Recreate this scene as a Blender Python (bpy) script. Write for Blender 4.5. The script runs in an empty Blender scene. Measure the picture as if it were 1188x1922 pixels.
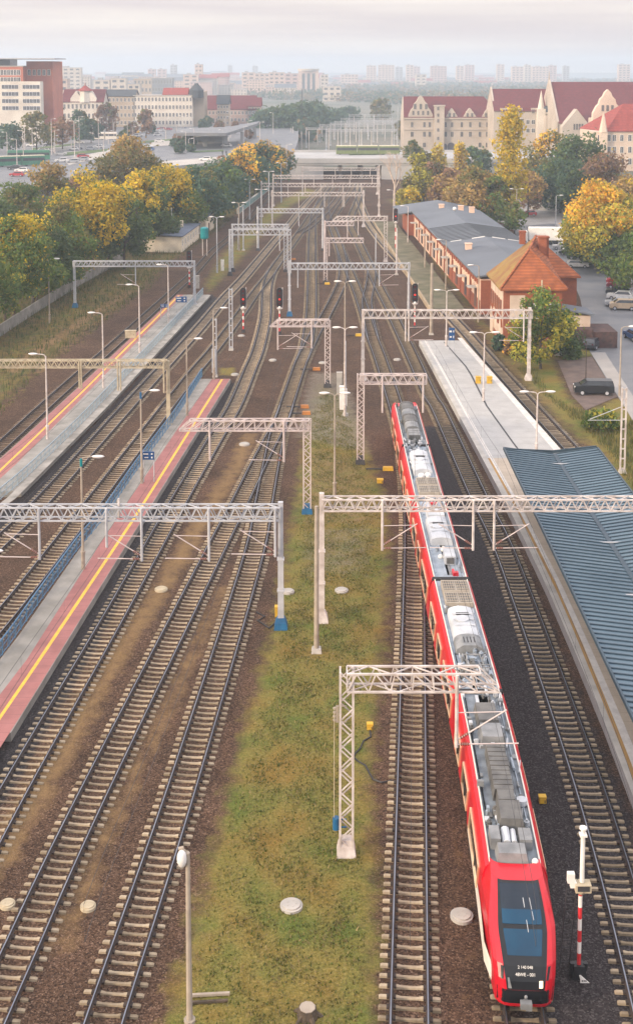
import bpy, math, random
import numpy as np
from mathutils import Vector

S = bpy.context.scene
COL = S.collection
rad = math.radians

# ------------------------------------------------------------------ camera
F, CX, CY, TH, HC = 2340.0, 594.0, 376.0, rad(6.0), 38.3
cam_d = bpy.data.cameras.new('camera')
cam = bpy.data.objects.new('camera', cam_d)
COL.objects.link(cam)
cam.location = (0, 0, HC)
cam.rotation_euler = (rad(90) - TH, 0, 0)
cam_d.sensor_fit = 'VERTICAL'
cam_d.sensor_height = 24.0
cam_d.lens = F / 1922.0 * 24.0
cam_d.shift_y = -(961.0 - CY) / 1922.0
cam_d.clip_start = 1.0
cam_d.clip_end = 20000.0
S.camera = cam

# ------------------------------------------------------------------ light
SUN_AZ = (-0.86, -0.50)          # horizontal direction towards the sun
SUN_EL = rad(17)
W = bpy.data.worlds.new('World')
S.world = W
W.use_nodes = True
wn, wl = W.node_tree.nodes, W.node_tree.links
wn.clear()
w_out = wn.new('ShaderNodeOutputWorld')
w_bg = wn.new('ShaderNodeBackground')
w_sky = wn.new('ShaderNodeTexSky')
w_sky.sky_type = 'NISHITA'
w_sky.sun_disc = False
w_sky.sun_elevation = SUN_EL
w_sky.sun_rotation = math.atan2(SUN_AZ[0], SUN_AZ[1])
w_sky.dust_density = 2.0
w_tc = wn.new('ShaderNodeTexCoord')
w_map = wn.new('ShaderNodeMapping')
w_map.inputs['Scale'].default_value = (1.3, 1.3, 34.0)
w_noise = wn.new('ShaderNodeTexNoise')
w_noise.inputs['Scale'].default_value = 2.2
w_noise.inputs['Detail'].default_value = 6.0
w_ramp = wn.new('ShaderNodeValToRGB')
w_ramp.color_ramp.elements[0].position = 0.35
w_ramp.color_ramp.elements[0].color = (6.8, 5.75, 5.65, 1)
w_ramp.color_ramp.elements[1].position = 0.65
w_ramp.color_ramp.elements[1].color = (9.1, 8.0, 7.1, 1)
w_mix = wn.new('ShaderNodeMixRGB')
w_mix.inputs['Fac'].default_value = 0.80
wl.new(w_tc.outputs['Generated'], w_map.inputs['Vector'])
wl.new(w_map.outputs['Vector'], w_noise.inputs['Vector'])
wl.new(w_noise.outputs['Fac'], w_ramp.inputs['Fac'])
wl.new(w_sky.outputs['Color'], w_mix.inputs['Color1'])
wl.new(w_ramp.outputs['Color'], w_mix.inputs['Color2'])
# an overcast sky is brighter overhead than near the horizon
w_sep = wn.new('ShaderNodeSeparateXYZ'); w_el = wn.new('ShaderNodeValToRGB')
w_el.color_ramp.elements[0].position = 0.04; w_el.color_ramp.elements[0].color = (0.40, 0.40, 0.405, 1)
w_el.color_ramp.elements[1].position = 0.75; w_el.color_ramp.elements[1].color = (0.90, 0.95, 1.0, 1)
w_mul = wn.new('ShaderNodeMixRGB'); w_mul.blend_type = 'MULTIPLY'; w_mul.inputs['Fac'].default_value = 1.0
w_two = wn.new('ShaderNodeVectorMath'); w_two.operation = 'SCALE'; w_two.inputs['Scale'].default_value = 2.0
wl.new(w_tc.outputs['Generated'], w_sep.inputs[0]); wl.new(w_sep.outputs[2], w_el.inputs['Fac'])
wl.new(w_mix.outputs['Color'], w_mul.inputs['Color1']); wl.new(w_el.outputs['Color'], w_mul.inputs['Color2'])
wl.new(w_mul.outputs['Color'], w_two.inputs[0]); wl.new(w_two.outputs[0], w_bg.inputs['Color'])
w_bg.inputs['Strength'].default_value = 0.10
wl.new(w_bg.outputs['Background'], w_out.inputs['Surface'])

sun_d = bpy.data.lights.new('sun', 'SUN')
sun_d.energy = 2.7
sun_d.angle = rad(6)
sun_d.color = (1.0, 0.77, 0.54)
sun = bpy.data.objects.new('sun', sun_d)
COL.objects.link(sun)
_d = Vector((SUN_AZ[0], SUN_AZ[1], math.tan(SUN_EL) * math.hypot(*SUN_AZ)))
sun.rotation_euler = (-_d).to_track_quat('-Z', 'Y').to_euler()
sun.location = (-60, -20, 80)

HAZE = 0.00038                   # density of the air volume built at the end
S.view_settings.view_transform = 'Standard'
S.view_settings.look = 'None'
S.view_settings.exposure = 0.75
S.view_settings.gamma = 1.0
S.view_settings.use_curve_mapping = False
S.render.engine = 'CYCLES'
S.cycles.use_denoising = True
S.cycles.max_bounces = 8
S.cycles.diffuse_bounces = 3
S.cycles.glossy_bounces = 2
S.cycles.transmission_bounces = 3
S.cycles.volume_bounces = 4
S.cycles.transparent_max_bounces = 8
S.cycles.caustics_reflective = False
S.cycles.caustics_refractive = False

# ------------------------------------------------------------------ pixel -> place helpers (photo pixels 1188 x 1922)
SN, CS = math.sin(TH), math.cos(TH)
def _ray(px, py):
    dx, dy = (px - CX) / F, (py - CY) / F
    return dx, CS - dy * SN, -SN - dy * CS
def G(px, py, z=0.0):
    d = _ray(px, py)
    t = (z - HC) / d[2]
    return Vector((d[0] * t, d[1] * t, z))
def at(px, py, Y):
    d = _ray(px, py)
    t = Y / d[1]
    return Vector((d[0] * t, Y, HC + d[2] * t))
def zat(py, Y):
    return at(594, py, Y).z
def ppm(Y):                       # photo pixels per metre at distance Y
    return F / (Y * CS + HC * SN)

# ------------------------------------------------------------------ object helpers
def tag(o, label=None, cat=None, group=None, kind=None):
    if label: o['label'] = label
    if cat: o['category'] = cat
    if group: o['group'] = group
    if kind: o['kind'] = kind
    return o
def empty(name, loc, label=None, cat=None, group=None, rz=0.0):
    o = bpy.data.objects.new(name, None)
    o.empty_display_size = 0.3
    COL.objects.link(o)
    o.location = loc
    o.rotation_euler = (0, 0, rz)
    return tag(o, label, cat, group)
def wloc(o):
    p = Vector((0, 0, 0))
    while o is not None:
        p = p + o.location
        o = o.parent
    return p
def link_mesh(name, me, parent=None, loc=(0, 0, 0), rz=0.0):
    o = bpy.data.objects.new(name, me)
    COL.objects.link(o)
    if parent is not None: o.parent = parent
    o.location = loc
    o.rotation_euler = (0, 0, rz)
    return o
def copy_tree(o, parent=None):
    c = o.copy()
    COL.objects.link(c)
    if parent is not None: c.parent = parent
    for ch in list(o.children):
        copy_tree(ch, c)
    return c

class MB:
    """collects shapes; build() links them as ONE mesh object"""
    def __init__(s):
        s.v, s.f, s.m = [], [], []
    def add(s, vs, fs, mi=0):
        b = len(s.v)
        s.v.extend([tuple(v) for v in vs])
        s.f.extend([tuple(i + b for i in f) for f in fs])
        s.m.extend([mi] * len(fs))
        return s
    def box(s, c, d, rz=0.0, mi=0, top=None):
        hx, hy, hz = d[0] / 2, d[1] / 2, d[2] / 2
        tx, ty = (top if top else (1, 1))
        ca, sa = math.cos(rz), math.sin(rz)
        vs = []
        for k, (kx, ky) in ((-1, (1, 1)), (1, (tx, ty))):
            for x, y in ((-1, -1), (1, -1), (1, 1), (-1, 1)):
                X, Y = x * hx * kx, y * hy * ky
                vs.append((c[0] + X * ca - Y * sa, c[1] + X * sa + Y * ca, c[2] + k * hz))
        return s.add(vs, [(3, 2, 1, 0), (4, 5, 6, 7), (0, 1, 5, 4), (1, 2, 6, 5), (2, 3, 7, 6), (3, 0, 4, 7)], mi)
    def frame(s, a, b):
        a, b = Vector(a), Vector(b)
        d = (b - a)
        d.normalize()
        up = Vector((0, 0, 1)) if abs(d.z) < 0.95 else Vector((0, 1, 0))
        u = d.cross(up); u.normalize()
        w = u.cross(d)
        return a, b, u, w
    def bar(s, a, b, w, h=None, mi=0):
        h = h or w
        a, b, u, n = s.frame(a, b)
        vs = []
        for p in (a, b):
            for x, y in ((-1, -1), (1, -1), (1, 1), (-1, 1)):
                vs.append(p + u * (x * w / 2) + n * (y * h / 2))
        return s.add(vs, [(3, 2, 1, 0), (4, 5, 6, 7), (0, 1, 5, 4), (1, 2, 6, 5), (2, 3, 7, 6), (3, 0, 4, 7)], mi)
    def tube(s, a, b, r, r2=None, n=8, mi=0):
        r2 = r if r2 is None else r2
        a, b, u, w = s.frame(a, b)
        vs = []
        for p, q in ((a, r), (b, r2)):
            for i in range(n):
                t = 2 * math.pi * i / n
                vs.append(p + u * (math.cos(t) * q) + w * (math.sin(t) * q))
        fs = [(i, (i + 1) % n, n + (i + 1) % n, n + i) for i in range(n)]
        fs += [tuple(range(n - 1, -1, -1)), tuple(range(n, 2 * n))]
        return s.add(vs, fs, mi)
    def path(s, pts, r, n=6, mi=0):
        for a, b in zip(pts[:-1], pts[1:]):
            s.tube(a, b, r, n=n, mi=mi)
        return s
    def prism(s, poly, z0, z1, mi=0):
        n = len(poly)
        ar = sum(poly[i][0] * poly[(i + 1) % n][1] - poly[(i + 1) % n][0] * poly[i][1] for i in range(n))
        if ar < 0: poly = poly[::-1]
        vs = [(p[0], p[1], z0) for p in poly] + [(p[0], p[1], z1) for p in poly]
        fs = [tuple(range(n - 1, -1, -1)), tuple(range(n, 2 * n))]
        fs += [(i, (i + 1) % n, n + (i + 1) % n, n + i) for i in range(n)]
        return s.add(vs, fs, mi)
    def poly(s, pts, mi=0):
        return s.add(pts, [tuple(range(len(pts)))], mi)
    def extrude(s, pts, vec, mi=0):          # a flat outline given thickness along vec
        n = len(pts)
        vec = Vector(vec)
        pts = [Vector(p) for p in pts]
        vs = pts + [p + vec for p in pts]
        fs = [tuple(range(n)), tuple(range(2 * n - 1, n - 1, -1))]
        fs += [((i + 1) % n, i, n + i, n + (i + 1) % n) for i in range(n)]
        return s.add(vs, fs, mi)
    def sphere(s, c, r, n=10, k=6, mi=0):
        r = (r, r, r) if not hasattr(r, '__len__') else r
        vs = [(c[0], c[1], c[2] - r[2])]
        for j in range(1, k):
            t = math.pi * j / k - math.pi / 2
            for i in range(n):
                a = 2 * math.pi * i / n
                vs.append((c[0] + r[0] * math.cos(t) * math.cos(a), c[1] + r[1] * math.cos(t) * math.sin(a), c[2] + r[2] * math.sin(t)))
        vs.append((c[0], c[1], c[2] + r[2]))
        fs = [(0, 1 + (i + 1) % n, 1 + i) for i in range(n)]
        for j in range(k - 2):
            b = 1 + j * n
            fs += [(b + i, b + (i + 1) % n, b + n + (i + 1) % n, b + n + i) for i in range(n)]
        b = 1 + (k - 2) * n
        fs += [(b + i, b + (i + 1) % n, len(vs) - 1) for i in range(n)]
        return s.add(vs, fs, mi)
    def mesh(s, name, mats, off=(0, 0, 0), smooth=False):
        me = bpy.data.meshes.new(name)
        ox, oy, oz = off
        me.from_pydata([(v[0] - ox, v[1] - oy, v[2] - oz) for v in s.v], [], s.f)
        for m in (mats if isinstance(mats, (list, tuple)) else [mats]):
            me.materials.append(m)
        me.polygons.foreach_set('material_index', s.m)
        if smooth:
            me.polygons.foreach_set('use_smooth', [True] * len(s.f))
        me.update()
        return me
    def build(s, name, mats, parent=None, local=False, smooth=False):
        off = (0, 0, 0) if (local or parent is None) else wloc(parent)
        return link_mesh(name, s.mesh(name, mats, off, smooth), parent)

def solo(name, mb, mats, label, cat, base, group=None, smooth=False):
    """a thing that is one mesh, its origin at its base"""
    o = link_mesh(name, mb.mesh(name, mats, base, smooth), None, base)
    return tag(o, label, cat, group)
def struct(name, mb, mats, smooth=False):
    o = mb.build(name, mats, smooth=smooth)
    o['kind'] = 'structure'
    return o

# ------------------------------------------------------------------ materials
def mat(name, col, col2=None, rough=0.7, metal=0.0, scale=1.5, detail=4.0, bump=0.0, bscale=None, emit=None, spec=0.4, contrast=(0.35, 0.65)):
    m = bpy.data.materials.new(name)
    m.use_nodes = True
    n, l = m.node_tree.nodes, m.node_tree.links
    p = n['Principled BSDF']
    p.inputs['Roughness'].default_value = rough
    p.inputs['Metallic'].default_value = metal
    p.inputs['Specular IOR Level'].default_value = spec
    col2 = col2 or tuple(c * 0.78 for c in col)
    tc = n.new('ShaderNodeTexCoord')
    no = n.new('ShaderNodeTexNoise')
    no.inputs['Scale'].default_value = scale
    no.inputs['Detail'].default_value = detail
    rp = n.new('ShaderNodeValToRGB')
    rp.color_ramp.elements[0].position, rp.color_ramp.elements[1].position = contrast
    rp.color_ramp.elements[0].color = (*col2, 1)
    rp.color_ramp.elements[1].color = (*col, 1)
    l.new(tc.outputs['Object'], no.inputs['Vector'])
    l.new(no.outputs['Fac'], rp.inputs['Fac'])
    l.new(rp.outputs['Color'], p.inputs['Base Color'])
    if bump:
        nb = n.new('ShaderNodeTexNoise')
        nb.inputs['Scale'].default_value = bscale or scale * 4
        nb.inputs['Detail'].default_value = 5
        bp = n.new('ShaderNodeBump')
        bp.inputs['Strength'].default_value = bump
        bp.inputs['Distance'].default_value = 0.05
        l.new(tc.outputs['Object'], nb.inputs['Vector'])
        l.new(nb.outputs['Fac'], bp.inputs['Height'])
        l.new(bp.outputs['Normal'], p.inputs['Normal'])
    if emit:
        p.inputs['Emission Color'].default_value = (*emit[:3], 1)
        p.inputs['Emission Strength'].default_value = emit[3]
    return m
def nodes(m):
    return m.node_tree.nodes, m.node_tree.links, m.node_tree.nodes['Principled BSDF']
def striped(name, ca, cb, axis, freq, width=0.3, rough=0.6, spec=0.4, metal=0.0, vary=0.2):
    """seams or courses along one object axis: real painted/laid lines of a surface"""
    m = mat(name, ca, tuple(c * (1 - vary) for c in ca), rough=rough, spec=spec, metal=metal, scale=0.8)
    n, l, p = nodes(m)
    src = p.inputs['Base Color'].links[0].from_socket
    tc = n.new('ShaderNodeTexCoord')
    sx = n.new('ShaderNodeSeparateXYZ')
    l.new(tc.outputs['Object'], sx.inputs[0])
    mu = n.new('ShaderNodeMath'); mu.operation = 'MULTIPLY'; mu.inputs[1].default_value = freq
    fr = n.new('ShaderNodeMath'); fr.operation = 'FRACT'
    lt = n.new('ShaderNodeMath'); lt.operation = 'LESS_THAN'; lt.inputs[1].default_value = width
    mx = n.new('ShaderNodeMixRGB')
    mx.inputs['Color2'].default_value = (*cb, 1)
    l.new(sx.outputs['XYZ'.index(axis)], mu.inputs[0])
    l.new(mu.outputs[0], fr.inputs[0]); l.new(fr.outputs[0], lt.inputs[0])
    l.new(lt.outputs[0], mx.inputs['Fac'])
    l.new(src, mx.inputs['Color1'])
    l.new(mx.outputs[0], p.inputs['Base Color'])
    return m
def brick(name, c1, c2, mortar, scale, rough=0.85):
    m = mat(name, c1, c2, rough=rough, scale=0.35)
    n, l, p = nodes(m)
    src = p.inputs['Base Color'].links[0].from_socket
    tc = n.new('ShaderNodeTexCoord')
    sx = n.new('ShaderNodeSeparateXYZ'); l.new(tc.outputs['Object'], sx.inputs[0])
    ad = n.new('ShaderNodeMath'); ad.operation = 'ADD'
    l.new(sx.outputs[0], ad.inputs[0]); l.new(sx.outputs[1], ad.inputs[1])
    cb = n.new('ShaderNodeCombineXYZ'); l.new(ad.outputs[0], cb.inputs[0]); l.new(sx.outputs[2], cb.inputs[1])
    br = n.new('ShaderNodeTexBrick')
    br.inputs['Scale'].default_value = scale
    br.inputs['Color1'].default_value = (1, 1, 1, 1)
    br.inputs['Color2'].default_value = (0.72, 0.72, 0.72, 1)
    br.inputs['Mortar'].default_value = (*mortar, 1)
    br.inputs['Mortar Size'].default_value = 0.012
    l.new(cb.outputs[0], br.inputs['Vector'])
    mx = n.new('ShaderNodeMixRGB'); mx.blend_type = 'MULTIPLY'; mx.inputs['Fac'].default_value = 0.8
    l.new(src, mx.inputs['Color1']); l.new(br.outputs['Color'], mx.inputs['Color2'])
    l.new(mx.outputs[0], p.inputs['Base Color'])
    return m

def stained(name, c1, c2):
    """weathered concrete: every piece has its own tone"""
    m = mat(name, c1, c2, rough=.95, scale=2.6, detail=7, bump=.25, bscale=18, contrast=(.30, .66))
    n, l, p = nodes(m)
    src = p.inputs['Base Color'].links[0].from_socket
    oi = n.new('ShaderNodeObjectInfo')
    rp = n.new('ShaderNodeValToRGB')
    rp.color_ramp.elements[0].color = (.58, .53, .46, 1); rp.color_ramp.elements[1].color = (1.12, 1.06, 1.0, 1)
    l.new(oi.outputs['Random'], rp.inputs['Fac'])
    mx = n.new('ShaderNodeMixRGB'); mx.blend_type = 'MULTIPLY'; mx.inputs['Fac'].default_value = 1
    l.new(src, mx.inputs['Color1']); l.new(rp.outputs[0], mx.inputs['Color2']); l.new(mx.outputs[0], p.inputs['Base Color'])
    return m
M = {}
M['white_steel'] = mat('white_steel', (0.64, 0.60, 0.59), (0.42, 0.37, 0.35), rough=0.5, scale=1.6, detail=8)
M['grey_steel'] = mat('grey_steel', (0.48, 0.50, 0.54), (0.36, 0.38, 0.42), rough=0.5, scale=1.2)
M['pinkish_steel'] = mat('pinkish_steel', (0.60, 0.53, 0.52), (0.44, 0.38, 0.38), rough=0.55, scale=1.2)
M['old_concrete'] = mat('old_concrete', (0.50, 0.44, 0.32), (0.36, 0.31, 0.22), rough=0.9, scale=1.4)
M['concrete'] = mat('concrete', (0.46, 0.44, 0.41), (0.34, 0.33, 0.31), rough=0.9, scale=0.8, bump=0.15, bscale=12)
M['pole_concrete'] = mat('pole_concrete', (0.40, 0.35, 0.29), (0.28, 0.24, 0.20), rough=0.85, scale=1.3)
M['lamp_white'] = mat('lamp_white', (0.80, 0.79, 0.78), (0.70, 0.69, 0.68), rough=0.35)
M['lens'] = mat('lens', (0.75, 0.76, 0.78), (0.65, 0.66, 0.68), rough=0.15)
M['blue_paint'] = mat('blue_paint', (0.012, 0.12, 0.27), (0.010, 0.08, 0.19), rough=0.5)
M['rail_blue'] = mat('rail_blue', (0.06, 0.17, 0.30), (0.04, 0.11, 0.22), rough=0.5, scale=3)
M['pale_blue_rail'] = mat('pale_blue_rail', (0.28, 0.36, 0.42), (0.20, 0.27, 0.33), rough=0.6, scale=3)
M['teal'] = mat('teal', (0.0, 0.24, 0.27), (0.0, 0.18, 0.21), rough=0.4)
M['black'] = mat('black', (0.022, 0.023, 0.027), (0.014, 0.014, 0.017), rough=0.45)
M['dark_iron'] = mat('dark_iron', (0.05, 0.05, 0.055), (0.03, 0.03, 0.035), rough=0.7)
M['rust'] = mat('rust', (0.052, 0.036, 0.030), (0.030, 0.023, 0.021), rough=0.85, scale=5)
M['railhead'] = mat('railhead', (0.26, 0.28, 0.33), (0.17, 0.19, 0.24), rough=0.34, metal=0.85, scale=0.5)
M['sleeper'] = stained('sleeper', (0.42, 0.37, 0.285), (0.225, 0.19, 0.145))
M['sleeper_dark'] = stained('sleeper_dark', (0.23, 0.185, 0.14), (0.11, 0.088, 0.068))
M['insulator'] = mat('insulator', (0.22, 0.07, 0.035), (0.16, 0.05, 0.03), rough=0.3)
M['yellow_paint'] = mat('yellow_paint', (0.66, 0.42, 0.03), (0.5, 0.31, 0.03), rough=0.55)
M['orange_paint'] = mat('orange_paint', (0.50, 0.20, 0.04), (0.32, 0.13, 0.04), rough=0.6)
M['red_paint'] = mat('red_paint', (0.62, 0.03, 0.04), (0.5, 0.025, 0.03), rough=0.5)
M['white_paint'] = mat('white_paint', (0.80, 0.79, 0.76), (0.70, 0.69, 0.66), rough=0.5)
M['glass'] = mat('glass', (0.03, 0.04, 0.05), (0.02, 0.025, 0.035), rough=0.08, spec=0.8)
M['far_glass'] = mat('far_glass', (0.07, 0.075, 0.085), (0.05, 0.055, 0.065), rough=0.25, spec=0.6)
M['tyre'] = mat('tyre', (0.02, 0.02, 0.021), rough=0.85)
M['bark'] = mat('bark', (0.10, 0.075, 0.055), (0.05, 0.04, 0.03), rough=0.95, scale=3, bump=0.3)
M['birch'] = mat('birch', (0.62, 0.52, 0.44), (0.40, 0.32, 0.27), rough=0.85, scale=2)
M['red_lamp'] = mat('red_lamp', (0.5, 0.02, 0.02), rough=0.3, emit=(1.0, 0.06, 0.03, .7))
M['dim_lamp'] = mat('dim_lamp', (0.12, 0.015, 0.02), rough=0.25)
# ------------------------------------------------------------------ ground
def inpoly(P, poly):
    x, y = P[:, 0], P[:, 1]
    n = len(poly)
    ins = np.zeros(len(P), bool)
    dist = np.full(len(P), 1e9)
    for i in range(n):
        x0, y0 = poly[i]; x1, y1 = poly[(i + 1) % n]
        c = ((y0 > y) != (y1 > y))
        with np.errstate(divide='ignore', invalid='ignore'):
            xi = (x1 - x0) * (y - y0) / ((y1 - y0) if y1 != y0 else 1e-9) + x0
        ins ^= c & (x < xi)
        dx, dy = x1 - x0, y1 - y0
        L = dx * dx + dy * dy + 1e-9
        t = np.clip(((x - x0) * dx + (y - y0) * dy) / L, 0, 1)
        dist = np.minimum(dist, np.hypot(x - x0 - t * dx, y - y0 - t * dy))
    return np.where(ins, -dist, dist)
def pp(*pts):
    return [tuple(G(*p))[:2] for p in pts]

GX0, GX1, GY0, GY1, GS = -70.0, 75.0, 36.0, 470.0, 0.8
nx, ny = int((GX1 - GX0) / GS) + 1, int((GY1 - GY0) / GS) + 1
xs, ys = np.linspace(GX0, GX1, nx), np.linspace(GY0, GY1, ny)
PX, PY = np.meshgrid(xs, ys)
P = np.stack([PX.ravel(), PY.ravel()], 1)
def mask(poly, soft):
    return np.clip(0.5 - inpoly(P, poly) / soft, 0, 1)
sand = np.zeros(len(P)); grass = np.zeros(len(P)); dry = np.zeros(len(P)); dark = np.zeros(len(P)); grit = np.zeros(len(P))
MID = pp((602, 720), (574, 790), (562, 900), (545, 1000), (520, 1150), (480, 1300), (440, 1450), (400, 1600), (362, 1750), (300, 1960),
         (700, 1960), (705, 1750), (700, 1600), (690, 1450), (708, 1300), (722, 1150), (728, 1050), (722, 950), (690, 850), (668, 790), (640, 745))
grass = np.maximum(grass, mask(MID, 3.2))
grit = np.maximum(grit, mask(pp((585, 700), (565, 770), (560, 820), (690, 850), (665, 760), (640, 700)), 3.5))
grit = np.maximum(grit, 0.5 * mask(pp((560, 985), (550, 1085), (700, 1085), (715, 985)), 3.0))
dry = np.maximum(dry, 0.55 * mask(pp((565, 830), (550, 990), (725, 990), (690, 860)), 4.0))
def ridge(pts, w):
    poly = []
    P3 = [G(*p) for p in pts]
    for p in P3: poly.append((p.x - w / 2, p.y))
    for p in P3[::-1]: poly.append((p.x + w / 2, p.y))
    return poly
RD = ridge([(470, 815), (445, 870), (410, 930), (372, 990), (335, 1055), (290, 1125), (240, 1200), (185, 1290), (125, 1395), (70, 1490), (0, 1610), (-80, 1750)], 1.5)
sand = np.maximum(sand, 0.92 * mask(RD, 2.4))
RD2 = ridge([(425, 1100), (390, 1170), (340, 1270), (285, 1390), (230, 1500), (170, 1640), (100, 1800)], 1.1)
sand = np.maximum(sand, 0.8 * mask(RD2, 2.4))
RD3 = ridge([(450, 700), (410, 770), (330, 900), (230, 1060), (120, 1250), (0, 1450)], .1)
sand = np.maximum(sand, 0.5 * mask(ridge([(905, 1380), (935, 1560), (955, 1700), (975, 1850)], .7), 1.2) * 0)
sand = np.maximum(sand, 0.47 * mask(ridge([(845, 1500), (865, 1640), (880, 1760), (890, 1920)], 1.0), 2.0))
LEFT = pp((-120, 900), (0, 790), (100, 690), (200, 610), (290, 540), (330, 495), (420, 430), (500, 355), (420, 350), (250, 420), (-160, 560))
grass = np.maximum(grass, 0.52 * mask(LEFT, 6)); sand = np.maximum(sand, .72 * mask(ridge([(20, 700), (70, 660), (130, 620), (190, 580), (250, 545)], 2.2), 2.5)); sand = np.maximum(sand, .62 * mask(ridge([(60, 705), (110, 660), (160, 620), (215, 580)], 1.3), 2.0)); sand = np.maximum(sand, .5 * mask(ridge([(0, 770), (90, 690), (180, 610)], 1.0), 1.8))
dry = np.maximum(dry, 0.8 * mask(ridge([(20, 700), (70, 660), (130, 620), (190, 580), (250, 545)], 2.2), 2.5))
dry = np.maximum(dry, 0.6 * mask(ridge([(110, 660), (160, 620), (215, 580)], 1.5), 2.0))
grass = np.maximum(grass, 0.9 * mask(pp((392, 548), (440, 500), (500, 430), (548, 385), (600, 360), (575, 352), (530, 375), (470, 425), (415, 480), (385, 535)), 5))
grass = np.maximum(grass, 0.9 * mask(pp((412, 704), (446, 706), (438, 690), (412, 690)), 1.5))
RIGHT = pp((728, 375), (770, 420), (830, 520), (880, 585), (930, 665), (1000, 745), (1060, 805), (1120, 855), (1188, 960), (1400, 1300), (1600, 1300), (1500, 700), (1110, 640), (960, 640), (900, 600), (800, 440), (760, 370))
grass = np.maximum(grass, 0.85 * mask(RIGHT, 5))
dry = np.maximum(dry, 0.5 * mask(ridge([(930, 640), (990, 720), (1040, 770)], 4), 4))
LOT = pp((1040, 676), (1112, 668), (1160, 745), (1098, 772), (1068, 742))
grass *= 1 - mask(LOT, 3.0)
grass = np.maximum(grass, 0.8 * mask(pp((750, 372), (860, 372), (1000, 430), (1120, 480), (1300, 520), (1300, 330), (760, 330)), 10))
dark = np.maximum(dark, mask(pp((770, 800), (800, 985), (880, 1300), (985, 1930), (1260, 1980), (1188, 1540), (1000, 1100), (900, 900), (850, 800)), 2.5))  # darker ballast around the train, with the train's shadow painted in
dark = np.maximum(dark, mask(pp((0, 1400), (110, 1230), (215, 1050), (300, 920), (425, 712), (455, 725), (345, 930), (265, 1060), (165, 1240), (20, 1490), (-80, 1650), (-80, 1540)), 1.0))  # shadow of the red striped platform's edge, painted into the ballast colour
dark = np.maximum(dark, mask(pp((-40, 1010), (0, 965), (100, 872), (240, 735), (395, 550), (410, 562), (268, 730), (130, 872), (30, 978), (-40, 1045)), 1.0))  # shade strip along the small platform, painted as dark ground

def attr_mesh(name, verts, quads, attrs):
    me = bpy.data.meshes.new(name)
    nv, nq = len(verts), len(quads)
    me.vertices.add(nv); me.vertices.foreach_set('co', np.asarray(verts, np.float32).ravel())
    me.loops.add(nq * 4); me.loops.foreach_set('vertex_index', np.asarray(quads, np.int32).ravel())
    me.polygons.add(nq)
    me.polygons.foreach_set('loop_start', np.arange(0, nq * 4, 4, dtype=np.int32))
    me.polygons.foreach_set('loop_total', np.full(nq, 4, np.int32))
    for k, a in attrs.items():
        if a.ndim == 1:
            t = me.attributes.new(k, 'FLOAT', 'POINT'); t.data.foreach_set('value', a.astype(np.float32))
        else:
            t = me.attributes.new(k, 'FLOAT_COLOR', 'POINT'); t.data.foreach_set('color', a.astype(np.float32).ravel())
    me.update(calc_edges=True)
    me.validate()
    return me

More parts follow.
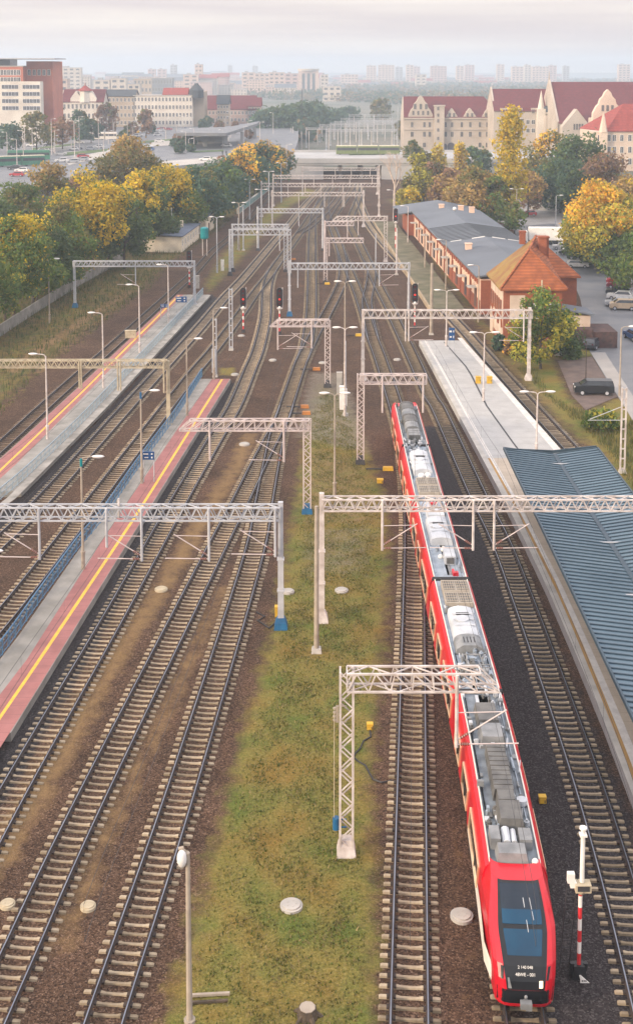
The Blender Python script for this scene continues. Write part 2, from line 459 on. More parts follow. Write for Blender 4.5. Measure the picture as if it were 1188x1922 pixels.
def ground_material():
    m = bpy.data.materials.new('ground_surface'); m.use_nodes = True
    n, l, p = nodes(m)
    p.inputs['Roughness'].default_value = 0.95
    p.inputs['Specular IOR Level'].default_value = 0.15
    tc = n.new('ShaderNodeTexCoord')
    def noise(s, d=6, r=0.6):
        t = n.new('ShaderNodeTexNoise'); t.inputs['Scale'].default_value = s; t.inputs['Detail'].default_value = d; t.inputs['Roughness'].default_value = r
        l.new(tc.outputs['Object'], t.inputs['Vector']); return t.outputs['Fac']
    def ramp(src, *st):
        r = n.new('ShaderNodeValToRGB')
        e = r.color_ramp.elements
        e[0].position, e[0].color = st[0][0], (*st[0][1], 1)
        e[1].position, e[1].color = st[-1][0], (*st[-1][1], 1)
        for q, c in st[1:-1]:
            x = e.new(q); x.color = (*c, 1)
        l.new(src, r.inputs['Fac']); return r.outputs['Color']
    def mix(f, a, b, mode='MIX'):
        x = n.new('ShaderNodeMixRGB'); x.blend_type = mode
        if isinstance(f, float): x.inputs['Fac'].default_value = f
        else: l.new(f, x.inputs['Fac'])
        l.new(a, x.inputs['Color1']); l.new(b, x.inputs['Color2']); return x.outputs[0]
    def math_(op, a, b):
        x = n.new('ShaderNodeMath'); x.operation = op; x.use_clamp = True
        for i, q in enumerate((a, b)):
            if isinstance(q, float): x.inputs[i].default_value = q
            else: l.new(q, x.inputs[i])
        return x.outputs[0]
    def att(k):
        a = n.new('ShaderNodeAttribute'); a.attribute_name = k; return a.outputs['Fac']
    vo = n.new('ShaderNodeTexVoronoi'); vo.inputs['Scale'].default_value = 15.0
    l.new(tc.outputs['Object'], vo.inputs['Vector'])
    sep = n.new('ShaderNodeSeparateColor'); l.new(vo.outputs['Color'], sep.inputs[0])
    stones = ramp(sep.outputs[0], (0.0, (0.027, 0.017, 0.012)), (0.45, (0.072, 0.046, 0.032)), (0.85, (0.116, 0.077, 0.055)), (1.0, (0.20, 0.148, 0.112)))
    patch = ramp(noise(0.22, 5), (0.3, (0.66, 0.62, 0.60)), (0.7, (1.2, 1.08, 1.0)))
    ballast = mix(1.0, stones, patch, 'MULTIPLY')
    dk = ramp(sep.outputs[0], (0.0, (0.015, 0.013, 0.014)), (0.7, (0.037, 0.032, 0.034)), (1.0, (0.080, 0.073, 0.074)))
    gr = ramp(sep.outputs[1], (0.0, (0.085, 0.072, 0.055)), (0.6, (0.18, 0.155, 0.12)), (1.0, (0.32, 0.285, 0.235)))
    fine = noise(7.0, 8, 0.7)
    lawn = ramp(fine, (0.25, (0.066, 0.066, 0.017)), (0.5, (0.158, 0.143, 0.040)), (0.75, (0.29, 0.240, 0.088)))
    lawn2 = ramp(noise(0.30, 6), (0.32, (1.12, 0.84, 0.72)), (0.5, (1.05, 1.0, 0.92)), (0.66, (0.60, 0.84, 0.60)))
    lawn = mix(1.0, lawn, lawn2, 'MULTIPLY')
    straw = ramp(fine, (0.25, (0.10, 0.07, 0.035)), (0.55, (0.22, 0.155, 0.07)), (0.8, (0.34, 0.25, 0.12)))
    br = noise(0.9, 7, 0.65)
    def edge(k, lo=-0.45):
        a = math_('ADD', att(k), -0.5)
        b = n.new('ShaderNodeMath'); b.operation = 'SUBTRACT'; l.new(att(k), b.inputs[0]); l.new(br, b.inputs[1])
        c = n.new('ShaderNodeMapRange'); c.inputs[1].default_value = -0.18; c.inputs[2].default_value = 0.18
        l.new(b.outputs[0], c.inputs[0]); return c.outputs[0]
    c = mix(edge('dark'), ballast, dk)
    g = mix(edge('dry'), lawn, straw)
    c = mix(edge('grass'), c, g)
    sandc = ramp(fine, (0.25, (0.115, 0.072, 0.036)), (0.55, (0.225, 0.145, 0.068)), (0.8, (0.33, 0.225, 0.11)))
    c = mix(math_('MULTIPLY', edge('sand'), 0.9), c, sandc)
    c = mix(math_('MULTIPLY', edge('grit'), 0.7), c, gr)
    l.new(c, p.inputs['Base Color'])
    bp = n.new('ShaderNodeBump'); bp.inputs['Strength'].default_value = 0.55; bp.inputs['Distance'].default_value = 0.06
    l.new(vo.outputs['Distance'], bp.inputs['Height']); l.new(bp.outputs['Normal'], p.inputs['Normal'])
    return m
M['ground'] = ground_material()
idx = np.arange(nx * ny).reshape(ny, nx)
quads = np.stack([idx[:-1, :-1].ravel(), idx[:-1, 1:].ravel(), idx[1:, 1:].ravel(), idx[1:, :-1].ravel()], 1)
rg = np.random.default_rng(5)
verts = np.concatenate([P, 0.03 * rg.random((len(P), 1)) - 0.015], 1)
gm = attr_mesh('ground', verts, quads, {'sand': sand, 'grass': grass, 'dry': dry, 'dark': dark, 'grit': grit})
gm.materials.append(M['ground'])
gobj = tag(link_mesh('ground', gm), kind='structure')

M['far_land'] = mat('far_land', (0.16, 0.15, 0.12), (0.07, 0.085, 0.055), rough=0.95, scale=0.012, detail=8)
mb = MB()
mb.poly([(-9000, -300, -0.12), (9000, -300, -0.12), (9000, 14000, -0.12), (-9000, 14000, -0.12)])
struct('terrain', mb, M['far_land'])

# grass blades on the strip between the tracks: nobody could count them
def blades(name, poly, n, h, cols, seed):
    r = np.random.default_rng(seed)
    a = np.array(poly)
    lo, hi = a.min(0), a.max(0)
    q = r.random((n * 3, 2)) * (hi - lo) + lo
    d = inpoly(q, poly)
    keep = (d < -0.4) & (r.random(len(q)) < np.clip(-d / 1.5, 0.15, 1))
    # denser in clumps
    k = np.sin(q[:, 0] * 1.7 + 1.3 * np.sin(q[:, 1] * 0.9)) * np.sin(q[:, 1] * 1.1 + np.sin(q[:, 0] * 2.1))
    keep &= r.random(len(q)) < 0.55 + 0.45 * k
    q = q[keep][:n]
    m_ = len(q)
    ang = r.random(m_) * 6.283
    w = 0.025 + 0.03 * r.random(m_)
    hh = h * (0.4 + r.random(m_))
    dx, dy = np.cos(ang), np.sin(ang)
    lean = r.normal(0, 0.05, (m_, 2))
    z0 = np.full(m_, -0.01)
    A = np.stack([q[:, 0] - dx * w, q[:, 1] - dy * w, z0], 1)
    B = np.stack([q[:, 0] + dx * w, q[:, 1] + dy * w, z0], 1)
    C = np.stack([q[:, 0] + dx * w * .3 + lean[:, 0], q[:, 1] + dy * w * .3 + lean[:, 1], hh], 1)
    D = np.stack([q[:, 0] - dx * w * .3 + lean[:, 0], q[:, 1] - dy * w * .3 + lean[:, 1], hh], 1)
    v = np.stack([A, B, C, D], 1).reshape(-1, 3)
    cc = np.array(cols)[r.integers(0, len(cols), m_)] * (0.7 + 0.6 * r.random((m_, 1)))
    cc = np.concatenate([cc, np.ones((m_, 1))], 1)
    me = attr_mesh(name, v, np.arange(m_ * 4).reshape(-1, 4), {'tint': np.repeat(cc, 4, 0)})
    me.materials.append(M['leaf'])
    return tag(link_mesh(name, me), kind='stuff')
def leaf_material():
    m = bpy.data.materials.new('leaf'); m.use_nodes = True
    n, l, p = nodes(m)
    a = n.new('ShaderNodeAttribute'); a.attribute_name = 'tint'
    p.inputs['Roughness'].default_value = 0.7
    p.inputs['Specular IOR Level'].default_value = 0.2
    l.new(a.outputs['Color'], p.inputs['Base Color'])
    tr = n.new('ShaderNodeBsdfTranslucent'); l.new(a.outputs['Color'], tr.inputs['Color'])
    mx = n.new('ShaderNodeMixShader'); mx.inputs[0].default_value = 0.42
    l.new(p.outputs[0], mx.inputs[1]); l.new(tr.outputs[0], mx.inputs[2])
    l.new(mx.outputs[0], n['Material Output'].inputs['Surface'])
    return m
M['leaf'] = leaf_material()
o = blades('grass', MID, 42000, 0.10, [(0.12, 0.13, 0.03), (0.20, 0.18, 0.06), (0.085, 0.11, 0.025), (0.27, 0.22, 0.10)], 3)
tag(o, 'short patchy olive grass growing between the track fans', 'grass')
o = blades('weeds', pp((960, 690), (1010, 740), (1080, 800), (1130, 850), (1188, 940), (1300, 1100), (1300, 830), (1188, 790), (1100, 772), (1040, 745), (1010, 690)), 16000, 0.45, [(0.10, 0.12, 0.03), (0.19, 0.17, 0.06), (0.12, 0.13, 0.05)], 4)
tag(o, 'tall rough weeds beside the outer track near the dark parked car', 'weeds')
o = blades('undergrowth', LEFT, 45000, 0.55, [(0.045, 0.075, 0.024), (0.08, 0.11, 0.035), (0.06, 0.085, 0.03), (0.15, 0.13, 0.05)], 6)
tag(o, 'dark low undergrowth on disused ground by the tree belt', 'undergrowth')

# ------------------------------------------------------------------ tracks
def smooth_path(pts, step=1.2):
    P = [Vector((p[0], p[1], 0)) for p in pts]
    P = [P[0] * 2 - P[1]] + P + [P[-1] * 2 - P[-2]]
    out = []
    for i in range(1, len(P) - 2):
        a, b, c, d = P[i - 1], P[i], P[i + 1], P[i + 2]
        k = max(2, int((c - b).length / step))
        for j in range(k):
            t = j / k
            out.append(0.5 * ((2 * b) + (c - a) * t + (2 * a - 5 * b + 4 * c - d) * t * t + (3 * b - a - 3 * c + d) * t ** 3))
    out.append(P[-2])
    return out
def resample(path, step, off=0.0):
    res, acc, nxt = [], 0.0, off
    for a, b in zip(path[:-1], path[1:]):
        L = (b - a).length
        while nxt <= acc + L and L > 1e-6:
            t = (nxt - acc) / L
            res.append((a.lerp(b, t), (b - a).normalized()))
            nxt += step
        acc += L
    return res
RAILP = [(-0.09, 0), (0.09, 0), (0.03, 0.03), (0.012, 0.05), (0.012, 0.12), (0.037, 0.135), (0.027, 0.172), (-0.027, 0.172), (-0.037, 0.135), (-0.012, 0.12), (-0.012, 0.05), (-0.03, 0.03)]
def rail_mesh(path, off, z0):
    smp = resample(path, 1.6)
    vs, fs, ms = [], [], []
    k = len(RAILP)
    for p, t in smp:
        nrm = Vector((t.y, -t.x, 0))
        for x, z in RAILP:
            q = p + nrm * (off + x)
            vs.append((q.x, q.y, z0 + z))
    for i in range(len(smp) - 1):
        for j in range(k):
            fs.append((i * k + j, i * k + (j + 1) % k, (i + 1) * k + (j + 1) % k, (i + 1) * k + j))
            ms.append(1 if j == 6 else 0)
    mb = MB(); mb.v, mb.f, mb.m = vs, fs, ms
    return mb
def sleeper_shape(mb, T=lambda p: p):
    # pre-stressed sleeper: raised rail seats, waist lower in the middle
    st = [(-1.28, .085, .050), (-1.2, .098, .075), (-0.50, .095, .072), (-0.36, .078, .044), (0.36, .078, .044), (0.50, .095, .072), (1.2, .098, .075), (1.28, .085, .050)]
    vs, fs = [], []
    for x, w, h in st:
        vs += [T((x, -w, -0.05)), T((x, -w * .8, h)), T((x, w * .8, h)), T((x, w, -0.05))]
    for i in range(len(st) - 1):
        b = i * 4
        for j in range(3):
            fs.append((b + j, b + 4 + j, b + 5 + j, b + 1 + j))
    fs += [(3, 2, 1, 0), (len(vs) - 4, len(vs) - 3, len(vs) - 2, len(vs) - 1)]
    mb.add(vs, fs)
    for x in (-.755, .755):            # greasy base plate and clips under each rail; rail shadow painted in too
        q = [T((x + i * .19, j * .106, h)) for h in (.0, .096) for i, j in ((-1, -1), (1, -1), (1, 1), (-1, 1))]
        mb.add(q, [(4, 5, 6, 7), (0, 1, 5, 4), (1, 2, 6, 5), (2, 3, 7, 6), (3, 0, 4, 7)], 1)
SLEEPER = {}
for k in ('sleeper', 'sleeper_dark'):
    mb = MB(); sleeper_shape(mb); SLEEPER[k] = mb.mesh('sleeper', [M[k], M['rust']])
rnd = random.Random(7)
N_TRACK = [0]
def track(pxs, label, first_py=1960, wood=False, ext=True):
    pts = [G(*p) for p in pxs]
    path = smooth_path(pts)
    i = N_TRACK[0]; N_TRACK[0] += 1
    z = 0.0035 * i
    root = empty('railway_track', (pts[0].x, pts[0].y, z), label, 'railway track', 'tracks fanning out of the station')
    for sgn in (-1, 1):
        rail_mesh(path, sgn * 0.755, 0.075 + z).build('rail', [M['rust'], M['railhead']], root)
    smp = resample(path, 0.6, 0.3)
    kind = 'sleeper_dark' if wood else 'sleeper'
    rest = MB()
    cnt = 0
    for p, t in smp:
        a = math.atan2(t.y, t.x) - math.pi / 2 + rnd.gauss(0, 0.008)
        jx, jz = rnd.gauss(0, 0.02), rnd.gauss(0, 0.006)
        py = 0
        # rows nearer than the frame's lower edge are not shown
        vis = p.y > 47.5 and abs(p.x) < 0.258 * p.y + 2
        if vis and cnt < 100:
            s = link_mesh('sleeper', SLEEPER[kind], root, (p.x - root.location.x + jx, p.y - root.location.y, jz), a)
            cnt += 1
        else:
            ca, sa = math.cos(a), math.sin(a)
            sleeper_shape(rest, lambda q, p=p, ca=ca, sa=sa, jz=jz: (p.x + q[0] * ca - q[1] * sa, p.y + q[0] * sa + q[1] * ca, q[2] + z + jz))
    if rest.v:
        o = rest.build('sleeper', [M[kind], M['rust']], root); o['kind'] = 'stuff'
    return path
T1 = track([(-160, 985), (13, 831), (112, 740), (210, 653), (313, 560), (335, 540), (365, 512), (400, 473), (430, 448), (465, 415), (500, 375), (528, 345)], 'track along the outer edge of the small platform with the pale blue railing', wood=True)
T2 = track([(-130, 1150), (-20, 1040), (78, 946), (227, 780), (252, 752), (307.5, 691), (375, 616.6), (422.5, 560), (459, 521), (517, 452), (545, 420), (562, 398), (585, 372), (612, 345)], 'track just below the stepped edge of the small platform with pale blue railing')
T3 = track([(-140, 1330), (20, 1146), (151, 978), (303, 780), (365, 701), (404, 655), (449.5, 594), (480, 550), (508, 514), (532, 480), (558, 444), (585, 404), (607, 374), (628, 347)], 'track running beside the bright blue railing of the red striped platform')
T4 = track([(-170, 1860), (24, 1495), (193, 1200), (282, 1041), (349, 921), (413.7, 810.5), (443, 760), (470, 695), (484.5, 659), (494.5, 620), (499.5, 590), (501, 549), (505, 526), (513, 507), (531, 482)], 'track in the dark shadow under the edge of the red striped platform')
T5 = track([(-75, 2040), (-20, 1919), (33, 1803), (174, 1499.5), (397.7, 1050), (448.6, 950), (490, 865), (518, 811), (531, 785), (539, 760)], 'track between the two straw-coloured ridges, joining its neighbour at a switch')
T6 = track([(165, 2030), (198, 1919), (343.5, 1480), (475, 1050), (494.7, 950), (506, 889), (522, 810.5), (538.6, 760), (562, 690), (574, 657), (580, 620), (584.5, 580), (585.5, 495), (586, 440), (589, 407), (600, 380), (618, 350)], 'straight long track along the grass strip, running on under the bridge')
T6B = track([(566, 680), (577, 657), (594, 622), (609.6, 597), (639.5, 536), (643.8, 505), (640, 475), (629, 440), (620, 420), (613, 400), (612, 380), (618, 360)], 'curved connecting track swinging across from the long straight one', wood=True)
T8 = track([(1000, 2040), (985, 1921), (941, 1640), (911, 1480), (879, 1337), (828, 1122), (790, 960), (757, 815), (734, 737), (712, 670), (697, 630), (682, 580), (668, 540), (652, 503), (641, 474), (630, 445), (624, 430)], 'track the red train is standing on')
T7 = track([(767.5, 2040), (768, 1922), (770.5, 1640), (776.5, 1120), (777, 1010), (773, 925), (764, 850)], 'straight track on the grass side of the red train, with yellow sleepers')
T9 = track([(1252, 2030), (1226, 1922), (1152, 1640), (1077, 1400), (977, 1120), (937, 1016), (894, 928), (825, 775), (808, 747), (782, 690), (766, 655), (741, 602), (733, 582), (704, 526), (688, 488), (668, 446), (659, 425), (660, 405), (668, 385), (676, 365), (680, 350)], 'track between the red train and the pale paved platform')
T89 = track([(701, 642), (692, 600), (689, 580), (689, 560), (695, 534), (697, 508), (691, 490)], 'short crossover track linking the train track and the one beside it', wood=True)
T10 = track([(1300, 1085), (1190, 975), (1066, 840), (1000, 768), (930, 690), (866, 617), (800, 547), (757, 498), (714, 450), (692, 420), (679, 392), (673, 370), (670, 345)], 'outermost track passing the brick house and the warehouse')
track([(622, 420), (628, 405), (641, 385), (655, 365), (664, 345)], 'short far track curving beneath the furthest cluster of masts', wood=True)
track([(560, 440), (585, 424), (612, 398), (632, 375), (645, 350)], 'far diagonal track crossing from the long straight one', wood=True)
# ------------------------------------------------------------------ platforms
M['red_paving'] = striped('red_paving', (0.34, 0.145, 0.138), (0.23, 0.10, 0.098), 'Y', 1.0, 0.05, rough=0.85, vary=0.22)
M['grey_paving'] = mat('grey_paving', (0.30, 0.29, 0.27), (0.20, 0.195, 0.18), rough=0.9, scale=0.6, detail=7)
M['pale_paving'] = striped('pale_paving', (0.40, 0.40, 0.395), (0.29, 0.29, 0.285), 'Y', 0.5, 0.03, rough=0.85, vary=0.14)
M['beige_paving'] = striped('beige_paving', (0.47, 0.40, 0.32), (0.36, 0.31, 0.25), 'Y', 1.0, 0.05, rough=0.85, vary=0.15)
M['line_yellow'] = mat('line_yellow', (0.78, 0.47, 0.06), (0.66, 0.38, 0.06), rough=0.7, scale=3)
M['line_ochre'] = mat('line_ochre', (0.40, 0.24, 0.07), (0.30, 0.18, 0.07), rough=0.8, scale=0.7)
M['line_white'] = mat('line_white', (0.62, 0.60, 0.57), (0.5, 0.48, 0.46), rough=0.8, scale=2)
M['kerb'] = mat('kerb', (0.40, 0.38, 0.35), (0.22, 0.21, 0.19), rough=0.9, scale=0.7, detail=7)
M['wall_face'] = mat('wall_face', (0.15, 0.145, 0.14), (0.09, 0.088, 0.086), rough=0.9, scale=0.8)

def slab(mb, edges, z0, z1, mi=0):
    """edges: list of (left point, right point) rows -> a solid strip"""
    vs, fs = [], []
    for a, b in edges:
        vs += [(a[0], a[1], z0), (b[0], b[1], z0), (b[0], b[1], z1), (a[0], a[1], z1)]
    n = len(edges)
    for i in range(n - 1):
        b = 4 * i
        for j in range(4):
            fs.append((b + j, b + (j + 1) % 4, b + 4 + (j + 1) % 4, b + 4 + j))
    fs += [(3, 2, 1, 0), (4 * n - 4, 4 * n - 3, 4 * n - 2, 4 * n - 1)]
    mb.add(vs, fs, mi)
def rows(lp, rp, n=14):
    """lp, rp: world polylines; sampled at the same Y"""
    def xa(pl, y):
        pl = sorted(pl, key=lambda p: p[1])
        for a, b in zip(pl[:-1], pl[1:]):
            if y <= b[1] or b is pl[-1]:
                t = (y - a[1]) / (b[1] - a[1])
                return a[0] + (b[0] - a[0]) * t
    y0 = max(min(p[1] for p in lp), min(p[1] for p in rp)); y1 = min(max(p[1] for p in lp), max(p[1] for p in rp))
    return [((xa(lp, y), y), (xa(rp, y), y)) for y in np.linspace(y0, y1, n)]
def platform(name, label, z, layers, zbase=-0.2, core=None, group=None):
    """layers: (part name, material, left px polyline, right px polyline, dz)"""
    root = None
    for nm, m_, lp, rp, dz in layers:
        L = [tuple(G(*p, z))[:2] for p in lp]; R = [tuple(G(*p, z))[:2] for p in rp]
        e = rows(L, R)
        if root is None:
            root = empty(name, (e[0][0][0], e[0][0][1], 0), label, 'platform', group)
        mb = MB(); slab(mb, e, zbase if dz == 0 else z + 0.004 * dz - 0.02, z + 0.004 * dz)
        mb.build(nm, M[m_], root)
    return root
def line_px(p0, p1, n=8):
    return [(p0[0] + (p1[0] - p0[0]) * t, p0[1] + (p1[1] - p0[1]) * t) for t in np.linspace(0, 1, n)]
ZP = 0.55
# small platform
platform('station_platform', 'small platform with a faded red strip, pale blue railing and rough stepped edge', ZP, [
    ('deck', 'grey_paving', [(-70, 922), (0, 862), (150, 724), (337, 549)], [(-70, 1008), (18, 944), (200, 762), (394, 553)], 0),
    ('red_strip', 'red_paving', [(-68, 921), (0, 863), (150, 725), (336, 550)], [(-70, 958), (0, 902), (150, 752), (345, 553)], 1),
    ('safety_line', 'line_yellow', [(-70, 942), (0, 882.5), (150, 739), (336, 553)], [(-70, 947), (0, 886.5), (150, 742.5), (338, 555)], 2),
    ('edge_wall', 'kerb', [(-70, 1000), (12, 937), (195, 757), (391, 550)], [(-70, 1010), (20, 946), (202, 764), (396, 554)], 7)])
# red striped platform
platform('station_platform', 'long platform with a wide red strip, yellow line and bright blue railing', ZP, [
    ('deck', 'grey_paving', [(-120, 1375), (0, 1244), (150, 1030), (374, 711)], [(-120, 1585), (0, 1410), (213, 1063), (433, 711)], 0),
    ('red_strip', 'red_paving', [(-120, 1455), (0, 1306), (50, 1240), (209, 988), (398, 711)], [(-120, 1582), (0, 1408), (212, 1063), (432, 711)], 1),
    ('safety_line', 'line_yellow', [(-120, 1508), (0, 1345.5), (70, 1240), (245, 980), (415, 712)], [(-120, 1520), (0, 1354), (77, 1240), (250.5, 980), (419, 712)], 2)])
# pale paved platform
P3L = [(786, 639), (905, 860), (960, 963), (1040, 1130), (1145, 1380), (1188, 1495), (1290, 1760)]
platform('station_platform', 'wide pale newly paved platform carrying the ribbed blue canopy roof', 0.76, [
    ('deck', 'pale_paving', P3L, [(866, 634), (1050, 842), (1180, 990), (1320, 1180), (1700, 1760)], 0),
    ('edge_slab', 'concrete', [(x - 0.5, y) for x, y in P3L], [(790, 639), (915, 860), (972, 963), (1056, 1130), (1161, 1380), (1206, 1495), (1312, 1760)], 1),
    ('tactile_line', 'line_ochre', [(915, 860), (972, 963), (1054, 1130), (1156, 1380), (1199, 1495), (1302, 1760)], [(919, 860), (977, 963), (1060, 1130), (1164, 1380), (1208, 1495), (1314, 1760)], 2),
    ('white_strip', 'line_white', [(796, 639), (919, 860), (977, 963), (1060, 1130), (1164, 1380), (1208, 1495), (1314, 1760)], [(800, 639), (925, 860), (984, 963), (1070, 1130), (1180, 1380), (1226, 1495), (1336, 1760)], 3),
    ('beige_paving', 'beige_paving', [(925, 860), (984, 963), (1070, 1130), (1180, 1380), (1226, 1495), (1336, 1760)], [(990, 860), (1080, 963), (1200, 1130), (1400, 1380), (1500, 1495), (1700, 1760)], 4),
    ('drain_channel', 'dark_iron', [(832, 642), (877, 693), (912, 763), (966, 838), (1030, 920)], [(834, 642), (880, 693), (915, 763), (969, 838), (1033, 920)], 5),
    ('outer_edge_slab', 'line_white', [(858, 634), (1036, 842), (1166, 990), (1300, 1180)], [(866.5, 634), (1050.5, 842), (1181, 990), (1321, 1180)], 1)])

# railings
def railing(pxs, z, h, m, label, spacing=1.25):
    path = smooth_path([G(*p, z) for p in pxs], 2.0)
    root = empty('railing', (path[0].x, path[0].y, z), label, 'railing')
    smp = resample(path, spacing)
    mb = MB(); top = MB()
    for p, t in smp:
        mb.bar((p.x, p.y, z), (p.x, p.y, z + h), 0.07)
    for (p, _), (q, _) in zip(smp[:-1], smp[1:]):
        top.bar((p.x, p.y, z + h), (q.x, q.y, z + h), 0.09, 0.07)
        mb.bar((p.x, p.y, z + h * .55), (q.x, q.y, z + h * .55), 0.05)
        mb.bar((p.x, p.y, z + 0.12), (q.x, q.y, z + 0.12), 0.05)
        for k in (0.25, 0.5, 0.75):
            r = p.lerp(q, k)
            mb.bar((r.x, r.y, z + .12), (r.x, r.y, z + h), 0.025)
    mb.build('railing_bars', m, root); top.build('handrail', m, root)
    return root
railing([(-90, 1340), (0, 1237), (75, 1132), (151, 1027), (192, 979), (260, 880), (330, 785), (381, 705)], ZP, 1.1, M['rail_blue'], 'bright blue steel railing along the back of the red striped platform')
railing([(-60, 985), (0, 940), (60, 888), (150, 800), (230, 715), (300, 640), (382, 552)], ZP, 1.1, M['pale_blue_rail'], 'weathered pale blue railing along the small platform')

# ------------------------------------------------------------------ ribbed canopy
M['canopy_roof'] = mat('canopy_roof', (0.105, 0.165, 0.215), (0.070, 0.120, 0.165), rough=0.45, scale=0.22, detail=8, spec=0.5)
M['canopy_rib'] = mat('canopy_rib', (0.035, 0.065, 0.095), rough=0.5)
def canopy():
    ze, zv = 4.9, 4.3
    A0, B0, C0 = G(946, 843, ze), G(1036, 847, zv), G(1119, 838, ze)
    A1, B1, C1 = G(1222, 1420, ze), G(1290, 1250, zv), G(1360, 1150, ze)
    base = G(1040, 960)
    root = empty('platform_canopy', (base.x, base.y, 0.76), 'ribbed blue-grey butterfly roof sheltering the pale platform', 'canopy roof')
    Y0 = (A0.y + C0.y) / 2
    def line(P, Q, y):
        t = (y - P.y) / (Q.y - P.y); return P.lerp(Q, t)
    Yend = 58.0
    for nm, (P0, P1, Q0, Q1) in {'roof_sheet': (A0, A1, B0, B1), 'roof_sheet ': (B0, B1, C0, C1)}.items():
        mb = MB(); rb = MB()
        y = Y0; n = 0
        ys_ = []
        while y > Yend: ys_.append(y); y -= 0.62
        for ya, yb in zip(ys_[:-1], ys_[1:]):
            a, b, c, d = line(P0, P1, ya), line(Q0, Q1, ya), line(Q0, Q1, yb), line(P0, P1, yb)
            mb.extrude([a, b, c, d], (0, 0, -0.06))
            rb.bar(a + Vector((0, 0, .03)), b + Vector((0, 0, .03)), 0.10, 0.09)
        mb.build('roof_sheet', M['canopy_roof'], root); 
        o = rb.build('roof_rib', M['canopy_rib'], root)
    g = MB(); g.bar(line(B0, B1, Y0) + Vector((0, 0, .03)), line(B0, B1, Yend) + Vector((0, 0, .03)), 0.34, 0.1); g.build('valley_gutter', M['canopy_rib'], root)
    g = MB()
    for P, Q in ((A0, A1), (C0, C1)):
        g.bar(line(P, Q, Y0) - Vector((0, 0, .04)), line(P, Q, Yend) - Vector((0, 0, .04)), 0.12, 0.26)
    g.bar(A0 - Vector((0, 0, .04)), B0 - Vector((0, 0, .04)), 0.12, 0.26); g.bar(B0 - Vector((0, 0, .04)), C0 - Vector((0, 0, .04)), 0.12, 0.26)
    g.build('fascia', M['canopy_rib'], root)
    y = Y0 - 3
    while y > Yend:
        b = line(B0, B1, y)
        p = MB(); p.tube((b.x - 1.0, y, 0.7), (b.x - 1.0, y, zv), 0.14); p.bar((b.x - 3.4, y, zv + .05), (b.x + 3.4, y, zv + .05), 0.14, 0.2)
        p.build('column', M['grey_steel'], root)
        y -= 9
canopy()

# ------------------------------------------------------------------ catenary portals
def zig(mb, a, b, c, d, n, th, mi=0):
    """zigzag between chord a-b and chord c-d"""
    for i in range(n):
        p, q = a.lerp(b, i / n), c.lerp(d, (i + .5) / n)
        r = a.lerp(b, (i + 1) / n)
        mb.bar(p, q, th, mi=mi); mb.bar(q, r, th, mi=mi)
def truss(mb, a, b, h, w, n, ch, dg, taper=False):
    """box truss from a to b (top line), depth h, width w"""
    d = (b - a).normalized()
    s = Vector((-d.y, d.x, 0)) * (w / 2)
    dn = Vector((0, 0, -h))
    lo_b = b + dn + (d * 0.9 if taper else Vector((0, 0, 0)))
    T0, T1, U0, U1 = a + s, b + s, a - s, b - s
    L0, L1, K0, K1 = a + s + dn, lo_b + s, a - s + dn, lo_b - s
    for p, q in ((T0, T1), (U0, U1), (L0, L1), (K0, K1)): mb.bar(p, q, ch)
    for p, q in ((T0, L0), (U0, K0), (T1, L1), (U1, K1), (T0, U0), (T1, U1), (L0, K0), (L1, K1)): mb.bar(p, q, dg)
    zig(mb, L0, L1, T0, T1, n, dg); zig(mb, K0, K1, U0, U1, n, dg)
    zig(mb, U0, U1, T0, T1, max(2, n // 2), dg * .9); zig(mb, K0, K1, L0, L1, max(2, n // 2), dg * .9)
def lattice_column(mb, x, y, z0, z1, w, n, ch, dg):
    P = [Vector((x + i * w / 2, y + j * w / 2, 0)) for i, j in ((-1, -1), (1, -1), (1, 1), (-1, 1))]
    for p in P: mb.bar(p + Vector((0, 0, z0)), p + Vector((0, 0, z1)), ch)
    for i in range(4):
        a, b = P[i], P[(i + 1) % 4]
        for k in range(n):
            za, zb = z0 + (z1 - z0) * k / n, z0 + (z1 - z0) * (k + 1) / n
            if k % 2: mb.bar(a + Vector((0, 0, za)), b + Vector((0, 0, zb)), dg)
            else: mb.bar(b + Vector((0, 0, za)), a + Vector((0, 0, zb)), dg)
def dropper(root, x, y, zt, zb, m, side, far=False):
    """vertical tube hanging from the beam with a steady arm and insulators"""
    mb = MB(); mb.tube((x, y, zt), (x, y, zb), 0.09 if not far else 0.08, n=8)
    d = mb.build('dropper', M[m], root, smooth=False)
    if side:
        arm = MB()
        arm.tube((x, y, zb + .15), (x + side * 3.0, y, zb + .2), 0.035, n=5)
        arm.tube((x, y, zb + .35), (x + side * 2.4, y, zb + 1.9), 0.04, n=5)
        arm.tube((x, y, zb + 1.75), (x + side * 2.2, y, zb + 1.8), 0.028, n=5)
        o = link_mesh('registration_arm', arm.mesh('registration_arm', M['pinkish_steel'], wloc(d)), d)
        ins = MB()
        for k in range(4):
            ins.tube((x + side * (.2 + .11 * k), y, zb + .16), (x + side * (.26 + .11 * k), y, zb + .16), 0.085, n=7)
            ins.tube((x + side * (.2 + .1 * k), y, zb + .48 + .066 * k), (x + side * (.25 + .1 * k), y, zb + .51 + .066 * k), 0.085, n=7)
        link_mesh('insulator', ins.mesh('insulator', M['insulator'], wloc(d)), d)
